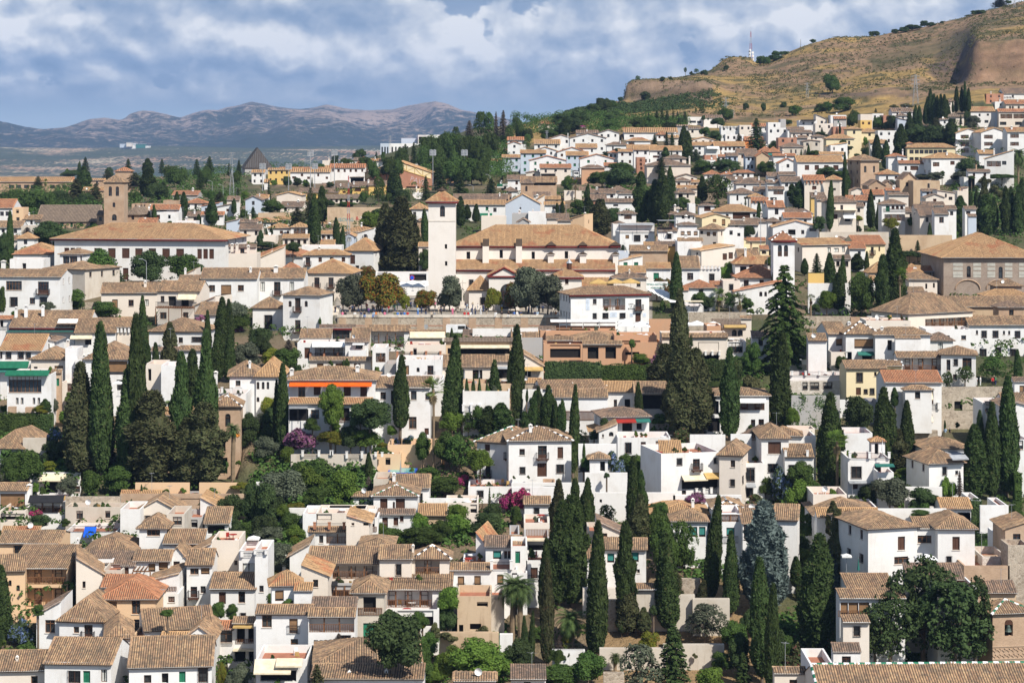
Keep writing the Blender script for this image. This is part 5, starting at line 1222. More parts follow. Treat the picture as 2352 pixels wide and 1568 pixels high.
SPEC=r'''
@0 0
2250 2500 1352 1545 1600 P10 Gk d=26 D=960 n=pyramid_roofed_hall | dark grey slate pyramid roof of a modern hall left of the yellow school
1060 1200 1535 1575 1600 P0 Br D=880
* cy 728 1478 1600 34
* cn 785 1445 1600 75
* cn 1178 1460 1640 95
* ce 1358 1455 1640 100
* cn 1488 1460 1600 60
* pi 1600 1520 1660 190
* cn 1808 1465 1640 95
* cn 1925 1440 1640 110
* pi 1890 1520 1660 110
* cn 2105 1500 1620 50
* cn 2195 1470 1620 50
* dk 1005 1535 1640 70
* pi 620 1545 1650 60
@1 0
1143 1222 1315 1318 1460 T0 Ub D=1060 d=20 n=office_building; x 1152,1350,14,90 1178,1350,14,90 1203,1350,12,90 | long white office block with vertical window slots behind the pine wood
1222 1532 1315 1318 1470 T4 Wb D=1062 d=20 n=office_building; x 1245,1350,14,100 1278,1350,14,70 1310,1350,14,60 1345,1345,14,60 1385,1345,14,70 1425,1345,14,80 1465,1350,14,80 1500,1350,14,90 | white office block with tall narrow windows above the dark pines
1335 1490 1268 1272 1320 T0 Ub D=1085 d=12 n=office_building | low grey rooftop storey of the white office block
1490 1700 1235 1240 1330 T6 Wb D=1080 d=10 n=office_building; x 1495,1240,70,90 | top block with black facade panel over the office building
610 700 1470 1475 1560 T0 Cb D=1000 | pale concrete box building left of the orange-roofed terraces
636 1030 1525 1556 1650 G0 Wo a=8x1s cor=r D=900; c 735,1493,10,35 787,1490,10,35 863,1492,10,35 883,1490,10,35 | long white terrace with orange roof and five chimneys behind the stadium poles
930 1045 1440 1500 1560 P0 Wr D=940; c 950,1490,14,20 | small white tower house with brown pyramid roof
1050 1200 1462 1480 1560 G0 Wo D=950; c 1090,1440,10,30 1155,1436,12,36
210 640 1540 1575 1640 G0 Wr D=930 a=9x1w; c 385,1545,9,20 415,1545,9,20 460,1548,9,20 | long white house row with brown roof in front of the olive hills
1460 1610 1465 1500 1570 F0 Wo D=930
895 1010 1450 1475 1540 G0 Cg D=990
2295 2400 1262 1300 1350 G0 Wr D=960; c 2300,1285,10,25
2200 2400 1300 1325 1400 G0 Wr D=930 a=4x1w; w 2212,1340,34,18
2132 2330 1370 1405 1500 G0 Wr D=900; w 2170,1425,25,30
2262 2440 1425 1450 1580 G0 Uo D=850 a=2x2g
2140 2262 1465 1485 1590 G0 Ur D=855 a=2x1g
2065 2150 1235 1262 1300 G0 Or D=1010
2200 2330 1232 1262 1300 G0 Or D=1005
* dd 1960 1110 1300 110 | bare leafless tree at the left end of the hilltop wood
* ga 2060 1025 1290 120 | tall eucalyptus with sparse crown on the skyline
* ga 2140 1030 1290 110
* dd 2205 1030 1300 60
* dd 2272 1018 1300 100 | dying brown conifer, rightmost of the hilltop wood
* ga 1840 1165 1300 70
* br 1170 1395 1500 40
* cn 1105 1395 1500 40
* dk 955 1365 1500 120
* pi 1000 1440 1520 120
* dk 730 1410 1500 60
* pi 720 1460 1580 90
* pi 850 1450 1580 150
* pi 590 1500 1590 90
* cn 1372 1325 1520 90
* cn 1450 1310 1520 80
* pi 1350 1350 1560 130
* cn 1285 1395 1560 50
* pi 1080 1470 1660 120
* pi 1200 1435 1640 150
* pi 1310 1440 1620 120
* pi 1590 1240 1500 170
* pi 1700 1225 1500 170
* pi 1790 1205 1520 170
* pi 1850 1220 1530 180
* pi 1940 1240 1540 180
* pi 2030 1250 1540 160
* pi 2150 1215 1440 150
* pi 2090 1330 1560 140
* pi 1560 1330 1560 160
* pi 1700 1400 1640 190
* pi 1860 1420 1680 190
* pi 1980 1440 1700 200
* pi 1790 1470 1700 180
* pi 2070 1460 1700 160
* pi 2250 1240 1330 90
* ga 2330 1150 1330 80
@1 1
-40 75 -5 20 130 G0 Wo D=900 a=2x2w
75 110 80 110 190 G0 Wo D=860
110 310 -20 -5 130 G0 yo D=880 a=4x2w n=school | long bright yellow school building behind the football lights
315 680 -20 15 120 G0 Wo D=850 a=5x1s; s 332,52,35,22 470,55,25,22 640,55,22,22
680 1000 -60 -25 90 G0 Wr D=860 a=6x1b
190 418 195 225 300 F-4 Co D=720; c 412,205,8,30
224 425 288 332 385 G-6 Cb D=690
0 110 225 255 390 G0 Wo D=700 a=3x2w; c 28,208,10,30
600 755 118 155 235 S0 yb D=800; w 620,192,32,28 | yellow house with solar panels on its dark roof
748 900 120 162 245 G0 yb D=795; s 795,185,30,22 860,188,30,22; c 770,118,14,26
885 1045 105 150 245 G0 yb D=790; s 905,160,60,32; c 893,95,14,30
1035 1190 95 135 240 G0 yb D=785; c 1025,78,18,40
395 755 165 200 290 G0 yb D=780 a=5x1s
620 950 222 258 300 G0 Cg D=720 a=7x1u | long low cream building with small bay windows under the yellow houses
870 990 20 60 130 G0 Gb D=860
1000 1615 -88 20 190 F0 Ro d=34 D=800 p=0.30 n=sports_hall; x 1380,145,120,22 | big red brick sports hall with cream gable trusses and graffiti
1745 1930 50 70 165 S0 Or D=830; w 1755,85,35,30 1815,88,30,35 | orange-red house among cypresses right of the sports hall
1440 1535 198 202 262 T0 Wb D=760 | small white round-cornered flat building below the sports hall
1345 1540 160 165 200 T0 Yb D=790
2215 2360 120 125 215 T0 Wb D=800 n=factory_showroom; | white pottery showroom with green framed lettering on its parapet
2275 2400 148 190 270 P0 Wb D=740
2075 2215 145 150 215 T0 Bb D=810
1815 2340 218 270 320 G0 Wb D=700; c 1935,262,10,22 2085,262,10,22; x 2195,250,20,30; c 2232,200,14,75
1860 2290 275 315 400 G0 Wo D=640; g 2110,333,25,35; A g 2060,390,110,25; w 2180,340,30,40 | white house with orange-brown roof and green awning right of the bell tower
2285 2420 245 300 420 L0 Do D=650
2070 2300 415 420 480 T0 Cb D=600
1420 1580 300 355 520 H0 Wo D=660; u 1443,378,28,55 1455,458,22,40 | two-storey white house with hipped roof directly left of the bell tower
1480 1545 435 465 560 P0 Bb D=590
-10 40 450 465 530 G0 Wo D=650
110 305 485 527 590 H0 Wo D=620; s 218,550,30,30 283,550,25,30
320 475 473 520 600 P0 Wo D=600; l 345,528,110,60 | square white mirador pavilion with open gallery left of the tall cypress
0 180 580 600 680 T0 Cb D=565
246 480 588 622 700 G0 Co D=555 a=4x1w | low cream house with ochre roof left of the tallest cypress
0 110 440 475 520 G0 Wr D=660 a=3x1s
90 200 450 475 560 G0 Wo D=650
190 310 425 455 500 G0 Co D=665 a=2x1w
600 840 462 492 560 G0 Wo D=640 a=4x1w
610 730 500 545 560 S0 Cb D=620
790 1130 515 562 620 H0 Co D=590 d=10
600 725 555 585 640 G0 Wo D=580 a=3x1w
880 985 498 524 560 F5 Rr D=640 d=7
810 900 575 605 680 F0 Uo D=560
930 1090 525 575 640 L-8 Wo D=575
820 1080 630 738 890 H-14 Wo D=520 d=9; s 862,772,48,85; x 912,870,35,25 | white house with broad hipped roof left of the great dark conifers
420 787 645 690 760 T0 Wb D=530 | blank white wall house with one raised sloping parapet
595 715 640 688 760 G0 Co D=545
430 850 728 776 900 H0 Wo D=505 | low white walled house with ochre roof behind the mirador houses
-20 430 685 790 900 H-10 Wr D=515 | white house with orange-brown roof and bay below the white wall
-30 262 700 835 900 L4 Co D=500 | cream house with long gable slope facing right of the school
255 380 840 895 960 P0 Wr D=500
440 880 812 945 1260 H-6 Co D=478; d 535,980,48,90 665,980,48,90; i 667,1128,48,80 | cream-topped tall house with two balconies beside the lookout square
-300 440 900 990 1190 G0 Wt D=460; d 165,1020,60,120; u 40,1020,42,90 308,1020,42,85; c 160,865,45,60 | long white house with three green-curtained balcony windows
-30 245 1165 1262 1470 H0 Wt D=435; i 78,1325,70,130; | low white house left of the white mirador tower
248 585 1068 1147 1560 P-12 Wt D=428 d=9; v 297,1195,30,55 445,1195,30,55; d 357,1168,52,122; d 357,1370,52,110 | white tower house with pyramid roof, two small arched windows and balconies
575 655 1175 1215 1440 G0 Wr D=445
585 910 1420 1445 1590 S0 Db D=415 cor=r; w 700,1455,160,95 | glass-fronted roof room with dark red roof under the lookout wall
400 690 1460 1540 1640 S0 Wt D=410
870 1040 1450 1570 1640 S0 Ct D=408
1030 1410 1425 1475 1750 G0 Wt D=418; l 1050,1490,310,130 | restaurant house with open wooden terrace and diners under the lookout wall
1410 1740 1470 1500 1640 S0 Wt D=412; A c 1415,1478,320,52 | white terrace house with long cream awning below the lookout
1900 2360 1465 1555 1640 S0 Wt D=425; c 2085,1490,30,45
1495 1590 660 735 960 G0 Co D=510
* dk 40 540 720 60
* br 150 265 400 200
* co 380 340 520 150 | drooping dark cedar behind the pavilion
* co 500 160 470 110
* ce 610 140 480 100
* cy 533 215 690 130 | tallest cypress left of the church with broad base
* cy 745 430 700 66
* cy 795 510 770 55
* dk 340 650 760 160
* dk 60 650 720 260
* cy 140 530 590 36
* cy 95 525 590 22
* cn 118 80 280 46
* bl 165 85 140 60
* dk 380 60 150 90
* bl 455 80 150 60
* cn 515 60 150 20
* dk 280 50 150 90
* cn 465 80 150 60
* dk 680 100 160 70
* ga 1125 50 320 110 | pale poplar in front of the yellow houses
* cn 1165 85 290 40
* cy 1275 -20 280 140 | big cypress in front of the sports hall
* dk 1330 170 300 180
* cn 1560 50 270 90
* cn 1870 0 220 110
* cn 1690 -60 200 130
* cn 2160 70 220 100
* br 1920 160 220 70
* br 985 200 300 90
* br 830 285 340 180
* br 1215 200 300 60
* dk 680 270 330 90
* dk 1240 330 470 260
* bl 1050 370 560 180
* dk 1130 340 470 150
* cd 1190 300 940 210 | great dark conifer, left one of the pair beside the bell tower
* cd 1320 240 980 330 | great dark conifer, largest of those beside the bell tower
* cd 1440 430 960 200
* dk 1300 840 980 260
* cy 1555 350 680 70
* cy 1880 235 520 95
* cy 1945 310 450 70
* cy 2020 305 475 80
* dk 1560 720 930 120
* od 890 950 1290 300 | grey-green tree at the left end of the lookout square
* au 1150 930 1290 390 | large red and green autumn tree on the lookout square
* au 1010 870 1080 170
* yg 1362 1130 1290 100
* au 1560 1090 1290 200 | yellow and red tree in front of the bell tower
* od 1780 960 1290 250 | round grey-green tree in front of the church wall
* yg 2180 1070 1290 150
* cy 1795 1445 1700 45
* sh 590 1340 1420 30
* dk 40 1440 1640 230
@0 1
-40 660 62 105 250 G0 Bo D=900 n=brick_block; w 80,130,48,32 145,130,48,32 220,130,48,32 282,130,30,32 455,130,48,32 520,130,30,32 570,130,40,32; w 15,195,48,30 | long tan brick block with ochre roof behind the park trees
815 960 75 90 260 G0 Bo D=880
1165 1330 138 142 200 T0 Bb D=860
760 960 155 185 280 G0 Bo D=820
1580 1810 188 225 280 G0 Gr D=760 d=14 n=market_hall | pink metal-roofed hall between the cypresses
1700 1900 260 300 360 H0 Wr D=720 a=3x1w
1850 2020 292 325 420 L0 Ur D=680
1990 2160 298 335 420 L-5 Wb D=670; s 2078,350,25,25
2085 2200 238 270 330 S0 Cb D=710
2255 2400 232 270 400 F0 Ub D=690
1380 1640 318 360 490 G0 Wr D=640; w 1470,345,60,28; s 1435,405,35,40 1500,405,30,30 1595,372,28,25 1598,435,25,22 | white villa with glazed attic room right of the brick belfry
1250 1420 352 358 470 T0 Wb D=650
1470 1640 380 384 490 T0 Wb D=630
1210 1500 300 304 350 T0 Bb D=700; x 1240,305,14,40 1290,305,16,40 1320,305,14,40
1500 1640 268 272 320 T0 Bb D=720
1715 1860 380 420 470 S0 Cb D=640
1850 2050 380 410 470 G0 Wr D=630
2080 2200 445 475 560 L0 Ub D=600
2200 2360 450 475 540 G0 Cb D=600
2200 2400 495 540 620 G0 Cb D=570
1580 1800 460 465 520 T0 Wb D=600
115 215 335 340 490 T0 Pb D=640
-50 112 265 345 490 G0 Wr D=645; w 0,375,35,40 50,375,35,40 | white house with russet roof at left edge below the park
215 370 412 450 520 G0 Wt D=640
-30 195 465 525 600 G0 Wt D=600 a=2x1w
160 315 572 625 700 H0 Wt D=545
195 310 505 510 590 T0 Db D=590
0 190 600 640 700 G0 Ct D=550
330 890 322 470 530 G3 Bg D=640 d=20 n=church; | brick church nave with long grey tiled roof
890 960 370 408 500 S0 Bg D=632
1168 1275 340 408 500 H-8 Bg D=634 d=12
955 1138 40 108 520 P-2 Bt D=628 d=5.5 n=bell_tower ov=0.35; v 997,145,31,88 1062,145,31,88; v 1033,292,26,43; v 1028,400,44,58 | tan brick belfry with twin arched bell openings
1265 1430 440 492 540 G0 Br D=610
500 2062 495 632 1010 H-7 Wo d=21 D=497 cor=r ov=0.9 p=0.38 n=monastery fh=5 R=3x1s; s 590,708,46,40 647,708,42,40 700,708,45,40 865,710,70,90 992,712,70,92 1120,712,70,92 1241,713,70,90 1365,713,68,90 1490,714,70,90 1618,716,72,90 1812,718,42,92 1867,718,42,92 1922,718,43,92; s 1128,893,52,110 | long white monastery with dark red cornice and ochre hipped roof
120 505 665 755 900 H-6 Wo D=520 | low house with wide ochre roof behind the red-roofed one
125 440 700 768 900 H0 Wr D=505; s 170,820,16,50; s 405,808,16,40; c 10,820,45,50 | white house with orange-red hipped roof left of the monastery
90 400 810 812 950 T0 Wb D=480; x 205,850,35,55
550 765 718 768 1010 P-10 Wt D=478 d=7; m 640,783,70,75; w 578,783,60,70; m 737,780,15,75 | white tower house with glazed corner gallery and pyramid roof
412 780 840 910 1100 H-28 Dt D=465 d=12; w 655,990,12,55; R=1x2w | weathered house with ochre roof stepping down below the tower house
-60 555 910 978 1320 G-4 Wt D=440 d=9 R=2x2w; m 55,1012,145,85; d 348,1018,100,110; i 92,1160,70,85; w 272,1165,50,58; i 366,1160,66,80 | white house with wide wooden window, balcony and grilled windows at left edge
930 1445 1035 1125 1330 G5 Ct D=445 d=9; b 1030,1182,52,110; w 1180,1185,48,60; u 1330,1182,36,60; c 1320,1008,30,30 | cream house with small flowered balcony left of the veranda house
1445 1835 1020 1110 1400 G-6 Ct D=432 d=8; w 1475,1150,35,55; x 1545,1152,72,90; x 1665,1178,70,70; A c 1640,1130,170,48; r 1430,1205,375,45; J 1430,1262,360,100; m 1470,1300,60,60 1680,1300,50,55 | house with cream awning, iron balcony and timber pergola below it
1640 1845 965 1012 1080 S0 Ct D=455
1845 2360 900 992 1200 G0 Wt D=455; c 1692,888,22,78; m 1920,1050,55,60; b 2030,1048,95,105; m 2185,1050,55,55; c 2290,880,25,60; A n 2020,1152,110,4 | long white house with caged wooden window and flower pots
1710 1800 900 950 1000 L0 Ct D=462; w 1815,930,22,25
1790 1980 1155 1250 1340 L-20 Co D=425
1790 1985 1215 1325 1400 S-8 Wt D=420
2100 2360 745 760 1000 T0 Cb D=478; c 2118,665,30,40 2163,660,30,40 2267,680,30,35
2100 2355 690 700 900 S0 Cb D=482
90 800 1290 1440 1600 G0 Wt D=404 cor=r; c 133,1245,32,145 222,1228,35,70 380,1228,30,60; V t 50,1480,640,80; x 540,1395,110,30; A w 540,1360,180,33 | white house with roof dormer, white awning and tall chimney at left
690 1060 1360 1490 1620 G4 Wt D=400; A c 650,1510,200,30; x 780,1540,60,60 | house with satellite dish on its tan roof right of the dormer house
1075 1265 1360 1440 1640 S0 Ct D=402; B w 1085,1440,170,45,6 | cream terrace with balustrade between two tiled roofs
1100 1260 1355 1400 1500 G0 Ct D=412
1370 1890 1358 1478 1680 H-4 Wt D=398; s 1500,1530,34,45; w 1640,1530,40,50; i 1762,1525,95,45 | white house with long hipped roof behind the pointed cypresses
-60 130 1340 1365 1500 S0 Wr D=410; x 0,1375,30,60; r 0,1430,60,30
40 450 1525 1580 1700 G0 Wt D=385
* ce 775 -40 200 130
* ce 1360 -30 240 150
* co 990 0 120 110
* co 1240 20 170 190
* pi 1600 -30 150 230
* cn 1500 100 260 120
* cn 1840 0 220 90
* pi 1900 -10 140 120
* pi 650 -10 60 200
* pf 415 80 180 60
* co 350 50 170 90 | ragged grey conifer in front of the brick block
* pi 250 180 400 360 | broad green pine at the left edge of the park
* pi 130 170 330 180
* pi 420 190 380 200
* dk 40 210 300 180
* co 700 75 320 190 | layered dark cedar left of the belfry
* dk 560 180 340 200
* co 880 120 320 150
* dk 780 200 330 160
* br 1240 190 300 130
* dk 1420 110 290 180
* cy 1625 190 330 52
* cy 1690 195 450 75
* br 1560 460 500 60
* br 1930 180 270 120
* co 2020 195 300 130
* cn 2185 160 260 60
* bl 2240 190 260 90
* ga 2180 0 160 90
* ce 1420 310 480 45
* cn 1375 380 455 34
* cy 1790 330 440 48
* cy 1828 400 500 50
* cy 1945 250 500 115 | big cypress behind the right end of the monastery roof
* cy 2148 255 405 48
* cn 2062 395 490 56
* cn 2325 330 440 60
* br 2240 350 450 60
* dk 470 460 700 350 | large dark evergreen tree left of the monastery
* dk 390 520 690 200
* dd 250 520 640 120
* cy 90 370 870 75 | tall cypress at left edge beside the red-roofed house
* dk 30 560 880 110
* br 910 710 1100 330 | bright green tree in front of the monastery, leftmost
* dk 1000 880 1090 260
* dk 1380 730 1040 330 | grey-green tree in front of the monastery centre
* br 1700 760 1010 300 | green tree in front of the monastery, rightmost
* br 650 1085 1290 260
* br 950 1200 1350 260
* od 440 1200 1290 130
* cy 1308 1150 1760 115
* cy 1910 1280 1720 70
* cy 2030 1160 1720 130
* cy 2110 1180 1720 90
* cd 1565 1385 1740 130
* cy 965 1480 1700 50
* cy 1240 1480 1700 80
* od 2150 1200 1480 230
* br 2200 1290 1480 200
* bv 2190 1390 1480 110
* bv 1840 1320 1390 100
* br 20 1060 1340 70
* sh 160 1270 1340 130
@2 0
243 392 1122 1140 1210 H0 Cr D=1000; w 285,1150,35,20 355,1145,20,30; | cream villa with round bay standing alone below the wooded hillside
592 790 1200 1225 1290 G0 Wb D=900 a=2x1w; c 683,1188,12,30
790 985 1192 1225 1400 F0 Wb D=890 a=3x2w d=10
530 865 1225 1270 1420 F0 Wb D=860 d=14 a=4x2w; c 510,1222,8,30 | wide white gabled house in the centre of the upper village
345 560 1238 1275 1370 F0 Wb D=885 a=2x1w
205 440 1285 1325 1390 G0 Wo D=880 a=3x1w
1615 1790 1065 1075 1160 T0 Wb D=950; w 1630,1110,60,20 1700,1112,40,20
1760 1935 1060 1082 1180 G0 Wb D=945; g 1795,1085,14,18; g 1850,1110,14,20 | white farmhouse on the hill foot beside the lattice pylon
1030 1520 1178 1220 1290 G0 Wo D=890; x 1080,1240,40,20 | long low white building with ochre-brown roof under the pines
1330 1425 1210 1240 1300 P0 Wr D=870 a=2x1b
1430 1530 1245 1270 1350 G0 Co D=860
1625 1760 1170 1185 1270 G0 Cb D=900 a=2x1w
1515 1620 1150 1160 1270 G0 Gb D=905
1920 2090 1150 1160 1310 T0 Wb D=880 a=3x2w; B w 1920,1160,160,15,6 | white block with railed roof terraces at the foot of the golden hill
2090 2200 1140 1150 1310 T0 Cb D=878 a=2x1w
1960 2130 1230 1236 1320 T0 Wb D=860 a=3x1w
2200 2360 1140 1165 1300 G0 Wr D=880 a=3x1w
1055 1270 1270 1297 1390 H0 Wo D=840; c 1150,1285,10,20; l 1070,1300,55,40
870 1075 1310 1335 1400 H0 Wb D=830; i 920,1345,14,40; c 990,1290,10,30 | white house with low dark roof left of the brown-roofed row
1640 1860 1310 1340 1430 G0 Wo D=810 a=4x2w
1660 1860 1258 1285 1330 F0 Co D=840 d=12
1860 2140 1305 1345 1440 G0 Wo D=805 a=7x2s | long white house with ochre roof and many small windows
1780 1905 1340 1350 1440 T0 Wb D=800; A w 1790,1345,110,20
1060 1330 1335 1365 1440 G0 Wo D=800 a=3x2w
2140 2310 1260 1290 1370 G0 Xr D=850
-40 130 1262 1290 1370 G0 Wr D=890 a=3x1w
-40 80 1300 1325 1440 F0 Wr D=870
80 310 1380 1410 1600 G0 Uo D=820 d=9 a=3x3g
415 690 1352 1400 1480 F0 Wr D=830 d=10
590 780 1325 1360 1440 G0 Wo D=835
200 410 1350 1385 1450 F0 Wo D=835 d=9 a=2x1w
160 495 1430 1475 1600 F0 Wr D=780 d=10 a=3x2g; | white gabled house with green shutters in the upper left village
500 700 1395 1430 1620 G0 Uo D=800 a=4x3g
625 935 1415 1460 1640 F0 Wr D=770 d=10 a=2x2g | large white gabled house nearest the orange wall
890 1080 1370 1405 1520 H0 Wr D=790 a=5x1w
975 1120 1375 1395 1530 S0 Wo D=785
1120 1260 1345 1380 1600 G0 Wo D=770 a=2x3w
1215 1560 1345 1385 1520 G0 Wo D=772 a=4x2w; b 1295,1430,60,20; | white apartment house with broad ochre roof and green-grey cypress in front
1145 1225 1440 1445 1600 T0 Rb D=760 a=1x4b
1240 1640 1465 1522 1600 P0 Cb D=735 d=14; c 1622,1435,18,80 | cream mansion with brown hipped roof and tall chimney
1410 1600 1418 1455 1520 P0 Cb D=750 d=8
640 850 1520 1545 1640 H0 Ob D=745 | orange house under the white gabled houses
1760 1870 1430 1470 1540 T0 Wb D=770
1770 1880 1395 1425 1480 T0 Rb D=775
1975 2075 1410 1435 1530 G0 Ub D=760 a=2x1w | house with blue solar panels, left one of two
2145 2265 1405 1440 1570 G0 Ub D=755; w 2160,1515,20,35 2195,1515,20,35; w 2165,1450,20,25 2200,1450,20,25
2245 2360 1395 1440 1570 F0 Er D=750
2070 2250 1370 1410 1500 G0 Cb D=775
2270 2400 1350 1395 1480 H0 Cr D=790
1900 1990 1425 1440 1500 G0 Wr D=780
260 540 1512 1545 1620 G0 Cr D=765
850 960 1500 1525 1600 G0 Wr D=760
* ga 1155 695 748 50 | lone bare-stemmed tree on the edge of the cliff
* dk 1383 705 748 48
* sd 1463 702 742 40
* ga 1593 618 675 30
* ga 1692 632 675 48
* dk 1765 642 700 64
* sd 1645 655 700 44
* dk 1968 600 650 50
* pi 2280 512 600 90
* pi 2340 520 600 70
* cn 2245 1090 1390 170 | large dark fir on the right of the upper village
* dk 1890 1080 1165 120
* br 1775 1165 1260 90
* dk 1860 1200 1300 130
* co 2085 1230 1330 70
* dk 740 950 1060 130
* dk 820 900 1040 140
* br 880 900 1020 70
* br 920 920 1000 100
* dk 460 1040 1160 170
* dk 620 1020 1150 190
* dk 560 1080 1230 170
* dk 440 1150 1260 170
* ce 480 1080 1280 100
* br 330 1170 1290 160
* dk 140 1180 1290 100
* ga 140 1230 1390 70
* br 70 1140 1290 110
* ga 40 1080 1240 90
* dk 890 1050 1130 110
* br 900 1100 1190 150
* br 1150 1075 1200 140 | rounded pine on the slope, left of two
* br 1265 1060 1190 130
* cn 1330 1010 1150 50
* cn 1380 980 1150 50
* cn 1425 1010 1150 50
* cn 1480 1010 1110 30
* cn 1520 1020 1110 30
* dk 1550 1080 1170 80
* dk 1450 1120 1190 150
* cn 1590 1020 1150 40
* dk 1760 1060 1110 40
* cn 1255 1020 1110 20
* pi 1960 980 1120 130
* ga 1745 975 1055 60
* ga 1690 990 1045 20
* dk 2150 945 1015 60
* dk 2310 945 1030 50
* cn 1310 1230 1345 66
* cn 1420 1210 1350 60
* cn 1470 1225 1350 60
* cn 1550 1215 1350 50
* cy 1597 1155 1500 125 | tall cypress towering over the upper village centre
* cn 1690 1370 1480 90
* ce 1412 1350 1490 70
* cn 1465 1385 1430 24
* cn 1370 1450 1600 130
* dk 975 1360 1400 70
* dk 870 1390 1440 70
* br 1010 1490 1620 240
* br 1740 1470 1600 220
* dk 1960 1460 1600 260
* cn 1900 1445 1560 60
* br 2300 1480 1600 100
* sc 1210 730 748 26
* dk 1220 840 920 100
* dk 1000 890 940 50
* br 800 1040 1090 100
* dk 960 1020 1070 60
* dk 1010 1050 1100 80
* dk 1140 970 1020 60
'''
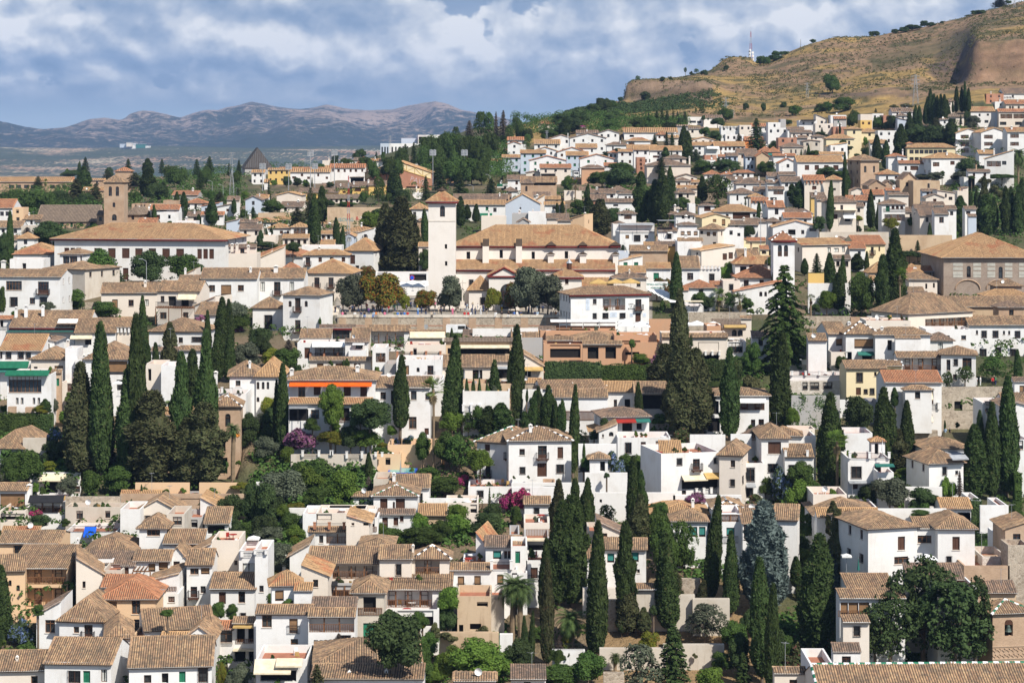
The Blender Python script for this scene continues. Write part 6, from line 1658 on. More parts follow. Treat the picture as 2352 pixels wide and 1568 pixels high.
SPEC+=r'''
@3 0
2165 2400 815 862 920 G0 Wb D=940; w 2240,875,20,20; B w 2180,885,80,12,4
2165 2300 830 835 920 T0 Rb D=945
2005 2165 858 862 960 T0 Rb D=935 n=brick_house | bare red brick block at the foot of the smooth cut hillside
2185 2400 925 960 1120 G0 Cr D=900; v 2215,975,18,28 2240,975,18,28 2295,975,18,28; c 2285,910,16,40
2085 2190 930 935 1010 T0 Wb D=905
1845 2085 985 1025 1170 G0 Wo D=880; w 1935,1045,18,25 1935,1105,18,25 2010,1045,20,20 1990,1105,35,25; l 1960,1040,110,45; l 1960,1100,110,40 | white apartment block with ochre roof right of the hilltop cypresses
2120 2400 1005 1030 1170 G0 Cr D=865; l 2135,1048,110,42; l 2255,1048,110,42; w 2130,1120,60,30 2190,1120,60,30 2270,1120,60,30 | mansion with two long red-railed galleries at the right edge
2085 2120 1030 1035 1170 T0 Ub D=868
1640 1800 1040 1075 1160 P0 Cg D=850; x 1665,1090,60,40
1580 1660 1080 1100 1170 P0 Wb D=845
1655 1710 905 935 980 P0 Cb D=880; v 1665,945,12,20
1875 1945 985 1000 1050 G0 Wr D=885
1725 1960 1180 1225 1450 F4 Wo D=800 d=12; l 1770,1240,75,35; l 1770,1305,75,40; l 1770,1365,75,40; A w 1727,1276,140,4; c 1743,1175,22,35 | white balconied apartment block, leftmost of three stepped ones
1870 1990 1210 1255 1450 G0 Wo D=805; l 1895,1265,65,40; l 1895,1335,60,40; c 1895,1205,20,30
1958 2200 1175 1218 1450 F4 Wo D=790 d=12; l 1985,1240,80,35; l 1985,1305,80,35; l 1985,1365,80,40; c 1988,1165,22,30 | white balconied apartment block, middle of three stepped ones
2108 2200 1205 1250 1450 G0 Wo D=796; l 2125,1265,60,40; l 2125,1330,60,40; c 2138,1195,20,35
2200 2420 1175 1215 1450 G0 Wo D=780; l 2225,1230,80,38; l 2225,1305,80,35; c 2228,1155,20,45 | white balconied apartment block, rightmost of three stepped ones
1280 1720 1322 1358 1530 H-4 Yo D=770 n=school; q 1300,1378,38,35 1348,1378,38,35 1392,1378,38,35 1436,1378,38,35 1478,1378,38,35 1520,1378,38,35 1562,1378,38,35 1605,1378,38,35; q 1300,1445,38,35 1348,1445,38,35 1392,1445,38,35 1436,1445,38,35 1478,1445,38,35 1520,1445,38,35 1562,1445,38,35 | long pale yellow school with two rows of square windows
1275 1330 1305 1320 1370 P0 Er D=775
1105 1255 1415 1440 1580 H0 Wr D=730; w 1175,1455,60,25
1200 1430 1480 1505 1620 S0 Wr D=722; m 1308,1525,72,40; x 1255,1528,22,40 | white house with dark red wide window left of the hipped one
1190 1280 1440 1445 1600 K0 Wb D=728
1500 1830 1410 1455 1650 H10 Wo D=715; m 1675,1480,40,35; l 1515,1490,60,40; c 1635,1395,16,40 | white house with broad ochre hipped roof beside the palm
1940 2080 1385 1415 1560 G0 Wo D=730; c 1975,1370,16,25
1990 2260 1378 1460 1640 L-12 Wo D=710; l 2010,1480,130,50; w 2150,1480,40,35; c 2070,1365,16,50 | house with washing on its gallery in front of the balconied blocks
845 1020 1185 1215 1340 H0 Yo D=800 a=1x2w
725 860 1163 1188 1340 P0 Yo D=795 a=1x1w d=7 | cream tower house with overhanging ochre pyramid roof
535 790 1240 1275 1400 H0 Yo D=780; w 735,1295,20,35 | cream villa with broad ochre hipped roof below the pine
1010 1210 1195 1200 1400 T0 Wb D=790 a=3x3w | white stepped block among the dark cypresses
940 1100 1290 1320 1400 S0 Wo D=780
545 730 1310 1345 1440 L0 Wo D=765
575 650 1330 1335 1440 T0 Wb D=760; x 600,1350,14,30
325 480 1285 1300 1450 F0 Db D=765 d=9 | blank weathered gable wall left of the cream villa
410 520 1235 1255 1380 P0 Cb D=800; m 445,1290,30,20; w 430,1265,20,15
130 320 1315 1350 1460 H0 Db D=760; q 205,1375,14,35 248,1375,14,35
95 265 1260 1265 1380 T0 Rb D=790 n=brick_house | unplastered red brick house in the upper village
0 110 1355 1400 1500 H0 Wr D=755; A t 0,1405,90,20
100 265 1455 1500 1640 F0 Wr D=725 d=8
50 250 1415 1435 1540 G0 Wr D=745
480 700 1400 1425 1500 G0 Wo D=755
270 690 1435 1492 1640 G0 Wo D=700; m 338,1518,40,45 428,1518,40,45 515,1518,42,45 600,1518,48,45 | long white house with ochre roof and pink half-curtained windows
690 850 1440 1495 1640 H-25 Wo D=702; m 780,1518,45,40
850 1020 1420 1475 1980 P22 Bt D=690 n=church_tower d=8 ov=0.7; v 882,1525,22,60 965,1525,18,60; w 878,1755,20,25 | octagonal brick church tower above the ruined nave
0 180 1165 1175 1300 T0 Wb D=840 a=3x1w
0 115 1122 1125 1200 T0 Wb D=870
115 165 1092 1095 1180 T0 Gb D=880
285 450 1100 1105 1290 T0 Wb D=860 a=2x2w; A n 300,1100,135,8
440 545 1050 1100 1180 K0 Cb D=885
435 600 1130 1135 1250 T0 Cb D=850 a=2x1w
575 720 1052 1058 1160 T0 Wb D=880
605 720 1075 1095 1200 S0 Gr D=870; g 640,1110,14,20
600 720 1160 1165 1230 T0 Rb D=845
180 330 1170 1190 1260 G0 Wb D=835
210 400 1200 1220 1290 G0 Cb D=825 a=3x1w
250 360 1250 1270 1330 G0 Gb D=810
850 960 1045 1050 1130 T0 Cb D=880
960 1060 1035 1045 1120 T0 Wb D=890 a=2x1x
850 955 1100 1105 1180 T0 yb D=865 a=2x1m
1060 1130 1045 1060 1150 T0 Rb D=885
1140 1330 995 1030 1130 G0 Wb D=900
1225 1330 990 1010 1100 T0 Wb D=905
1195 1280 1045 1065 1130 P0 Wb D=880
1190 1320 1085 1110 1180 K0 Ub D=870
1840 2040 1560 1580 1650 G0 Wb D=700
1800 1930 1520 1524 1560 T0 Wb D=720
* br 480 950 1035 110 | small broad trees at the foot of the hill, leftmost of the row
* br 545 935 1030 100
* br 690 890 1030 190
* br 250 970 1060 130
* dk 148 935 995 64
* pi 590 680 855 160 | single dark pine alone on the bare hillside
* dk 412 360 400 56
* pi 973 285 338 100
* dk 1168 268 312 76
* dk 1255 248 300 100
* dk 1330 225 280 150
* dk 1440 190 250 90
* dk 1500 205 245 80
* dk 1600 195 220 40
* pi 1930 92 140 140
* dk 1840 135 160 60
* co 2130 -10 70 150
* pi 2210 0 40 60
* pi 70 465 520 90
* pi 150 470 510 90
* dk 60 505 560 150
* cy 1452 890 1150 62
* cy 1488 815 1160 60
* cy 1528 865 1170 70
* cy 1560 880 1170 60
* cy 1590 865 1170 64
* cy 1620 870 1170 64
* cy 1648 920 1100 60
* cy 1700 925 1040 24
* cy 1728 795 1040 50
* cy 1782 805 1040 50
* cy 1812 750 1040 40 | tallest and thinnest cypress of the hilltop group on the right
* cy 1842 810 1040 50
* cy 1355 965 1150 56
* cy 1392 972 1150 50
* ce 1310 1030 1330 90
* dk 1380 1150 1330 240
* dk 1550 1150 1330 260
* cd 1540 1080 1330 110
* ce 1690 1090 1330 110
* cd 1620 1180 1320 80
* ce 1590 1220 1320 60
* cn 1770 1055 1150 34
* dk 1830 1020 1150 70
* od 1880 1060 1190 120
* ce 1220 1140 1470 130 | broad dark cypress left of the yellow school
* pi 785 1005 1180 150 | big rounded pine among the flat-roofed houses
* pi 1005 1070 1190 120
* dk 1140 1060 1200 140
* dk 1080 1120 1200 90
* cn 990 995 1035 30
* cy 660 1130 1240 22
* dk 490 1210 1260 120
* cn 495 1170 1240 30
* dk 60 1290 1440 130
* cy 372 1330 1450 30
* cy 1000 1240 1500 90
* cy 1080 1290 1560 80
* dk 1050 1350 1500 60
* dk 910 1350 1450 100
* br 690 1285 1360 70
* bl 895 1255 1350 44
* br 420 1380 1440 120
* dk 800 1410 1460 100
* dk 740 1340 1390 80
* cy 708 1400 1980 66 | tall cypress directly in front of the long pink-windowed house
* co 760 1520 1640 90
* dk 540 1530 1640 180
* br 30 1480 1620 190
* dk 1850 1450 1680 260
* pd 2300 1365 1700 190 | date palm standing at the right edge above the convent
* dk 180 1100 1150 90
* sc 1150 960 1000 90
* sc 1280 950 990 130
* cn 305 1370 1440 30
* pf 1880 935 1000 40
@3 1
1020 1210 -10 35 110 H0 Wo D=680; y 0,0,0,0; w 1085,50,18,30; m 1165,50,24,28 | white villa with ochre roof beside the brick tower
0 110 20 55 130 G0 Wb D=670; m 65,68,20,30
100 250 15 40 120 G0 Cb D=665
125 300 60 105 180 G0 Wb D=645 a=2x1w
335 520 45 90 250 G0 Cr D=640; B b 355,95,140,25,5; b 405,140,40,35 520,140,20,35 | cream house with brick-pillared terrace below the old village
520 660 45 85 200 H-18 Co D=642; w 595,160,28,22
-10 95 90 115 160 G0 Wb D=650
0 150 150 170 290 S0 Wb D=615; l 50,175,90,45; w 20,245,60,30
395 530 205 245 260 S0 yb D=610
450 540 235 270 320 G0 Cb D=600
730 930 232 275 340 G0 Wr D=605; m 870,290,25,35
765 890 155 185 240 F0 Cb D=640 d=6
885 1065 180 222 300 G0 Wr D=625
525 810 238 288 480 H0 Cb D=580; V c 570,365,250,8; m 600,400,40,45; w 665,315,25,45; w 575,335,48,28; A w 685,390,115,45; x 705,435,55,30 | two-storey house with white awning behind the clipped hedge garden
700 880 300 330 430 G0 Cb D=590
1045 1260 268 308 490 H0 Wb D=570; g 1083,322,36,55; m 1135,322,27,33 1175,322,27,33 1215,322,27,33; r 1060,350,200,28; l 1070,400,290,60 | white villa with green shutters and orange blinds over a long porch
1260 1370 340 380 490 S0 Cb D=572
1350 1520 315 350 480 G0 Cb D=565
1395 1530 358 415 500 G0 Cb D=555
1420 1620 290 320 400 G0 Cb D=590
1530 1660 345 400 520 S0 Wb D=550; m 1573,425,42,55
1635 1730 325 355 520 G0 Wb D=560 a=1x1m
1810 1910 330 355 500 G0 Wb D=565; m 1820,370,40,30
1840 1915 400 420 500 S0 Ub D=560
1090 1210 165 185 240 G0 Wr D=615
1110 1290 205 225 260 G0 Cb D=600
1420 1560 172 190 240 G0 Ub D=630 a=4x1w
1555 1715 180 205 300 K0 Cb D=610; v 1625,210,18,35; w 1660,240,34,30 | cream house with arched doorway on the dry slope
1450 1620 215 250 310 F0 Cb D=605 d=6
1740 1840 180 185 250 T0 Cb D=620
1790 1840 150 160 210 L0 Cb D=625
1240 1360 15 80 190 F0 Eb D=655 p=0.7 d=10
925 1080 85 140 240 F0 Bb D=650 d=12 p=0.75 n=ruined_nave | roofless gable wall of the ruined brick church
1065 1145 90 130 190 F0 Bb D=652 d=6 p=0.8 n=ruined_nave
1335 1580 85 92 195 T0 Eb D=640 d=12 n=ruined_church; v 1465,115,20,45 | ruined earth-brown apse with arched window
1210 1345 70 85 190 T0 Eb D=648 n=ruined_church
0 150 280 338 480 G0 Wr D=555; w 62,348,34,55; c 48,252,18,35; m 100,425,32,35 | small white house with red-brown roof at the upper right
150 400 390 435 520 G0 Wr D=548
150 280 350 380 440 S0 Wb D=560
0 105 435 465 540 H0 Wb D=540
280 410 355 400 450 F0 Wb D=555
45 470 460 520 680 F-5 Wo d=12 D=528; x 185,540,68,50; w 305,545,28,38; m 380,528,65,28; | wide white house with ochre front gable and satellite dish
1800 1900 60 60 61 T0 Wb D=700
315 750 625 685 830 G20 Co D=505 d=12; u 545,705,32,45 605,710,45,40 678,700,28,50 | cream house with long orange-brown roof and grey blank gable
750 895 660 718 810 G0 Wr D=508; w 825,740,28,35
800 1075 600 680 830 G8 Yr D=512; d 945,702,26,65; s 1015,700,15,40 | pale yellow house with one small black balcony
610 735 600 635 660 P0 Cb D=530
605 760 780 810 960 S0 Cb D=485 a=2x1w
925 1130 815 940 1010 H0 Wo D=480
940 1000 965 1020 1080 S0 Wo D=470
1245 1420 830 940 1000 H0 Wo D=478
1370 1560 880 925 1000 S0 Wo D=482; V a 1430,930,130,5
1295 1555 935 1000 1180 P0 Ct D=465 d=10; v 1445,1035,18,50 1515,1030,18,45 | low cream pavilion with pyramid roof and thin arched windows
1465 1630 765 860 890 L0 Xb D=500
1290 1430 1075 1110 1160 G0 Ct D=455
1290 1470 1115 1140 1200 S0 Gb D=452
1613 2500 590 800 1250 H0 bo D=470 d=26 ov=0.8 n=convent; v 1825,875,38,105; v 2118,882,38,108 | great brick and plaster church hall with broad ochre roof at the right edge
2095 2330 995 1060 1130 H0 bt D=445
1990 2400 1095 1150 1200 H0 Bo D=440
1610 2400 1160 1250 1330 G0 Et D=432 | long brown roof with wooden slat screen below the great church hall
2120 2350 1200 1255 1400 H0 Bt D=424
1290 1880 1145 1320 1700 H30 Ct D=410 d=11; l 1445,1362,405,80 | cream house with large hipped roof and wide dark gallery full of plants
1850 2400 1340 1420 1800 G0 Wt D=415; w 1910,1465,20,38; i 1962,1468,48,62 2065,1468,52,62; w 2158,1470,20,35 2206,1470,20,35; i 2268,1470,50,62; i 1946,1635,62,80; i 2093,1620,50,90; i 2226,1635,52,70 | long white house with grilled windows and brick bands at the right edge
1450 1860 1450 1455 1640 T0 Wb D=402; m 1775,1512,45,40; w 1620,1512,50,20; c 1678,1440,35,110
1480 1700 1490 1560 1700 H0 Wt D=398
555 720 1395 1500 1800 G6 Wt D=392; b 625,1543,72,65; c 728,1380,32,95 | white house with tall white chimney and dark blinds right of the stone terrace
715 1020 1390 1500 1850 H0 Wt D=388 z=k; b 793,1543,182,90; A t 820,1660,210,30; x 865,1690,95,50 | white house with hipped roof, checkered ridge and triple reed blinds
985 1490 1445 1510 1800 H0 Wt D=386; c 1030,1425,30,70; x 1098,1555,42,95; b 1200,1560,80,100 1262,1560,60,100; x 1320,1560,60,95 | white house with wide reed blinds under a red-corniced eave
1170 1400 1518 1540 1570 S0 Wt D=384 ov=0.1
370 540 1500 1560 1640 S0 Wt D=380
900 1310 1370 1375 1440 T0 Ct D=402
* ce 290 100 370 130
* ce 230 120 310 90
* cy 565 90 560 70 | very tall cypress in front of the terrace houses
* cy 708 -20 220 100
* cy 945 170 540 80
* cy 1012 265 555 66
* ce 1350 190 330 130
* dk 1290 260 330 80
* dk 470 415 555 110
* hd 700 470 555 240
* cy 1485 480 780 70
* ce 1765 230 600 150 | broad cypress above the great church hall
* dk 1820 520 640 120
* cd 1990 50 600 110
* ce 2000 220 620 170 | thickest cypress of the upper right grove
* cy 2080 240 560 80
* cy 1915 150 340 50
* cy 1855 190 340 50
* ce 2180 140 600 90
* cy 2240 150 590 80
* ce 2285 130 600 90
* ce 2320 70 590 90
* br 1400 440 520 150
* br 1330 420 520 100
* br 1480 440 520 110
* yg 1130 430 540 140
* so 1260 480 530 80
* yg 830 410 470 100
* br 1600 480 520 60
* od 1120 80 140 130
* od 1420 30 90 150
* od 1530 10 90 160
* br 1600 0 60 50
* od 1800 0 110 230
* sc 1900 90 180 190
* sc 2100 130 250 160
* sc 2000 60 120 120
* br 1870 45 85 70
* br 2150 30 80 250
* br 640 0 60 130
* cy 335 805 960 70
* cn 448 760 950 110
* ce 820 760 920 130 | ragged cypress left of the dome of cypresses
* cy 905 740 1010 50
* cy 565 755 1110 110
* cy 680 780 1260 80
* cy 645 880 1290 120 | wide pointed cypress nearest the viewing terrace
* ce 1160 525 1290 200 | tallest cypress on the right, thick with rounded shoulders
* ce 1050 770 1350 140 | tall smooth cypress left of the fan palm with dead skirt
* pf 1215 900 1360 150 | fan palm with long skirt of dead fronds
* br 860 950 1330 240
* bl 840 930 1240 150
* bl 540 1100 1290 170
* cn 1375 640 800 80
* dk 1300 735 800 140
* br 1600 690 760 110
* dk 1450 740 800 130
* od 1180 1180 1360 200
* cy 62 880 1100 60
* cy 140 840 1100 60
* cb 150 880 1850 420 | huge layered cedar with drooping grey-green branches
* pf 395 1140 1330 90
* br 430 1220 1310 100
* yg 360 605 665 110
* cy 100 1410 1700 60
* br 20 780 900 80
* dk 660 500 560 160
* dk 800 500 560 120
@2 1
-40 120 45 85 200 G0 Wb D=745
80 410 58 110 200 G0 Bt D=690; x 200,115,200,20 | brick hall with long open slit under its brown roof
85 195 75 115 230 P0 Bb D=680; v 122,140,20,50
130 270 5 20 70 F0 Cb D=770 d=8
270 400 8 30 60 S0 Wb D=765
400 470 0 10 110 T0 Cb D=750
560 640 -10 0 75 T0 Gb D=780
635 740 -30 -25 75 T0 Xb D=770 | bright orange house wall behind the tree belt
-60 260 215 310 400 F0 Uo D=610 d=12; w 70,335,15,20 | grey-blue house with wide front gable right of the bell tower
180 300 220 300 360 L0 Co D=625
240 440 240 265 330 G0 Co D=635; w 400,275,25,15
300 480 290 315 400 G0 Wo D=615; w 370,330,30,25
200 350 200 230 260 G0 Cb D=650
0 160 375 395 470 T0 Gb D=575
150 330 370 380 450 T0 Wb D=570; c 185,350,15,110
320 520 400 440 500 G0 Cb D=545
520 665 400 450 500 L-20 Pt D=540
420 540 430 460 510 H0 Cb D=535
55 160 440 480 520 F0 Gb D=550
540 640 75 110 130 S0 Eo D=750
480 640 175 185 260 T0 Cb D=690; c 475,180,10,30
620 720 150 185 260 G0 Cb D=695
720 860 175 210 280 G0 Wb D=680
800 950 170 210 265 G0 Wb D=675
890 1070 140 185 240 P0 Wb D=690; c 917,150,10,60
980 1170 178 212 290 P0 Wb D=660; w 1035,235,22,30 1070,235,22,30 1108,235,25,30
860 1140 262 290 345 G0 Wb D=640; w 930,310,45,18
720 870 225 270 300 S0 Rb D=645
980 1140 372 395 480 H0 Wb D=600; w 1000,395,25,20; l 1030,405,70,40
1220 1300 30 60 120 F0 Wb D=760 d=7
1510 1700 30 60 110 F0 Cb D=730 d=8 a=2x1m
1500 1640 65 95 170 H0 Cb D=700; m 1520,110,25,28 1600,110,12,28 | small cream house with brown hipped roof among the village
1650 1720 90 110 160 G0 Co D=705
1520 1700 140 165 200 G0 Co D=690
1510 1680 155 205 290 H0 Cb D=655; c 1590,150,10,50; x 1530,215,40,40; w 1605,215,18,35
1770 1915 0 35 90 H0 Wr D=735; s 1795,45,14,30 1845,45,14,30
1925 2035 5 38 80 P0 Wr D=730
2035 2220 0 20 80 H0 Wr D=725; w 2060,30,22,30 2110,30,22,30 2160,30,22,30
1980 2120 55 90 150 G0 Wb D=700
2060 2360 70 120 180 H0 Wb D=680; w 2130,135,20,20; c 2262,50,14,40
2000 2240 165 210 290 H0 Wb D=650; v 2062,225,18,50; w 2130,240,40,20 | white villa with broad brown roof and arched dark doorway
2230 2360 150 190 260 G0 Ub D=655
2180 2310 208 240 310 P0 Co D=630; w 2240,260,30,20
2200 2360 250 280 420 S0 Wr D=610; B b 2200,275,110,22,4
2320 2420 310 330 440 K0 Wb D=600
1625 1685 300 305 380 T0 Wb D=600
1720 1860 300 320 440 P0 Wb D=585; s 1765,328,60,45 | white block with pale shutter window and air conditioner above the lookout cafe
1860 2260 315 378 480 H0 Wo D=570; b 2028,385,160,60; w 1965,400,25,20; w 2212,398,25,28 | broad ochre hipped house with wide woven blind on its gallery
1505 1700 368 408 480 P0 Wb D=560; w 1560,412,75,30; w 1660,430,14,18
1745 2005 395 435 540 F4 Yo D=545 d=11; b 1845,445,32,28; b 1928,445,32,62 | cream house with ochre front gable and three brown blinds
2000 2260 460 500 560 G0 Wb D=545
2140 2360 440 470 520 G0 Wb D=555
1450 1560 370 400 440 P0 Rb D=575
928 1310 485 490 590 T0 Wb D=530 d=9; A a 985,486,320,10;
990 1310 556 560 740 T6 Wb D=522; b 1042,590,34,35; i 1120,590,60,60; m 1218,590,33,30; V a 985,490,325,8; r 990,545,320,30; w 1225,680,30,15 | white house with grey flat canopy on posts over its roof terrace
928 1035 460 488 560 P0 Wb D=535 a=2x1w
1340 1520 530 555 700 S5 Wb D=520; i 1428,565,38,80; V a 1345,460,180,8; A w 1425,562,44,8 | white house with caged tall window and grey slab canopy
1520 1720 545 550 680 T0 Wb D=522; b 1550,555,36,40 1607,555,36,40 1670,555,36,40
1530 1700 465 500 560 P0 Wb D=535
1725 1890 485 540 690 P-30 Ct D=512; b 1787,562,34,38 1842,562,34,38; w 1843,655,32,25; w 1730,552,25,30; | white corner house with pyramid roof and four brown blinds
1890 2130 528 530 620 T0 Wb D=515 a=1x1w; x 1922,562,22,50; w 2070,572,28,30; c 1920,505,10,20
1315 1505 655 690 760 S0 yt D=505
1520 1740 640 650 800 T0 Wb D=498; | white walled courtyard house with odd broken gable
1530 1750 622 650 700 G0 Wt D=500
1360 1520 620 640 760 T0 Wb D=512; w 1380,700,20,20
980 1070 742 746 850 T0 Ub D=490
985 1200 780 830 900 L0 Wo D=488
1220 1420 660 700 760 G0 Wt D=508
1090 1430 690 740 800 G0 Bt D=500
1740 2050 690 735 850 L18 Co D=492 d=9; s 1935,760,40,60; s 1990,750,40,60
2040 2160 610 640 700 F0 Yr D=520 d=7
2160 2330 620 648 720 S0 Yr D=520; w 2210,705,55,25
2280 2360 690 725 790 S0 Yr D=500; w 2295,735,40,30
2080 2270 725 800 860 G0 Ct D=480
2050 2300 740 860 960 H0 Wo D=470 p=0.4; x 2095,880,60,70; c 2132,705,25,90; x 2180,870,35,50 | house with wide ochre roof right of the ivy-covered wall
2200 2400 790 850 960 G0 Wo D=475
1725 1920 795 905 1060 T0 Wb D=468; l 1740,830,160,60; B w 1735,875,170,28,6; i 1812,945,48,75 | white house with roofed balcony, balustrade and flower baskets
1235 1460 850 900 1090 S0 Wt D=465; g 1300,938,50,62
1560 1725 790 900 1090 G0 Wt D=466; w 1610,938,55,62
1700 1730 780 790 800 T0 Ct D=480
980 1230 880 942 1010 S0 Ct D=462
935 1230 920 990 1110 P0 Ct D=458; w 1145,1020,36,45; c 1073,900,12,25
540 1260 1070 1140 1590 H14 Wt D=428 d=8.5 fh=3.2 cor=r n=restaurant_house L=4x2w; w 743,1178,34,48; l 833,1175,208,108; d 1133,1180,56,95; i 743,1308,34,50; i 833,1306,52,50 990,1306,52,50; p 1133,1305,50,85 | white restaurant house with long timber gallery beside the lookout square
1600 1870 1000 1078 1180 P0 Wr D=452 | orange pyramid-roofed pavilion behind the palms
1560 1620 1075 1100 1150 S0 Wr D=450
1820 1940 1020 1050 1100 S0 Wr D=458
1565 1760 1190 1243 1390 T0 Wb D=430; v 1645,1245,26,42 1685,1245,26,42; V c 1585,1205,175,35 | small white building with two arched openings and bamboo band
1940 2095 1005 1010 1160 T0 Cb D=455
2080 2500 885 985 1140 H0 Wr D=462 n=mosque ov=0.6 d=14 | white mosque hall with orange-red hipped roof
2050 2500 1020 1110 1320 L0 Wr D=452; v 2272,1105,28,50 2318,1105,24,50 | white mosque side wing with rising gable roof and small pointed windows
310 740 1475 1480 1600 T0 Ob D=398;
260 960 1460 1466 1600 T0 Ob D=400 d=5; B w 330,1480,630,1,2
540 1010 1475 1565 1780 P0 Ot D=388 d=10; x 697,1610,100,90; x 858,1608,96,90; x 755,1500,45,20 | terracotta pavilion with pyramid roof and two big dark windows
940 1330 1500 1510 1700 T0 Ob D=385; x 1010,1560,170,90
250 400 1440 1460 1560 S0 Ob D=402
325 560 1525 1560 1760 G0 Ot D=386; x 360,1585,200,120 | terracotta house with wide dark arched veranda
1380 1980 1495 1500 1680 T0 Cb D=392; l 1790,1570,50,80; w 1895,1578,50,70; x 1990,1570,60,90
1790 1920 1420 1425 1540 T0 Ob D=402
1935 2150 1410 1440 1600 G0 Cb D=405; v 2020,1460,45,60 2075,1460,45,60; A y 1945,1415,200,20 | pergola-covered house with twin horseshoe arches at the terrace end
1840 2100 1370 1400 1480 S0 Gg D=412
1380 1980 1500 1530 1600 S0 Ct D=390
2100 2200 1340 1360 1450 S0 Ct D=418
2205 2360 1480 1530 1640 S0 Wb D=392
0 240 1460 1580 1700 G0 Ct D=420; c 65,1490,28,50
* cy 690 115 300 50
* cy 700 240 420 110
* cy 840 260 440 50
* cd 800 260 610 200 | broad old cypress above the right end of the church roof
* dk 930 340 500 170
* br 620 260 420 170
* br 510 40 200 100
* pf 582 90 270 84 | fan palm among the roofs above the church
* cy 462 275 405 44
* cy 417 295 400 36
* br 830 0 160 270
* dk 1000 -20 160 270
* ce 1195 10 490 150 | dark cypress on the left of the great central group
* ce 1310 80 500 130
* cy 1372 -30 510 150 | greenest and tallest cypress of the great central group
* cy 1460 -40 300 100
* ce 1750 50 290 90
* ga 1890 30 310 250 | large open tree showing its dark limbs in the upper village
* br 1550 240 360 170
* dk 1700 250 320 80
* sh 1880 260 340 60
* br 1440 80 150 60
* cy 2278 290 650 74
* dk 2180 500 620 110
* cn 2145 240 320 24
* dk 1490 400 500 90
* dk 1170 650 715 90
* cn 1000 610 700 34
* cn 1020 680 740 70
* cn 1120 680 740 50
* dk 1230 670 700 50
* cy 1505 745 1300 135 | tall cypress rising beside the cafe street
* dk 1330 980 1120 60
* au 1380 980 1180 170
* od 150 880 1310 330 | largest grey-green tree on the lookout square
* od 330 950 1330 300 | grey-green tree at the right end of the lookout square
* au 30 1020 1290 200 | red and green autumn tree in front of the church porch
* bl 1990 830 1000 110
* bl 1960 880 1100 150
* sh 1350 820 860 40
* pf 1900 1090 1290 150 | fan palm left of the mosque
* ga 1990 1110 1290 110
* pf 2090 1130 1300 160
* br 1720 1110 1250 130
* br 2160 1160 1290 110
* dk 1800 1150 1290 130
* bl 2190 1265 1320 70
* cd 1535 1090 1960 170 | giant ragged old cypress rising through the middle of the slope
* br 1960 620 680 140
* br 1100 1545 1640 60
* cn 1645 1495 1620 50
* cn 20 1420 1640 56
* sh 870 1260 1290 30
* dk 340 700 760 10
* dk 2060 800 870 50
* br 1380 1190 1300 60
'''
SPEC=SPEC.replace('; y 0,0,0,0','')
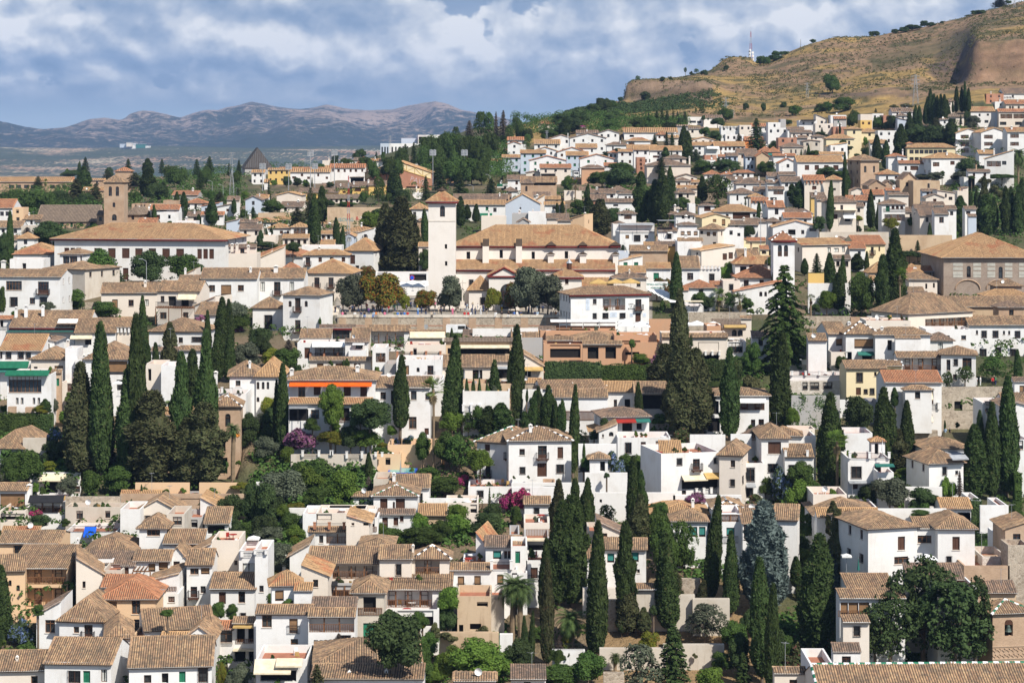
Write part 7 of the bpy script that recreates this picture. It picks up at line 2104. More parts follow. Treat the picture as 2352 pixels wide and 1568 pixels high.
SPEC+=r'''
@0 2
0 375 -60 88 300 G0 Wt D=372 d=12; i 55,95,48,60 165,95,52,60 238,100,45,55 0,95,20,55
370 500 -15 0 120 F0 Wb D=378 d=8
285 600 70 165 300 H0 Ct D=365 d=9; b 500,222,80,40; x 310,230,35,30; c 610,-25,30,150 | low cream house with sagging tan roof above the green canopy
0 290 175 190 400 T0 Wb D=370; A t -20,200,260,75; A g 0,180,270,60
65 470 262 300 700 T0 Wb D=352 d=9; m 80,318,300,150; u 145,515,26,60 190,515,26,60 300,515,24,60 345,515,24,60; A g 60,262,400,45 | white house with glazed brown gallery under a green canopy
470 560 270 290 560 S0 Bt D=356; g 502,338,42,70
560 700 370 375 540 T0 Cb D=358; s 618,385,80,75
600 710 60 62 360 T0 Wb D=362 d=5; | narrow white tower with metal spiral stair
690 780 150 165 400 T0 Wb D=361; x 700,200,35,120
780 1190 25 165 520 H0 Wt D=360 d=11; w 838,195,32,65; b 895,180,275,125; x 1070,350,100,100; c 760,110,25,50; c 800,100,25,50 | white house with wide brown roll blind gallery and white parasol
1060 1220 35 75 200 T0 Ct D=385; B w 1075,30,120,42,5
1390 1660 60 90 250 S0 Wt D=380
1650 1890 45 82 300 S0 Wt D=378; x 1700,-20,60,40
1340 1500 200 205 600 T0 Cb D=355; x 1360,250,30,110
1480 1640 200 220 620 T0 Wb D=350
2110 2400 215 320 700 H6 Wt D=352 d=10 z=0; w 2165,357,44,50; v 2350,370,26,68; v 2395,370,26,68; c 2283,170,25,120; | white house with brick hipped roof and row of small arched windows
1950 2260 470 478 800 T0 Wb D=345; B w 1955,420,260,50,4; c 1962,265,40,140 | white terrace house with reddish floor and tall white chimney
1945 2210 495 600 1260 P4 Bt D=338 d=8 z=k; v 2068,662,50,120; x 2022,880,50,130; x 2000,1065,90,150 | small brick tower house with checkered ridge and arched window behind the palm
1500 1830 610 680 1200 S0 Bt D=345
-80 210 835 990 1250 H-15 Wt D=338 d=11; w 28,1025,50,80 | white house with tan roof and one dark window at left edge
-50 245 1305 1370 1700 G0 Wt D=318; b 0,1395,230,150; c 245,1300,50,200
275 595 1410 1470 1720 T0 Wb D=315; A n 275,1408,320,65; l 290,1480,290,90; | dark flat-canopied terrace pavilion at left edge
150 340 1190 1200 1400 T0 Wb D=335
340 740 1190 1200 1420 T0 Wb D=332; A c 345,1215,300,60; x 400,1280,130,110; m 650,1325,95,60
1110 1480 1400 1410 1800 S0 Ct D=320
1255 1640 1450 1570 1800 F0 Ct d=7 D=306
1410 1835 1390 1440 1700 T0 Gb D=318; x 1460,1440,370,110 | shaded roof terrace with green floor and closed white parasol
1840 2060 1430 1560 1700 K0 Wt D=308
* ce 420 525 660 100
* od 490 520 660 90
* hd 80 660 830 620
* hd 400 660 830 180
* hd 570 520 600 120
* bl 640 460 560 90
* bl 40 580 660 80
* yg 380 580 660 150
* bl 600 640 770 160
* sd 900 560 700 60
* cd 740 190 1230 300 | ragged leaning cypress leftmost of the great grove
* cy 930 -180 1260 210 | tall green cypress behind the ragged leftmost ones
* cy 985 0 1150 150
* cd 900 900 1200 300
* ce 1260 -260 1270 190 | tallest cypress of the great grove on the left
* cy 1340 -60 240 120
* ce 1190 250 1280 220
* cd 1380 450 1330 420 | widest brownish cypress of the great grove
* cy 1440 10 540 100
* cd 1560 -30 470 180 | brown upright cypress behind the grove
* ce 1760 70 640 150
* ce 1660 90 1290 190
* cd 1700 700 1320 280
* ce 1900 -100 1280 200
* cd 1880 560 1320 380 | rightmost broad cypress of the great grove
* cy 1990 -100 380 130
* cy 2110 -100 370 120
* od 2260 0 260 250 | dense round dark tree beside the white tower house
* pd 2140 755 1280 160 | date palm in front of the brick tower house
* pf 1550 550 700 110
* bu 480 780 960 220 | blue flowering bush below the clipped hedge
* dk 520 900 1120 280
* br 250 980 1300 280
* br 100 1050 1330 200
* yg 450 1090 1190 180
* od 40 1120 1330 150
* od 620 1240 1420 170
* br 830 1180 1420 190
* br 1070 1130 1400 270
* bl 1000 1120 1230 130
* sh 400 1330 1410 90
* bl 330 1290 1410 60
* dk 2290 640 960 200
* dk 2240 860 980 110
* sh 1340 1330 1390 60
* dk 2310 1290 1700 160
* sy 2200 1290 1350 180
* dk 2130 1400 1700 250 | dark spreading tree right of the green-floored terrace
* sl 2060 1190 1210 40
* br 2060 1090 1210 80
* bl 2190 1090 1140 50
* cy 1300 1310 1390 20
* sl 1530 1350 1390 80
* sl 1680 1340 1390 60
* sl 1950 1340 1380 90
@1 2
380 830 0 10 260 T0 Wb D=392; l 540,50,260,100; p 445,55,50,100; A w 520,0,300,45; B b 500,100,510,60,5 | white house with brick-pillared flower terrace and dark red panel
820 1030 -10 5 260 S0 Wb D=390; w 915,25,65,40; A w 890,10,110,15
850 1010 75 80 170 T0 Wb D=388 n=terrace_wall
490 1060 160 175 360 S0 Ct D=382; b 560,200,60,80 730,200,70,80 900,200,60,90
1070 1200 48 52 320 T0 Wb D=380; l 1100,105,90,85
1370 1740 20 28 200 T0 Cb D=388; x 1445,60,32,65; B b 1300,90,395,60,4 | cream roof room behind a brick-pillared iron railing
1290 1705 150 165 560 T0 Wb D=372 d=8; b 1358,220,48,105; d 1358,220,46,90; v 1475,238,28,42; d 1575,220,56,105 | white house with small blue shrine niche and two cream-blinded balconies
1740 2360 -25 0 130 G0 Eg D=392; x 1760,60,570,55; A c 1830,30,500,25 | long dark restaurant veranda with cream awnings below the lookout
1710 2185 130 235 560 G0 Ct D=378; x 1880,255,40,100; w 1990,260,90,100; l 2200,250,20,60 | low cream house with brown roof and two folded mauve parasols
2190 2360 140 185 560 S0 Ct D=380; x 2220,250,110,90; A a 2220,225,100,20
1180 1290 200 205 330 T0 Gb D=376
0 235 192 325 720 H0 Wt D=352 d=10; v 5,370,26,68 52,370,26,68 97,370,24,68; v 5,510,26,45 95,510,26,45
285 1095 235 355 830 H0 Wt D=345 d=11 ; m 388,410,64,100; s 530,412,64,80; s 655,412,76,90; s 805,412,66,90; s 958,415,62,90; A o 312,370,188,35; A o 502,370,132,35; A o 636,370,130,35; A o 768,370,130,35; A o 898,370,168,35; c 912,208,42,110; c 308,238,40,90 | house with bright orange awnings along its upper floor
300 1060 520 575 840 S0 Wt D=338 d=3; m 505,625,75,85; x 780,610,80,120; k 740,700,120,40; x 300,620,180,110; V a 300,615,170,5
1095 1600 345 425 1130 S0 Wt D=346 d=7; w 1143,462,50,68 1423,452,52,82 1555,480,45,55; w 1240,450,26,120; m 1405,690,70,110; p 1548,795,40,60 | tall plain white house behind the round-topped cypress and palm
1100 1420 320 345 560 T0 Wb D=352
1500 1720 340 345 560 T0 Wb D=360
1885 2360 380 385 600 T0 Eb D=352
1900 2330 450 455 620 T0 Wb D=348; B w 1905,580,150,60,3
2030 2430 805 948 1300 H-28 Wt D=330 d=9 z=g
1105 1330 1025 1032 1200 T0 Pb D=335
1210 1700 930 945 1200 T0 Pb D=338 n=garden_wall | orange garden wall behind the blue pool
1080 1230 1250 1260 1500 T0 Db D=318
1230 1590 1225 1345 1600 G0 Wt D=316 d=8; c 1250,1195,35,60; i 1490,1390,40,90; w 1310,1245,58,50
1080 1480 1325 1420 1720 H0 Wt D=308 d=8 z=g; s 1140,1440,68,110; s 1283,1440,85,140; v 1256,1470,20,70 | white house with green-edged ridge and tall brown louvred door
880 1080 1395 1425 1600 S0 Wt D=314
1950 2360 1290 1330 1480 T0 Wb D=322; i 2032,1365,58,65 | white street wall with a single grilled window beside the bougainvillea
1740 2040 1470 1480 1700 T0 Cb D=312; x 1970,1495,60,80
1490 1750 1500 1600 1700 S0 Et D=306
* cy 240 200 1040 130 | tall cypress left of the orange-awning house
* cy 200 350 1000 90
* ce 1325 120 820 145 | round-topped cypress in front of the tall white house
* pf 1628 345 1170 240 | tall fan palm with slim trunk in the middle
* cy 1800 -60 830 200 | big pointed cypress beside the tall fan palm
* cy 2190 170 800 150 | pointed cypress right of the small clipped ones
* cy 1940 340 580 44
* cy 1997 330 580 40
* cy 2055 330 580 40
* cy 2125 370 600 34
* cy 2020 280 390 40
* ce 2130 590 860 200
* ce 2250 560 850 220
* cy 2330 80 700 60
* bl 690 380 820 220 | light green young tree in front of the orange awnings
* dk 1050 520 830 360 | dark feathery tree right of the light green one
* dk 960 560 800 200
* bv 380 780 990 330 | large faded violet bougainvillea on the garden terrace
* yg 680 810 960 220
* bl 730 740 850 110
* bl 1010 800 980 230
* dk 870 770 1000 200
* bl 1240 770 870 100
* br 520 700 830 150
* sh 770 960 1060 90
* bu 1280 880 1020 80
* bu 1390 860 950 120
* br 1530 820 1120 160
* br 1750 820 1150 250
* dk 1870 830 1180 170
* ga 1860 850 1200 300
* ga 1950 650 870 110
* bl 1800 640 860 200
* bl 2060 980 1200 230
* br 1580 1150 1250 190
* sl 1430 1150 1210 50
* sl 1600 1230 1260 40
* sl 1690 1225 1260 40
* sl 1790 1225 1260 40
* br 1740 1240 1400 340
* bg 1880 1220 1320 150 | bright magenta bougainvillea beside the white street wall
* br 1900 1190 1290 130
* br 2050 580 840 130
* yg 110 510 720 160
* od 60 650 850 180
* dk 130 600 900 200
* od 90 860 1090 230
* bl 290 960 1160 130
* br 400 1090 1380 220
* br 560 1060 1400 330 | wide bushy tree below the stone garden wall
* bl 480 1140 1430 300
* od 250 1170 1480 390 | big rounded olive-coloured tree left of the garden slope
* dk 80 1290 1720 260
* dk 180 1400 1700 220
* bl 830 1180 1500 330 | round light green fig tree on the garden slope
* br 960 1150 1250 90
* cy 1040 1020 1290 80 | short clipped cypress at the end of the stone garden wall
* dd 1035 1240 1410 90
* br 560 1330 1540 220
* bl 740 1440 1540 130
* yg 370 1470 1620 180
* bl 250 1490 1640 150
* dk 720 1400 1520 60
* bg 2300 1350 1560 180 | magenta bougainvillea spilling over the lower white wall
* sh 940 960 1000 60
* yg 1160 920 990 110
* br 1140 970 1060 230
* dk 390 210 300 80
* yg 160 60 240 200
* br 280 60 280 250
* dk 60 -60 150 150
* dd 300 -20 120 100
* sh 820 150 240 70
* sh 690 170 230 50
* bl 1110 230 320 60
* cn 2145 1340 1560 40
* bl 1850 1490 1700 200
* dk 2180 1480 1700 200
@2 2
60 290 85 235 520 K0 Ct D=380; A y 75,232,210,30; x 100,265,75,60
90 270 345 385 480 S0 Ct D=365
300 1290 180 200 360 T0 Wb D=388 n=retaining_wall; x 330,240,150,110; x 900,230,200,100; B w 310,335,970,40,8
270 850 360 435 860 G6 Wt D=355 d=9; s 590,560,65,125; d 733,555,70,125; s 455,560,40,120; l 480,740,240,120; c 545,370,20,60 | white house with recessed roof terrace and brick-floored balcony
375 880 440 515 860 S0 Wt D=350 ov=0.3; k 480,640,280,80
840 1190 372 462 720 G0 Wt D=358; w 935,532,30,75; x 1035,528,52,80; c 855,395,28,90
1130 1440 375 478 700 G0 Gt D=352; x 1200,490,200,130
1790 2360 425 500 860 H0 Wt D=350 d=9; A w 2090,515,240,42; l 2085,560,235,70; x 1800,545,100,125; x 1780,700,130,130; w 2195,715,40,75 2265,712,50,75 | white house with large veranda, white awnings and dark arcade
835 1260 602 695 1020 P8 Wt D=338 d=8; A r 925,710,230,30; A t 1130,705,130,30; x 1013,745,95,110; x 1145,750,50,60;
800 970 755 835 1020 L0 Wt D=332 d=6; w 828,850,16,28; v 890,828,42,42; b 905,930,40,62 | white wing with round window and single sloping roof
970 1455 865 880 1110 T0 Wb D=328; i 1040,925,58,100; p 1183,920,46,90; b 1320,912,58,75 | white house front with dark doorway under a little tiled hood
720 970 760 830 900 L0 Wo D=338
-30 545 790 915 1260 H4 Wt D=326 d=9 z=k; w 68,985,50,58; d 238,955,82,120; s 418,968,52,105; i 72,1150,50,65; p 232,1115,88,125; i 408,1127,70,80; c 152,750,35,60 | square white house with dark double door and central balcony
1370 1905 920 1030 1420 T14 Wb D=312 d=10; i 1515,1070,48,65; d 1662,1078,64,100; i 1853,1065,30,55; A c 1555,1225,220,50; A y 1760,1205,180,50; x 1560,1270,390,90; B w 1690,1345,270,50,5; m 1560,1365,40,40 | big white house with red roof terrace, white tablecloth table and cream awnings
1905 2100 955 1050 1420 H-14 Ct D=312 d=8; w 2008,1088,42,65; i 2005,1262,42,65; w 1928,1070,14,70 | cream wing with tan hipped roof right of the red roof terrace
1360 1560 920 1035 1200 S0 Ct D=315
2105 2320 1040 1115 1420 T0 Wb D=318; i 2155,1155,75,130; i 2155,1345,60,80; A a 2145,1300,90,30
2190 2420 785 895 1240 H10 Wt D=328; s 2305,922,60,105; c 2250,785,40,60
715 880 1008 1080 1260 P0 Wt D=320; x 810,1100,45,90
115 345 1430 1495 1700 G0 Wt D=306; | low white outbuilding beside the magenta bougainvillea
290 400 1320 1325 1450 T0 Bb D=318; x 320,1345,45,35
710 800 1335 1360 1480 S0 Wt D=316; x 735,1385,30,110
1290 1800 1490 1590 1800 H0 Wt D=300 d=10; c 1645,1430,32,100
1850 2115 1455 1535 1800 P0 Wt D=296 d=7 z=k; | white porch tower with checkered ridge tiles among cypresses
2110 2360 1510 1580 1800 G0 Wt D=298
1710 1900 -10 5 200 T0 Wb D=390; l 1715,0,185,120; B w 1715,90,190,35,4
1860 2150 -5 0 170 T0 Wb D=392; w 1895,10,48,75; w 1990,5,130,95
1000 1370 -10 5 190 T0 Ob D=382; x 1030,10,110,30; x 1040,95,130,30
650 1010 0 28 200 S0 Ot D=380; x 695,50,100,110; x 858,48,98,110 | terracotta house front with two large dark arches
290 660 10 20 200 T0 Ob D=384; x 350,30,280,120
* hd 560 190 355 520 D=373
* hd 1000 215 345 560 D=373
* hd 1900 170 330 420 D=374
* bl 800 190 350 90
* br 360 180 350 160
* bv 1320 110 230 220
* bl 1170 110 210 170
* br 1350 180 320 180
* ce 120 640 860 90
* cy 45 -150 790 140 | tall slim cypress standing in front of the dark restaurant veranda
* ce 200 450 790 110
* ce 250 410 800 90
* ce 330 400 830 130
* cy 450 530 850 90 | short dark cypress left of the slim tall one
* cy 405 540 840 60
* cy 560 395 1240 100 | slim tall cypress dividing the two white houses
* cy 1165 370 660 80 | small pointed cypress in front of the dark veranda
* cy 660 925 1110 30
* cy 135 425 560 30
* ce 2000 55 900 170 | tall cypress between the veranda house halves
* cd 1570 -60 870 330 | massive dark cypress mass in the centre
* cd 1400 20 600 300
* cd 1690 60 870 300
* ro 1555 780 930 180
* dk 845 700 780 70
* dk 755 820 910 90
* bu 940 1000 1240 190
* br 1090 1030 1300 260 | broad feathery green tree above the white wall
* br 1250 1020 1300 230
* cy 1110 1050 1800 130 | lower cypress in front of the feathery green tree
* ce 1190 1180 1800 120
* cd 1180 1400 1820 160
* cd 430 1260 1900 160 | left of two dark cypresses below the square white house
* ce 590 1255 1900 130
* ce 680 1250 1900 130
* br 700 1050 1190 130
* dd 660 1110 1200 110
* dk 1370 1060 1140 40
* bg 70 1330 1540 210 | big magenta bougainvillea left of the low outbuilding
* br 40 1500 1700 100
* bv 1660 1380 1500 280
* br 2080 900 1040 130
* yg 2080 920 1000 150
* ro 2240 1400 1510 210
* br 2330 1230 1450 120
* bl 1850 150 340 230
* bl 1820 290 420 260
* sc 2200 300 460 210
* br 2210 0 300 170 | tall bright shrub-like tree right of the cream terrace
* br 2080 130 260 140
* bl 2190 120 290 120
* br 1350 660 770 130
* sh 1300 770 850 60
* sh 2200 760 820 60
* cy 1820 1450 1760 60
* dk 870 1200 1260 50
* sh 20 1230 1260 40
* sh 150 1225 1260 30
* sh 1280 1330 1370 80
* br 1370 1470 1700 170
* dk 1270 1480 1700 130
* ga 870 1490 1700 160
@3 2
580 770 60 95 240 T0 Cb D=388; x 700,90,30,60
170 350 165 215 330 T0 Wb D=385; A c 305,165,215,45
370 500 20 40 220 S0 Wt D=388; g 372,48,96,105; A a 180,160,130,45
180 745 290 310 520 T0 Wb D=375; B w 220,270,500,40,5 | white-railed plant terrace on top of the stone wall with three grilled windows
190 745 355 360 530 T0 sb D=373 n=stone_house; i 318,372,45,65 390,372,78,65 510,372,78,60 | pale rubble stone house wall with three black grilled windows
720 1085 180 250 530 G4 Yt D=368; i 812,284,60,90; w 975,280,22,38; p 808,422,46,70; i 882,436,34,42; i 936,428,42,58; i 1020,425,35,50 | pale yellow house with dark door and caged window
1050 1230 180 225 430 G0 Yt D=372 z=k
1190 1620 100 148 380 G0 Wt D=376; l 1235,150,370,115 | white open gallery house with brick posts and low tiled roof
1590 1910 55 125 450 H-10 Wt D=374 d=7 R=0x1 ; w 1640,165,36,100; i 1707,160,38,58; m 1786,150,85,105; w 1700,300,36,55 | white house with glazed door box and grey base beside the stairway
1080 1595 272 378 900 G0 Wr D=352 d=9; l 1270,450,250,125; A c 1300,452,205,75; l 1320,665,190,90; A c 1315,670,190,62; B w 1245,560,320,60,3; c 1210,405,5,5 | tall white house with orange tile roof and cream awnings on two floors
1260 1505 400 445 560 P0 Wt D=349 d=2.2 ov=0.3
940 1040 540 560 760 T0 Gb D=358
-60 190 800 890 1350 H0 Wt D=320 d=9; s 0,920,120,110; i 0,1120,90,80;
0 300 790 870 1300 H-6 Wt D=326
155 420 950 1060 1300 S0 Wt D=318; i 190,1130,80,100; B w 160,1000,200,55,2
300 440 860 866 1100 T0 Wb D=326
735 1115 960 1070 1500 T0 Wb D=312 d=7; i 765,1145,95,110; p 775,1295,50,60; x 980,1130,60,120; B w 750,1015,360,55,3; A a 735,1275,190,20 | white house with red roof terrace and red chairs beside the fan palm
950 1075 868 920 1080 P0 Wt D=318; x 980,935,35,100
700 960 830 840 1000 T0 Wb D=330 n=garden_wall
1010 1155 1120 1200 1320 T0 Wb D=308; x 1035,1145,90,50; A t 975,1120,175,22
1440 1860 890 985 1300 H6 Wt D=330 d=8; A a 1600,1010,210,30; w 1500,1000,10,10
1480 1795 1010 1125 1620 H14 Wt D=316 d=8; i 1602,1150,40,75; w 1720,1185,28,38; A a 1660,1040,150,40 | white house with curved tiled roof and glass-roofed terrace
1595 1865 1445 1535 1800 G0 Wt D=300
1970 2160 540 560 900 T0 Wb D=342; x 2000,560,160,80; A n 1985,545,175,30
2050 2160 630 740 900 G0 Wt D=338
2165 2400 560 600 1100 F0 Wb D=334 d=8; i 2185,610,40,60
2170 2400 480 570 700 G0 Wt D=340
2265 2400 330 370 560 G0 Wt D=352
2290 2400 890 900 1250 T0 Wb D=322; m 2300,900,45,90
415 725 1400 1402 1800 T0 Cb D=298; | pale parapet wall above the solar-panelled roof
430 1000 1455 1600 1800 H0 Wt D=292 d=10 | white house with three solar panels on tan roof beside the fan palm
2115 2205 1500 1505 1600 T0 Wb D=300
-40 180 1540 1600 1760 H0 Wt D=292
1870 1960 1450 1455 1650 T0 Wb D=305
* cy 95 -100 790 190 | large dark cypress beside the green ivy wall
* br 280 -60 150 280
* br 675 130 270 110 | dark climbing bush on the cream side wall
* hd 380 490 780 480
* bl 230 600 790 110
* ce 560 470 1400 230 | broad dark cypress behind the slim fan palm
* ce 600 560 1400 200
* pf 632 830 1480 215 | slim tall fan palm on the right in front of a cypress
* dk 820 500 830 290 | round-crowned dark tree with white chairs beneath
* ce 1080 420 1180 210 | ragged dark cypress left of the tall awning house
* cy 1165 420 600 70
* cy 1275 540 1160 140
* cd 1180 800 1180 200
* yg 1380 1020 1320 160
* bl 1250 1160 1260 150
* sl 1670 1240 1440 150 | clipped egg-shaped light green bush
* cy 1900 760 1460 220 | wide smooth cypress, left one of the right-hand trio
* cy 1945 630 1000 80
* cy 2050 560 1450 150 | slender middle cypress of the right-hand trio
* cy 2200 320 1420 200 | tallest cypress of the right-hand trio
* cy 2240 640 1400 130
* cy 2300 70 480 80
* ga 2060 140 370 240
* ga 1810 220 400 160
* ga 1650 270 440 110
* br 1740 735 800 40
* cy 1625 720 820 22
* bu 120 1130 1480 260
* br 300 1090 1400 230
* bl 290 1260 1700 270 | bright green maple left of the palm trunk
* br 400 1270 1420 170
* dk 920 1300 1500 170
* od 1120 1240 1520 320
* br 1230 1300 1500 180
* dk 1420 1330 1560 240
* dk 1530 1400 1530 130
* br 1410 1440 1700 250
* dd 1760 1190 1430 70
* hd 1905 1450 1700 90
* hd 2290 1200 1460 60
* br 2290 1460 1700 160
* dk 820 1420 1520 170
* sh 860 760 830 60
* sh 390 820 870 40
* sd 1470 1090 1220 60
* br 1450 1270 1340 90
* cd 600 1460 1800 130
@0 3
0 235 -60 -20 170 T0 Cb D=312; x 0,10,225,60
600 1110 -60 -50 330 T0 Db D=310 d=4 | old blotched plaster wall with blue sheet hanging over the terrace
595 1070 125 178 330 T0 Wb D=303; A b 780,128,108,90; r 600,125,450,50
1105 1290 -40 -30 380 T0 Wb D=303 | white wall with black lantern beside the steps
20 365 140 180 300 S0 Ct D=298
-20 535 175 285 620 G0 Pt D=292 d=8; i 130,305,72,75 290,300,65,78 435,295,60,65 | peach house with three small grilled windows at left edge
1280 1530 25 150 400 P0 Wt D=292 d=6; m 1350,160,120,55 | white house with steep hipped roof and wide louvred window
1530 1695 10 15 300 T0 Db D=296; w 1588,38,82,75; c 1530,0,28,60
1500 1870 165 290 400 S0 Wt D=290
1880 2100 -40 105 330 G0 Wt D=300; x 1905,120,160,80
2090 2235 25 80 250 P0 Wt D=306
1700 1860 30 45 200 T0 Gb D=302; x 1725,65,90,75
765 1220 225 378 480 H0 Wt D=288 d=9; c 703,225,26,110 | white house with broad reddish brown hipped roof below the blue sheet
800 1240 370 475 640 G-4 Wt D=284; s 1105,505,78,75
1230 1560 355 450 700 G0 Wt D=282; b 1362,470,65,75 1458,458,85,75; x 1245,550,45,80; J 1220,545,160,90; c 1297,380,28,80 | white house with three woven blinds and a wooden pergola
1540 1720 310 460 560 F0 Wt D=284 d=6 p=0.3
1715 1950 350 485 900 G0 Wt D=278 d=5; m 1747,512,78,58; b 1845,508,80,60; w 1660,682,42,60; d 1750,680,62,100; w 1842,675,48,65 | white house with reed-curtained balcony and grilled terrace
1715 1945 290 410 480 L0 Wt D=284
1945 2195 245 255 640 T0 Cb D=284; w 2152,440,30,42 | tall blank cream wall with satellite dishes and red-tiled corner
2195 2400 345 352 640 T0 Wb D=281; u 2230,465,110,85; B w 2225,345,125,60,2
1935 2345 560 705 1100 G0 Wt D=274 d=8; p 2010,730,65,110; m 2190,725,62,105; i 2208,920,50,60 | white house with tan roof, two tall brown windows and a climbing plant
80 620 335 515 1010 S0 Pt D=280 d=9; l 230,525,380,135; l 230,690,380,175 | peach house with two storeys of glazed wooden galleries
-20 230 400 545 1010 S8 Pt D=277; v 78,622,28,55 150,668,32,55
700 940 420 590 900 K12 Ct D=276 d=9; w 758,632,28,62 | cream house with single dark window and ochre single-slope roof
1110 1240 470 490 700 S0 Wt D=281; s 1105,505,78,75
850 1040 420 430 560 T0 Wb D=284
940 1120 520 530 680 T0 Db D=279
1370 1650 560 640 780 L0 Wt D=276; s 1545,770,62,55; k 1400,680,220,35; x 1380,655,70,40 | small white house with wooden-railed terrace and louvred window
1430 1640 740 745 1000 T0 Wb D=274; s 1545,770,60,55
920 1430 625 800 1300 H0 Pr D=268 d=10; b 1005,815,68,105; m 1210,808,78,125; m 1230,980,56,105; m 1005,995,78,45 | peach house with red-trimmed hipped roof in the lower left
940 1180 585 690 760 G0 Wr D=275
545 940 805 1010 1330 H-6 Wt D=262 d=10; m 676,1048,50,58; d 773,1030,78,130 | white house with broad hipped roof and orange-brown balcony door
335 560 820 960 1300 L0 Wt D=264; m 415,985,90,120
985 1200 1015 1160 1600 P10 Wt D=254 d=8; v 1048,1195,46,92 1118,1190,46,92; i 1122,1425,45,68 | white tower room with two green arched shutters
1330 1960 900 1090 1300 G14 Wt D=258 d=9
1700 1960 1050 1170 1500 F0 Wt D=256 d=8
1480 1720 1110 1190 1300 G0 Wt D=255
1215 1330 1130 1135 1260 T0 Pb D=258; i 1220,1150,70,60
2010 2140 1000 1075 1350 S0 Wr D=262; m 2015,1085,120,110; r 2035,1180,100,40
2140 2400 985 1020 1700 S0 Wt D=262; x 2175,1060,75,135; x 2280,1055,120,140; A y 2150,1030,250,22; k 2170,1160,200,40; x 2155,1270,100,105; x 2285,1270,120,105; A c 2150,1245,250,18; m 2060,1285,50,75 | white restaurant with two glazed dining floors and cream striped awnings
410 1020 1170 1400 1900 G-4 Wt D=246 d=9; i 625,1450,112,115; g 763,1452,66,112; u 928,1440,56,115; c 468,1340,45,60 | white house with green shuttered windows, lowest row, left of two
1185 1945 1160 1430 1900 G5 Wt D=244 d=9; w 1322,1492,68,75; x 1485,1475,62,95; g 1645,1460,60,100; i 1820,1400,90,160 | white house with broad tan roof in the lowest row, right of two
-40 465 1280 1460 1800 G4 Ct D=248 d=8; m 284,1500,62,70; c 145,1305,26,120 | low cream house with tan roof in the bottom left corner
* dk 360 20 150 200
* br 600 50 140 90
* bg 320 -30 40 130
* cy 30 480 1200 170 | dark cypress cut by the left edge, lowest
* br 2010 820 990 140
* br 2130 830 1000 120
* bu 200 980 1220 260 | blue flowering plumbago bush above the lowest left houses
* br 350 840 960 120
* yg 2035 1370 1720 90 | yellow-green climbing shrub at the corner of the lowest house
* od 2200 1380 1720 220
* br 1540 890 960 130
* sh 1780 850 890 70
* dk 2160 60 250 130
* br 2250 90 220 180
* bl 2230 200 320 140
* sh 260 1190 1290 200
* pf 20 1180 1400 120
* dk 20 1100 1290 60
'''
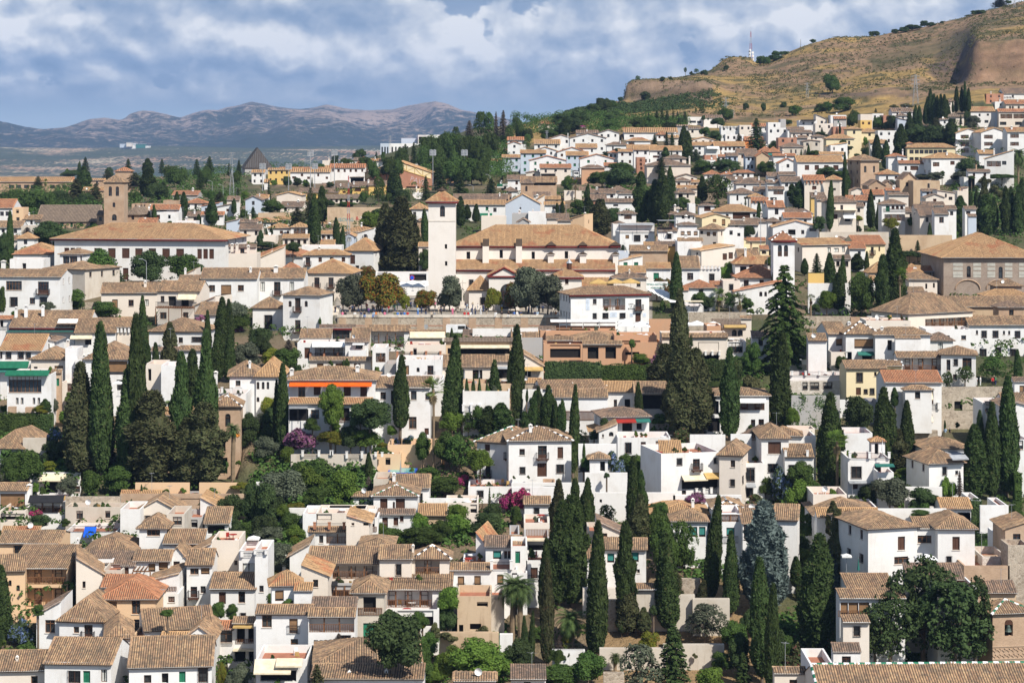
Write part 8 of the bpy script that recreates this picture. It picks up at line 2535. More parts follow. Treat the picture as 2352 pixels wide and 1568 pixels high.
SPEC+=r'''
@1 3
-10 110 330 340 900 T0 Wb D=274; w 30,670,40,60; B w -5,340,100,40,2
430 560 5 10 330 T0 Wb D=300
555 1000 0 5 200 T0 Cb D=300; x 556,10,140,60;
480 935 150 180 330 S0 Wt D=292; w 580,210,38,70; l 645,195,205,90; w 878,222,34,65; B b 540,90,270,60,3 | house with railed roof terrace over a row of brown posts and glass
830 1040 30 100 320 K0 Ct D=288; w 877,92,26,26; x 985,40,90,80
1010 1120 30 45 260 T0 Wb D=296; x 1015,45,75,90; k 975,130,135,45
1125 1450 5 20 260 G0 Wb D=300; s 1160,45,52,95 1263,45,44,75 1322,33,34,52
960 1250 250 320 400 H0 Ct D=280 d=7
310 500 290 415 560 L0 Wt D=284; c 240,375,40,90
480 1130 320 470 800 G0 Ct D=272 d=9; l 635,490,480,120 | long tan-roofed house with two dark open galleries
620 910 630 650 880 T0 Gb D=270; l 655,670,240,110; A n 640,628,115,40
1135 1430 310 430 660 G0 Ct D=270; i 1285,472,50,105; c 1432,285,22,350
1455 1775 310 430 640 H0 Ct D=271 z=k; l 1462,440,225,130 | roofed open pavilion with checkered hip tiles and one central post
1150 1790 600 655 700 T0 Cb D=268 d=5; r 1175,600,600,55
1165 1800 665 710 1000 S0 Wt D=266 d=6; l 1170,722,450,150 | white house with long wooden balcony crowded with pots
1900 2160 460 465 560 T0 Wb D=280
1750 2160 475 535 720 S0 Wt D=272; b 1853,585,60,95 2005,580,60,95; r 1850,655,70,30; r 2000,650,70,30 | white house with two woven-blind balcony windows beside the ruin
2020 2110 180 310 500 K-10 Wt D=284 d=8
2110 2400 225 315 700 G0 Wt D=280; e 2178,352,75,75; q 2275,350,70,80; r 2180,460,170,55
2160 2400 520 525 680 T0 Wb D=272; b 2215,570,60,95; B w 2165,440,180,80,2 | white house with black and white checked door surround
890 1175 615 745 1150 P0 Dt D=258 d=7; x 985,775,118,145; g 985,1015,110,130; k 930,875,225,65 | weathered narrow tower house with hipped roof and open balcony
415 660 480 590 790 K0 Ct D=264; w 523,615,48,70
145 415 555 680 860 H8 Wo D=258; b 175,715,80,100 | white roof pavilion with orange hipped roof and flower pots
350 515 650 720 800 S0 Wo D=257
0 520 860 935 1560 S0 Wt D=250; m 55,945,90,110; b 305,975,78,135; r 285,1040,115,75; m 318,1160,68,145 | tall white corner house with a billowing brown balcony blind
520 910 790 890 990 G0 Wt D=252
480 910 890 960 1260 S0 Wt D=248; l 485,960,420,140; w 530,1170,36,45; w 675,1170,30,60; i 755,1125,115,75 | white house with curved wooden gallery over three small windows
1145 1680 880 890 1120 T0 Wb D=262; x 1300,900,330,150
-20 160 1010 1020 1500 T0 Wb D=254; x 0,1040,65,150; x 0,1265,65,110
550 1500 1170 1395 1900 H4 Wt D=236 d=10; i 625,1400,92,105; w 790,1415,30,35; i 980,1410,90,85; i 1320,1400,85,80 | low white house with broad brown roof in the bottom centre
500 1540 1440 1530 1900 S0 Wt D=230 d=4 ; c 850,1440,15,60; c 1190,1430,15,60
1820 2200 1540 1548 1700 G0 Wt D=228
1850 2160 700 770 1120 T0 Eb D=264 n=ruined_house; x 1865,1030,40,80; x 1965,1020,105,60; x 2030,820,100,45 | collapsed ochre earth house walls beside the date palm
2150 2280 755 760 1060 T0 Db D=266; x 2190,780,60,20
2330 2420 120 200 500 T0 Gb D=285
160 350 1290 1340 1560 T0 Wb D=250; k 170,1310,180,40
0 470 1340 1345 1750 T0 Wb D=240; x 40,1450,330,100; A c -10,1345,340,130; A c 190,1335,240,75 | terrace shaded by two large striped cream awnings
* bl 1150 90 260 140
* br 1250 140 290 300
* bl 1480 0 230 200
* br 1530 130 300 350
* br 1700 60 280 170
* bl 1840 20 230 260 | bright green tree behind the checkered-ridge pavilion
* dk 2110 0 210 300
* ro 2230 150 220 100
* dk 80 20 300 250
* br 330 0 200 240
* od 100 110 300 270
* bl 360 100 320 190
* od 250 280 520 290
* yg 330 180 320 150
* br 130 740 850 100
* bl 430 760 840 90
* sh 280 790 850 130
* sy 370 820 870 80
* bl 1780 680 920 210 | bushy bright vine at the corner of the pot-filled balcony
* dk 1750 850 1120 190
* dk 1820 980 1120 90
* dk 1260 920 1470 540 D=231 | big dark olive-green tamarisk dome in front of the bottom houses
* br 1500 900 1100 150
* yg 1530 950 1080 90
* sh 1230 890 960 120
* br 1600 1100 1300 200
* br 1560 1190 1560 160
* bl 2000 1150 1560 480 D=240 | wide light green tree of heaven on the bottom slope
* bl 1820 1220 1560 260 D=242
* bl 2180 1250 1560 300
* bl 1700 1280 1560 140
* br 2310 1250 1500 90
* br 560 1220 1290 150
* dd 480 1260 1480 90
* co 560 1400 1680 150
* dd 760 1110 1230 90
* sc 1650 1000 1120 90
* sc 1750 1090 1180 220
* sc 2100 1030 1190 170
* pd 2360 580 1180 360 | great date palm with orange fruit beside the ruin
* bl 1640 1440 1560 150
* sh 190 1520 1620 60
@2 3
0 90 220 305 420 S0 Wt D=280
-10 140 300 310 670 T0 Wb D=274; g 30,355,45,110
0 140 550 555 660 T0 Wb D=272; g 0,570,60,70
110 340 90 95 240 T0 Cb D=290; w 135,62,60,35
115 340 225 240 440 T0 Gb D=282; x 150,255,185,110; A c 135,232,190,20; k 135,155,200,60 | house with pierced brick parapet over a dark shaded balcony
130 380 430 440 700 T0 Wb D=274; s 172,505,65,100; r 150,575,110,55 | white flat block behind the thin brown cypress
700 830 85 170 330 T0 Db D=288
780 1005 85 200 400 K0 Ct D=284 d=6; m 830,170,45,55; w 905,235,40,25
820 1230 248 345 680 G-4 Wt D=278; e 875,375,65,85; e 1100,365,64,88; w 1150,520,24,35 | white house with two bright teal blinds behind cypresses
690 830 305 435 690 S0 Wt D=276; e 705,465,25,60
1480 1790 -20 85 440 H0 Wt D=288; e 1612,130,90,95 1718,130,60,95; i 1625,370,55,40
1900 2110 -20 10 520 T0 Wb D=286; l 1930,0,155,85; e 1970,138,75,80; r 1945,220,130,60 | white brick house with wooden gallery and teal-blinded balcony window
2120 2290 -30 105 360 G0 Wt D=284; l 2130,110,90,150
1110 1330 680 710 1110 S0 Dt D=268 d=2 n=old_wall | tile-capped blotched retaining wall between the cypresses
* cy 300 235 960 130 | thin brownish cypress in front of the shaded balcony
* cd 320 420 1400 130
* cy 330 880 1400 110
* ce 430 -120 860 240 | dense twin-topped cypress, left crown, above the red earth
* ce 560 -160 860 290 | dense twin-topped cypress, right crown, above the red earth
* cy 780 80 1340 190 | tall dark spire cypress left of the teal-blind house
* cy 740 560 1320 150
* ce 1040 75 1110 190 | tall cypress in front of the teal-blind house
* cd 1060 600 1120 200
* dk 1010 980 1130 100
* cy 1430 200 1100 260 | broad dark cypress on two bare trunks before the pale wall
* cd 1440 480 1000 260
* br 1400 60 600 280
* cd 1160 -60 320 220
* br 1340 -30 300 300
* br 1560 300 540 200
* ga 1560 60 520 260
* cy 1820 -160 830 150 | tall cypress in front of the white gallery house
* cd 1760 620 860 120
* cy 2010 170 950 170 | dark cypress left of the blue spruce
* sp 2330 -110 930 420 | large blue-grey spruce on the right
* dk 2180 880 1150 160
* cy 2300 420 1560 200 | tall dark cypress in the foreground right of centre
* ol 1780 840 1180 360 | olive tree in front of the pale retaining wall
* br 2020 990 1250 260
* dk 1300 850 960 80
* cd 1210 870 1100 130
* pd 540 890 1260 330 | shorter date palm below the red earth patch
* pd 80 600 1200 320
* cy 120 950 1420 70
* cy 175 900 1400 60
* dk 60 1150 1480 250
* br 250 1040 1180 180
* yg 500 1120 1260 110
* dd 430 1120 1290 80
* br 700 1280 1590 290 | round yellowish-green tree at the bottom centre
* ol 1190 1210 1700 370 | wide grey olive tree at the bottom
* cn 1480 1030 1700 300 | bright dark-green conifer in the bottom middle
* yg 1260 1090 1300 170
* dk 1460 1080 1280 100
* pd 950 1290 1420 130
* bl 1830 1420 1700 280
* dk 2100 1100 1500 220
* cn 2120 1290 1640 170
* br 1930 1280 1450 200
* br 400 1400 1600 380
* hd 350 1420 1560 420
* br 420 1250 1400 130
* sc 1680 1290 1340 50
* dk 2330 700 1500 110
* cd 2250 300 900 160
* sh 520 1290 1330 30
@3 3
60 270 -60 75 560 G-10 Wt D=278; i 95,130,35,80; w 160,320,20,50 | white house end wall with tree shadow right of the blue spruce
450 1020 -30 40 420 S0 Wt D=284; v 720,80,50,100; w 838,135,38,65
650 930 170 180 420 T0 Wb D=280
920 1370 30 155 600 P16 Wt D=266 d=11; s 1193,222,66,125; m 1160,408,128,70; w 1500,10,5,5 | big white villa, left hipped wing, with brown blind and balcony
1360 1560 42 150 600 S0 Wt D=268 d=4 ov=0.2; m 1375,210,128,72; x 1425,390,100,90 | recessed centre of the big white villa under a white parasol
1560 1900 38 155 600 H0 Wt D=266 d=8; s 1694,222,68,122; i 1640,400,48,85; w 1768,392,10,20 | big white villa, right wing with tan hipped roof
1800 2220 402 488 800 T0 Bb D=262 n=brick_wall;
1970 2200 400 405 700 T0 sb D=266
2205 2400 290 300 800 T0 Sb D=262 d=4 n=ruined_tower | ruined stone and brick tower stump at the right edge
1280 1800 480 620 900 S0 Gb D=256; r 1540,630,210,60 | dark grey corrugated roof behind the big ash tree
1560 1930 690 700 1100 T0 Wb D=250; i 1850,705,45,55; x 1600,710,60,60
1990 2280 640 740 900 S0 Et D=254
725 1160 575 700 800 S0 Wt D=256 d=5; m 870,650,58,80; w 1105,640,55,45 | tan-roofed house with two dormer windows in front of the villa terrace
660 1260 750 790 1100 S0 Wt D=250 d=3; b 645,825,90,120; b 740,825,90,130; b 835,825,95,130; k 645,900,290,55 | wooden gallery house with ochre balcony panels and brown blinds
690 930 960 1010 1350 S0 Ct D=244 d=2
735 1000 -60 -50 20 T0 Wb D=300
950 1990 850 860 1500 T0 Wb D=262 d=2 n=garden_wall | white street wall seen through the big ash tree
600 850 1200 1280 1700 S0 Wt D=230 d=1.5 ov=0.15
385 600 1380 1390 1800 T0 Wb D=222
60 390 1420 1480 1800 S0 Ct D=224 d=1.5 ov=0.2
1740 1860 -5 0 100 T0 Wb D=300
2180 2400 80 160 400 L0 Bt D=270
2130 2220 220 225 420 T0 Wb D=274
* sp 560 330 860 190
* ce 430 200 1330 330 | massive dark cypress with dense mottled foliage in the lower right
* cd 640 -30 830 200 | ragged brownish cypress beside the villa terrace
* cy 260 400 700 110
* br 420 0 240 260
* bl 340 330 520 170
* br 300 200 480 170
* dk 2000 180 400 280
* br 2000 260 460 260 | fig bush right of the big white villa
* dk 1880 380 470 110
* gd 1430 400 1390 680 | big open ash tree with dark branching limbs in the lower right, main crown
* gd 1130 740 1390 500
* gd 1720 640 1400 600
* gd 1900 580 1300 360
* gd 980 1000 1400 380
* gd 1760 1000 1410 480
* dk 1650 1150 1400 300
* bl 1390 1130 1400 320 | rounder light green tree under the big ash
* ro 640 950 1330 240 | oleander with pink flowers beside the stepped wall
* ro 240 1190 1480 260
* br 170 1120 1400 180
* cy 30 650 1700 140 | dark smooth cypress trunk-like column at the bottom right
* dk 60 1000 1500 200
* cn 280 560 800 70
* hd 2050 80 220 280
* br 1420 -20 40 220
* bl 1120 480 560 60
* hd 1900 -20 60 80
'''
SPEC+=r'''
@1 1
655 1290 335 337 500 T0 Eb D=628 n=retaining_wall d=1 | long tan retaining wall with graffiti in the middle distance
20 310 385 387 470 T0 Eb D=668 n=retaining_wall d=1 | old crenellated earth wall behind the pavilion
1100 1590 920 932 1010 T0 Wb D=500 n=garage_wall d=3; x 1115,938,95,60; x 1410,945,155,65 | low white garage wall with two black doors behind the lookout square
1495 1590 665 700 930 G0 Co D=508
@3 1
360 1110 562 564 700 T0 Db D=532 n=garden_wall d=1 | long blotched white terrace wall under the clipped hedge garden
1195 1692 590 592 760 T0 Eb D=525 n=garden_wall d=1; x 1195,570,1,1 | tall stained retaining wall under the pergola garden
370 760 1030 1035 1330 T0 Wb D=452 n=garden_wall d=1
370 515 940 942 1050 T0 yb D=454 n=fence d=0.3 | bamboo screen fence on the curved white wall
330 765 1335 1338 1470 T0 Sb D=438 n=terrace_wall d=1 | stone terrace wall with white pillars below the viewing garden
760 1310 1330 1345 1460 T0 Bb D=430 n=terrace_wall d=1
@2 1
1625 2155 1295 1300 1400 T0 Sb D=428 n=terrace_wall d=0.6; | stone wall panels between white posts in front of the palms
1260 1460 1360 1362 1420 T0 Ob D=410 n=terrace_wall d=0.6
0 240 1440 1446 1560 T0 Wb D=424 n=street_wall d=0.5
@1 1
1990 2360 1440 1450 1560 T0 Wb D=426 n=street_wall d=0.5
@0 1
745 905 1205 1210 1320 T0 Sb D=452 n=terrace_wall d=0.6
@1 2
320 1110 1035 1040 1230 T0 Db D=334 n=garden_wall d=1; B w 430,1000,150,55,2; B w 690,1000,10,40,2; B w 835,1010,140,60,2; B w 1100,1015,60,40,2 | grey stone garden wall with white posts and pots on top
200 870 1520 1530 1700 T0 Wb D=306 n=garden_wall d=0.5
650 1100 1525 1535 1700 T0 Cb D=304 n=garden_wall d=3
1570 1960 1430 1440 1560 T0 Wb D=314 n=street_wall d=0.5
0 240 1280 1290 1400 T0 Wb D=322 n=garden_wall d=0.5
@0 2
1243 1740 1293 1297 1420 T0 Pb D=322 n=garden_wall d=0.5 | ochre garden wall with blue coping under the great cypress grove
1830 2200 1293 1297 1420 T0 Pb D=322 n=garden_wall d=0.5
1105 2260 1385 1400 1600 T0 Bb D=318 n=retaining_wall d=0.6 | long brick retaining wall below the great cypress grove
600 1105 1418 1425 1600 T0 Sb D=314 n=stone_wall d=0.6
210 420 880 885 960 T0 Db D=338 n=garden_wall d=0.5
70 140 590 600 680 T0 Bb D=350 n=garden_pillar d=1
230 300 595 605 680 T0 Bb D=350 n=garden_pillar d=1
@2 2
0 1060 1290 1297 1420 T0 Wb D=318 n=garden_wall d=0.5; | long white garden wall with pots in front of the square white house
610 960 935 940 1200 T0 Wb D=324 n=garden_wall d=0.5
670 1060 1195 1205 1400 T0 Wb D=314 n=garden_wall d=0.5
765 1500 1378 1388 1620 T0 Wb D=308 n=garden_wall d=0.6; x 805,1448,22,30 | tall plain white wall below the courtyard gate
0 440 1325 1335 1500 T0 Wb D=312 n=garden_wall d=0.6; x 130,1352,36,28
1635 1960 850 855 940 T0 Wb D=326 n=lattice_wall d=0.4 | white lattice balustrade wall above the red roof terrace
2010 2200 845 850 940 T0 Wb D=327 n=lattice_wall d=0.4
95 280 430 440 640 T0 Wb D=352 n=garden_wall d=0.5
1480 2110 1400 1410 1560 T0 Wb D=308 n=garden_wall d=0.6
0 280 -40 -35 70 T0 Gb D=396 n=dark_wall d=0.5
90 260 395 400 470 T0 Sb D=360 n=stone_wall d=0.5
@3 2
1590 2170 412 420 640 T4 Sb D=370 n=retaining_wall d=0.8; x 1712,548,75,90 | tall old stone retaining wall with blue-grey gate beside the stairs
1590 1960 630 640 830 T0 Sb D=356 n=retaining_wall d=0.8
1325 1560 810 815 1000 T0 Sb D=350 n=stone_wall d=0.8
640 920 530 535 760 T0 Wb D=362 n=garden_wall d=0.5
215 660 490 495 800 T0 Gb D=352 n=ivy_wall d=0.5
200 430 795 800 900 T0 Cb D=332 n=terrace_wall d=4
1260 1600 1330 1335 1440 T0 Wb D=308 n=garden_wall d=0.5
880 1640 1530 1535 1760 T0 Wb D=296 n=garden_wall d=0.5
1950 2210 1500 1505 1700 T0 Wb D=298 n=garden_wall d=0.5
@2 3
650 1110 690 695 900 T0 Cb D=272 n=retaining_wall d=0.8
1330 1680 755 760 1110 T0 Db D=268 n=retaining_wall d=0.8 | pale blotched retaining wall, central stretch behind two bare trunks
1560 1730 600 610 760 T0 Sb D=276 n=stone_wall d=0.8
860 1110 800 805 1110 T0 Sb D=268 n=stone_wall d=0.8
1660 2000 790 795 1120 T0 Db D=267 n=retaining_wall d=0.8
805 1400 1240 1250 1350 T0 Db D=257 n=terrace_wall d=0.8 | long low whitewashed terrace wall below the pale retaining wall
1390 1950 1205 1215 1330 T0 Db D=257 n=terrace_wall d=0.8
840 1030 1470 1475 1640 T0 Sb D=245 n=stone_wall d=0.8
370 670 1255 1265 1380 T0 Wb D=255 n=garden_wall d=0.8; r 370,1205,290,50
-10 310 1480 1530 1700 S0 Wt D=246 d=4
@1 3
2240 2360 1110 1120 1200 T0 Wb D=258 n=garden_wall d=0.8
1690 2230 1100 1105 1200 T0 Eb D=258 n=earth_bank d=0.8
'''
GREEN_DONE=True
# spec reader
def tile_xy(c,r,x,y):return 588.0*c+x/4.0,392.15*r+y/4.0
def parse():
 H,T=[],[];c=r=0
 for ln in SPEC.splitlines():
  ln=ln.strip()
  if not ln:continue
  if ln[0]=='@':c,r=(int(q)for q in ln[1:].split());continue
  lab=None
  if '|' in ln:ln,lab=(q.strip()for q in ln.split('|',1))
  X=lambda v:588.0*c+v/4.0
  Yy=lambda v:392.15*r+v/4.0
  if ln[0]=='*':
   k,x,yt,yb,w=ln[1:].split()[:5];e=ln[1:].split()[5:];T.append((k,X(float(x)),Yy(float(yt)),Yy(float(yb)),float(w)/4,lab,float(e[0][2:])if e else None));continue
  ch=ln.split(';');t=ch[0].split();x0,x1,yr,ye,yb=(float(q)for q in t[:5]);typ,rot=t[5][0],float(t[5][1:]or 0);wall,roofk=t[6][0],t[6][1]
  opts=dict(q.split('=',1)for q in t[7:]);items=[]
  if roofk=='t' and not lab:roofk=rnd.choice('tttbo')
  for it in ch[1:]:
   p=it.split()
   if not p:continue
   k=p[0];rest=p[1:];pre=[]
   if rest and ',' not in rest[0]:pre=[rest[0]];rest=rest[1:]
   for q in rest:
    n=[float(z)for z in q.split(',')]
    v=[*pre,X(n[0]),Yy(n[1]),n[2]/4,n[3]/4]
    if len(n)>4:v.append(int(n[4]))
    if k=='B' and len(n)==4:v.append(4)
    items.append((k,*v))
  H.append((X(x0),X(x1),Yy(yr),Yy(ye),Yy(yb),typ,rot,wall,roofk,opts,items,lab))
 return H,T
HS,TS=parse()
_n=[]
for h in HS:
 ax=h[0]if h[6]>=0 else h[1]
 if 'D' in h[9]:
  d=float(h[9]['D']);_n.append((h[0],h[1],h[4],d,float(h[9].get('d',8))))
for h in HS:
 ax_=h[0]if h[6]>=0 else h[1];HB.append((h[0],h[1],h[2],h[3],h[4],float(h[9]['D'])if 'D' in h[9]else dist(ax_,h[4])))
HB.append((1046,1421,519,565,710,462));HB.append((984,1046,436,463,710,461))
def fit_ground(PX,DD,row):
 plz=(PX>768)&(PX<1320)&(DD>439.9)&(DD<503)
 for x0,x1,yb,d,dep in _n:
  if d>1000:continue
  i0,i1=np.searchsorted(PX[0],x0-5),np.searchsorted(PX[0],x1+5)
  j0,j1=np.searchsorted(DD[:,0],d-(45 if d>500 else 12)),np.searchsorted(DD[:,0],d+min(dep,10))
  s=(slice(j0,j1),slice(i0,i1));sub=np.maximum(row[s],yb-1.0);row[s]=np.where(plz[s],row[s],sub)
 return row

# hedges
_hn=[0]
def hedge(x,yt,yb,w,label=None,dd=None):
 D=dd or dist(x,yb);b=pt(x,yb,D);h=(yb-yt)/F*D;L=w/F*D;dp=min(2.2,max(0.8,h*0.5));r=np.random.RandomState(_hn[0]);_hn[0]+=1
 n=int(min(9000,max(400,(L*h+L*dp)*60)));fr_=r.rand(n);k=fr_<(h/(h+dp));X=(r.rand(n)-0.5)*L
 Y=np.where(k,-dp/2+r.randn(n)*0.06,(r.rand(n)-0.5)*dp);Z=np.where(k,r.rand(n)*h,h+r.randn(n)*0.06)
 lum=0.25*vnoise(X*.8,Y*.8+_hn[0],Z*.8);Y=Y-np.where(k,lum,0);Z=Z+np.where(k,0,lum)
 N=np.stack([0*X,np.where(k,-1.0,0),np.where(k,0.35,1.0)],1);lf=leaf_quads(np.stack([X,Y,Z],1),N,0.24,r,1.4,0.45,up=.2)
 bx=NA([(sx*L/2*.98,sy*dp/2*.85,z)for z in(-1.5,h*0.97)for sx,sy in((-1,-1),(1,-1),(1,1),(-1,1))])
 core=(bx,NA([(0,1,5,4),(1,2,6,5),(2,3,7,6),(3,0,4,7),(4,5,6,7)]))
 V,Fq=join(lf,core);leaf=['br','dk','br','cy'][_hn[0]%4]
 o=put('hedge',np_mesh('hedge',V,Fq,[LEAF[leaf]]),None,b);reg(o,x,(yt+yb)/2,'hedge','dense green hedge or creeper wall',label)

# church on the lookout square
def build_church():
 fr=Fr(984,1421,710,461,0);rt=empty('church',(fr.O[0],fr.O[1],fr.z));W='Q'
 o={'ov':'0.5'}
 block(rt,fr,(1046.6,1413),598,619,'S',W,'o',{'d':'5','ov':'0.45','cor':'r'},[('i',1077.5,642,10,13)],dy=4)
 block(rt,fr,(1046.6,1420),519,565,'H',W,'o',{'d':'17.5','ov':'0.5','cor':'r'},[('x',1071.5,578,8.5,17),('x',1147.5,574,7.5,19),('x',1221,578,7.5,17),('x',1297,577,8,17)],dy=9.05)
 block(rt,fr,(984,1046),436,463,'P',W,'o',{'ov':'0.65','d':'6','cor':'r'},[('v',1010.5,472.5,11.5,25.5),('x',1021.5,561,5.5,10.5),('x',1022,600,5.5,10.5)])
 put('string_course',(lambda m:(m.box(-0.06,-0.06,0,5.9,-0.003,0.18),m.mesh('string_course',[MC]))[1])(MB()),rt,(0,0,fr.zz(509)))
 mb=MB();mb.box(2.2,2.4,0,3.4,3.6,0.7,0);mb.cone((2.8,3.0),1.15,0.7,1.5,4,1)
 put('rooftop_vent',mb.mesh('rooftop_vent',[M_WOOD,ROOFS['t']]),rt,(0,0,fr.zz(446)))
 cps=[(1108.5,1123,566),(1185,1199,566),(1258.5,1272,586),(1332,1346.5,586),(1408,1420.5,586)]
 for a,b,yt in cps:
  dy=7.0;xa,xb=fr.t(a,dy),fr.t(b,dy);zt=fr.zz(yt,xa,dy);z0=fr.zz(616,xa,dy)-1.5
  mb=MB();mb.box(xa,dy,z0,xb,9.04,zt)
  if yt<570:mb.poly([(xa,dy,zt),(xb,dy,zt),(xb,9.04,zt+1.6),(xa,9.04,zt+1.6)],1);mb.tri((xa,dy,zt),(xa,9.04,zt+1.6),(xa,9.04,zt));mb.tri((xb,dy,zt),(xb,9.04,zt),(xb,9.04,zt+1.6))
  else:
   mb.box(xa-.25,dy-.25,zt,xb+.25,9.04,zt+.15);xm=(xa+xb)/2;q=[(xa-.3,dy-.3),(xb+.3,dy-.3),(xb+.3,9.03),(xa-.3,9.03)]
   for i in range(4):mb.tri((*q[i],zt+.15),(*q[(i+1)%4],zt+.15),(xm,dy+1,zt+.75),1)
  put('buttress',mb.mesh('buttress',[WALLS[W],ROOFS['t']]),rt)
 for a,b in((1254,1278),(1328,1350),(1400,1428)):
  xa,xb=fr.t(a,8.4),fr.t(b,8.4);z=fr.zz(563,xa,8.4);xm=(xa+xb)/2;mb=MB();q=[(xa,8.0),(xb,8.0),(xb,10.5),(xa,10.5)]
  for i in range(4):mb.tri((*q[i],z),(*q[(i+1)%4],z),(xm,9.4,z+.8),0)
  mb.box(xa+.2,8.2,z-.5,xb-.2,9.04,z-.02,1);put('buttress_roof',mb.mesh('buttress_roof',[ROOFS['t'],MR]),rt)
 block(rt,fr,(1077,1129),638,667,'H',W,'o',{'d':'6'},[('i',1103,683,11,16)],dy=-2.0)
 block(rt,fr,(1123,1193),613,634,'F',W,'o',{'d':'8.0','ov':'0.4'},[('v',1149,652,34,58)],dy=-4.0)
 dy=-4.2;xa,xb=fr.t(1120,dy),fr.t(1196,dy);z0,z1=fr.zz(635,xa,dy),fr.zz(615,xa,dy);xm=(xa+xb)/2;mb=MB()
 for p_,q_ in(((xa,z0),(xm,z1)),((xb,z0),(xm,z1)),((xa,z0-.1),(xb,z0-.1))):
  mb.tube((p_[0],dy,p_[1]),(q_[0],dy,q_[1]),0.22,0.22,4)
 put('pediment_moulding',mb.mesh('pediment_moulding',[MR]),rt)
 block(rt,fr,(1270,1336),617,636.5,'P',W,'o',{'ov':'0.5','cor':'r'},[],dy=-1.5)
 mb=MB();xm=fr.t(1307.5,1.5);z=fr.zz(619,xm,1.5)
 mb.prism([(xm+.55*cos(a*pi/4),1.5+.55*sin(a*pi/4))for a in range(8)],z-.4,z+1.4,0);mb.cone((xm,1.5),.75,z+1.4,z+2.3,8,1);mb.tube((xm,1.5,z+2.2),(xm,1.5,z+3.2),.03,.03,4,1);mb.box(xm-.22,1.48,z+2.8,xm+.22,1.52,z+2.86,1)
 put('lantern',mb.mesh('lantern',[M_WOOD,MG]),rt)
 block(rt,fr,(1332,1400),638,658,'S',W,'o',{'d':'5'},[],dy=-0.8)
 reg(rt,1200,590,'church','church','large pale church with square bell tower and long tan roof above the crowd')
 # minaret
 fr=Fr(1776.3,1825,640,459,0);r2=empty('minaret',(fr.O[0],fr.O[1],fr.z))
 block(r2,fr,(1776.3,1825),530,552,'P','W','r',{'ov':'0.55','z':'k','cor':'r'},[('v',1786.5,563,9.5,26),('v',1800.5,563,9.5,26)])
 mb=MB();x=fr.t(1782);L=fr.t(1816)-x;z=fr.zz(559);mb.box(0,-.08,0,L,-.003,.42)
 put('inscription_panel',mb.mesh('inscription_panel',[MR]),r2,(x,0,z));q=random.Random(5);mb=MB();xx=0.08
 while xx<L-.15:
  hgt=q.choice((.30,.28,.14,.12,.3));mb.box(xx,-.10,.06,xx+.035,-.083,.06+hgt)
  if q.random()<.65:mb.box(xx+.035,-.10,.06,xx+.13,-.083,.095)
  if q.random()<.4:mb.box(xx+.06,-.10,.16,xx+.11,-.083,.21)
  xx+=q.uniform(.09,.17)
 put('inscription',mb.mesh('inscription',[MW]),r2,(x,0,z))
 for xv in(1786.5,1800.5):
  L=round(9.5/F*459,2);put('railing',railing_mesh(L,.95,True),r2,(fr.t(xv),.1,fr.zz(589)))
 reg(r2,1800,580,'minaret','minaret','white mosque minaret with twin horseshoe arches and orange pyramid roof')

def church_bottom_right():
 # nave roof in the lower right corner and its brick tower
 ROOFD=215
 fr=Fr(1884,2420,1700,ROOFD,2);rt=empty('church',(fr.O[0],fr.O[1],fr.z),fr.r)
 block(rt,fr,(1884,2480),1531,1600,'G','C','t',{'z':'g','d':'9','ov':'0.5'},[])
 reg(rt,2150,1550,'church','church nave','church nave roof with green and white ridge tiles in the bottom right corner')
 fr=Fr(2280,2375,1640,246,9);r2=empty('bell_tower',(fr.O[0],fr.O[1],fr.z),fr.r)
 block(r2,fr,(2280,2375),1376,1410,'P','B','t',{'ov':'0.35','z':'g','L':'0x1'},[('x',2307.5,1423,19,37)])
 # arched head and bell
 x=fr.t(2307.5);w=fr.t(2326.5)-x;h=37/F*246
 put('arch_head',spandrel_mesh(w,h,WALLS['B']),r2,(x+w/2,.22,fr.zz(1460)))
 mb=MB();prof=[(0.34,0),(0.27,.12),(.2,.3),(.18,.5),(.1,.58),(.0,.6)]
 for i in range(5):
  for k in range(12):
   a,b=2*pi*k/12,2*pi*(k+1)/12;r0,z0=prof[i];r1,z1=prof[i+1]
   mb.quad((r0*cos(a),r0*sin(a),z0),(r0*cos(b),r0*sin(b),z0),(r1*cos(b),r1*sin(b),z1),(r1*cos(a),r1*sin(a),z1))
 mb.box(-.42,-.06,.62,.42,.06,.9,1);mb.box(-.25,-.07,.9,.25,.07,1.15,1)
 put('bell',mb.mesh('bell',[M_BRONZE,M_WOOD]),r2,(x+w/2,.12,fr.zz(1460)+.45),0,(1.25,1.25,1.25))
 mb=MB();L=fr.w;z0,z1=fr.zz(1512),fr.zz(1486)
 mb.box(-.05,-.07,z1,L,-.003,z1+.12);mb.box(-.05,-.07,z0-.12,L,-.003,z0)
 n=9;s=L/n;hh=z1-z0
 for i in range(n):
  for j in range(2):
   cx_,cz=(i+.5)*s,z0+(j+.5)*hh/2;pr=None
   for k in range(9):
    a=pi/4*k;rr=s*(.46 if k%2==0 else .26);cur=(cx_+rr*cos(a),-.05,cz+rr*sin(a)*.9)
    if pr:mb.tube(pr,cur,.035,.035,4)
    pr=cur
 put('brick_lattice_band',mb.mesh('brick_lattice_band',[WALLS['B']]),r2)
 reg(r2,2320,1480,'bell tower','brick bell tower','square brick bell tower with bronze bell at the bottom right corner')

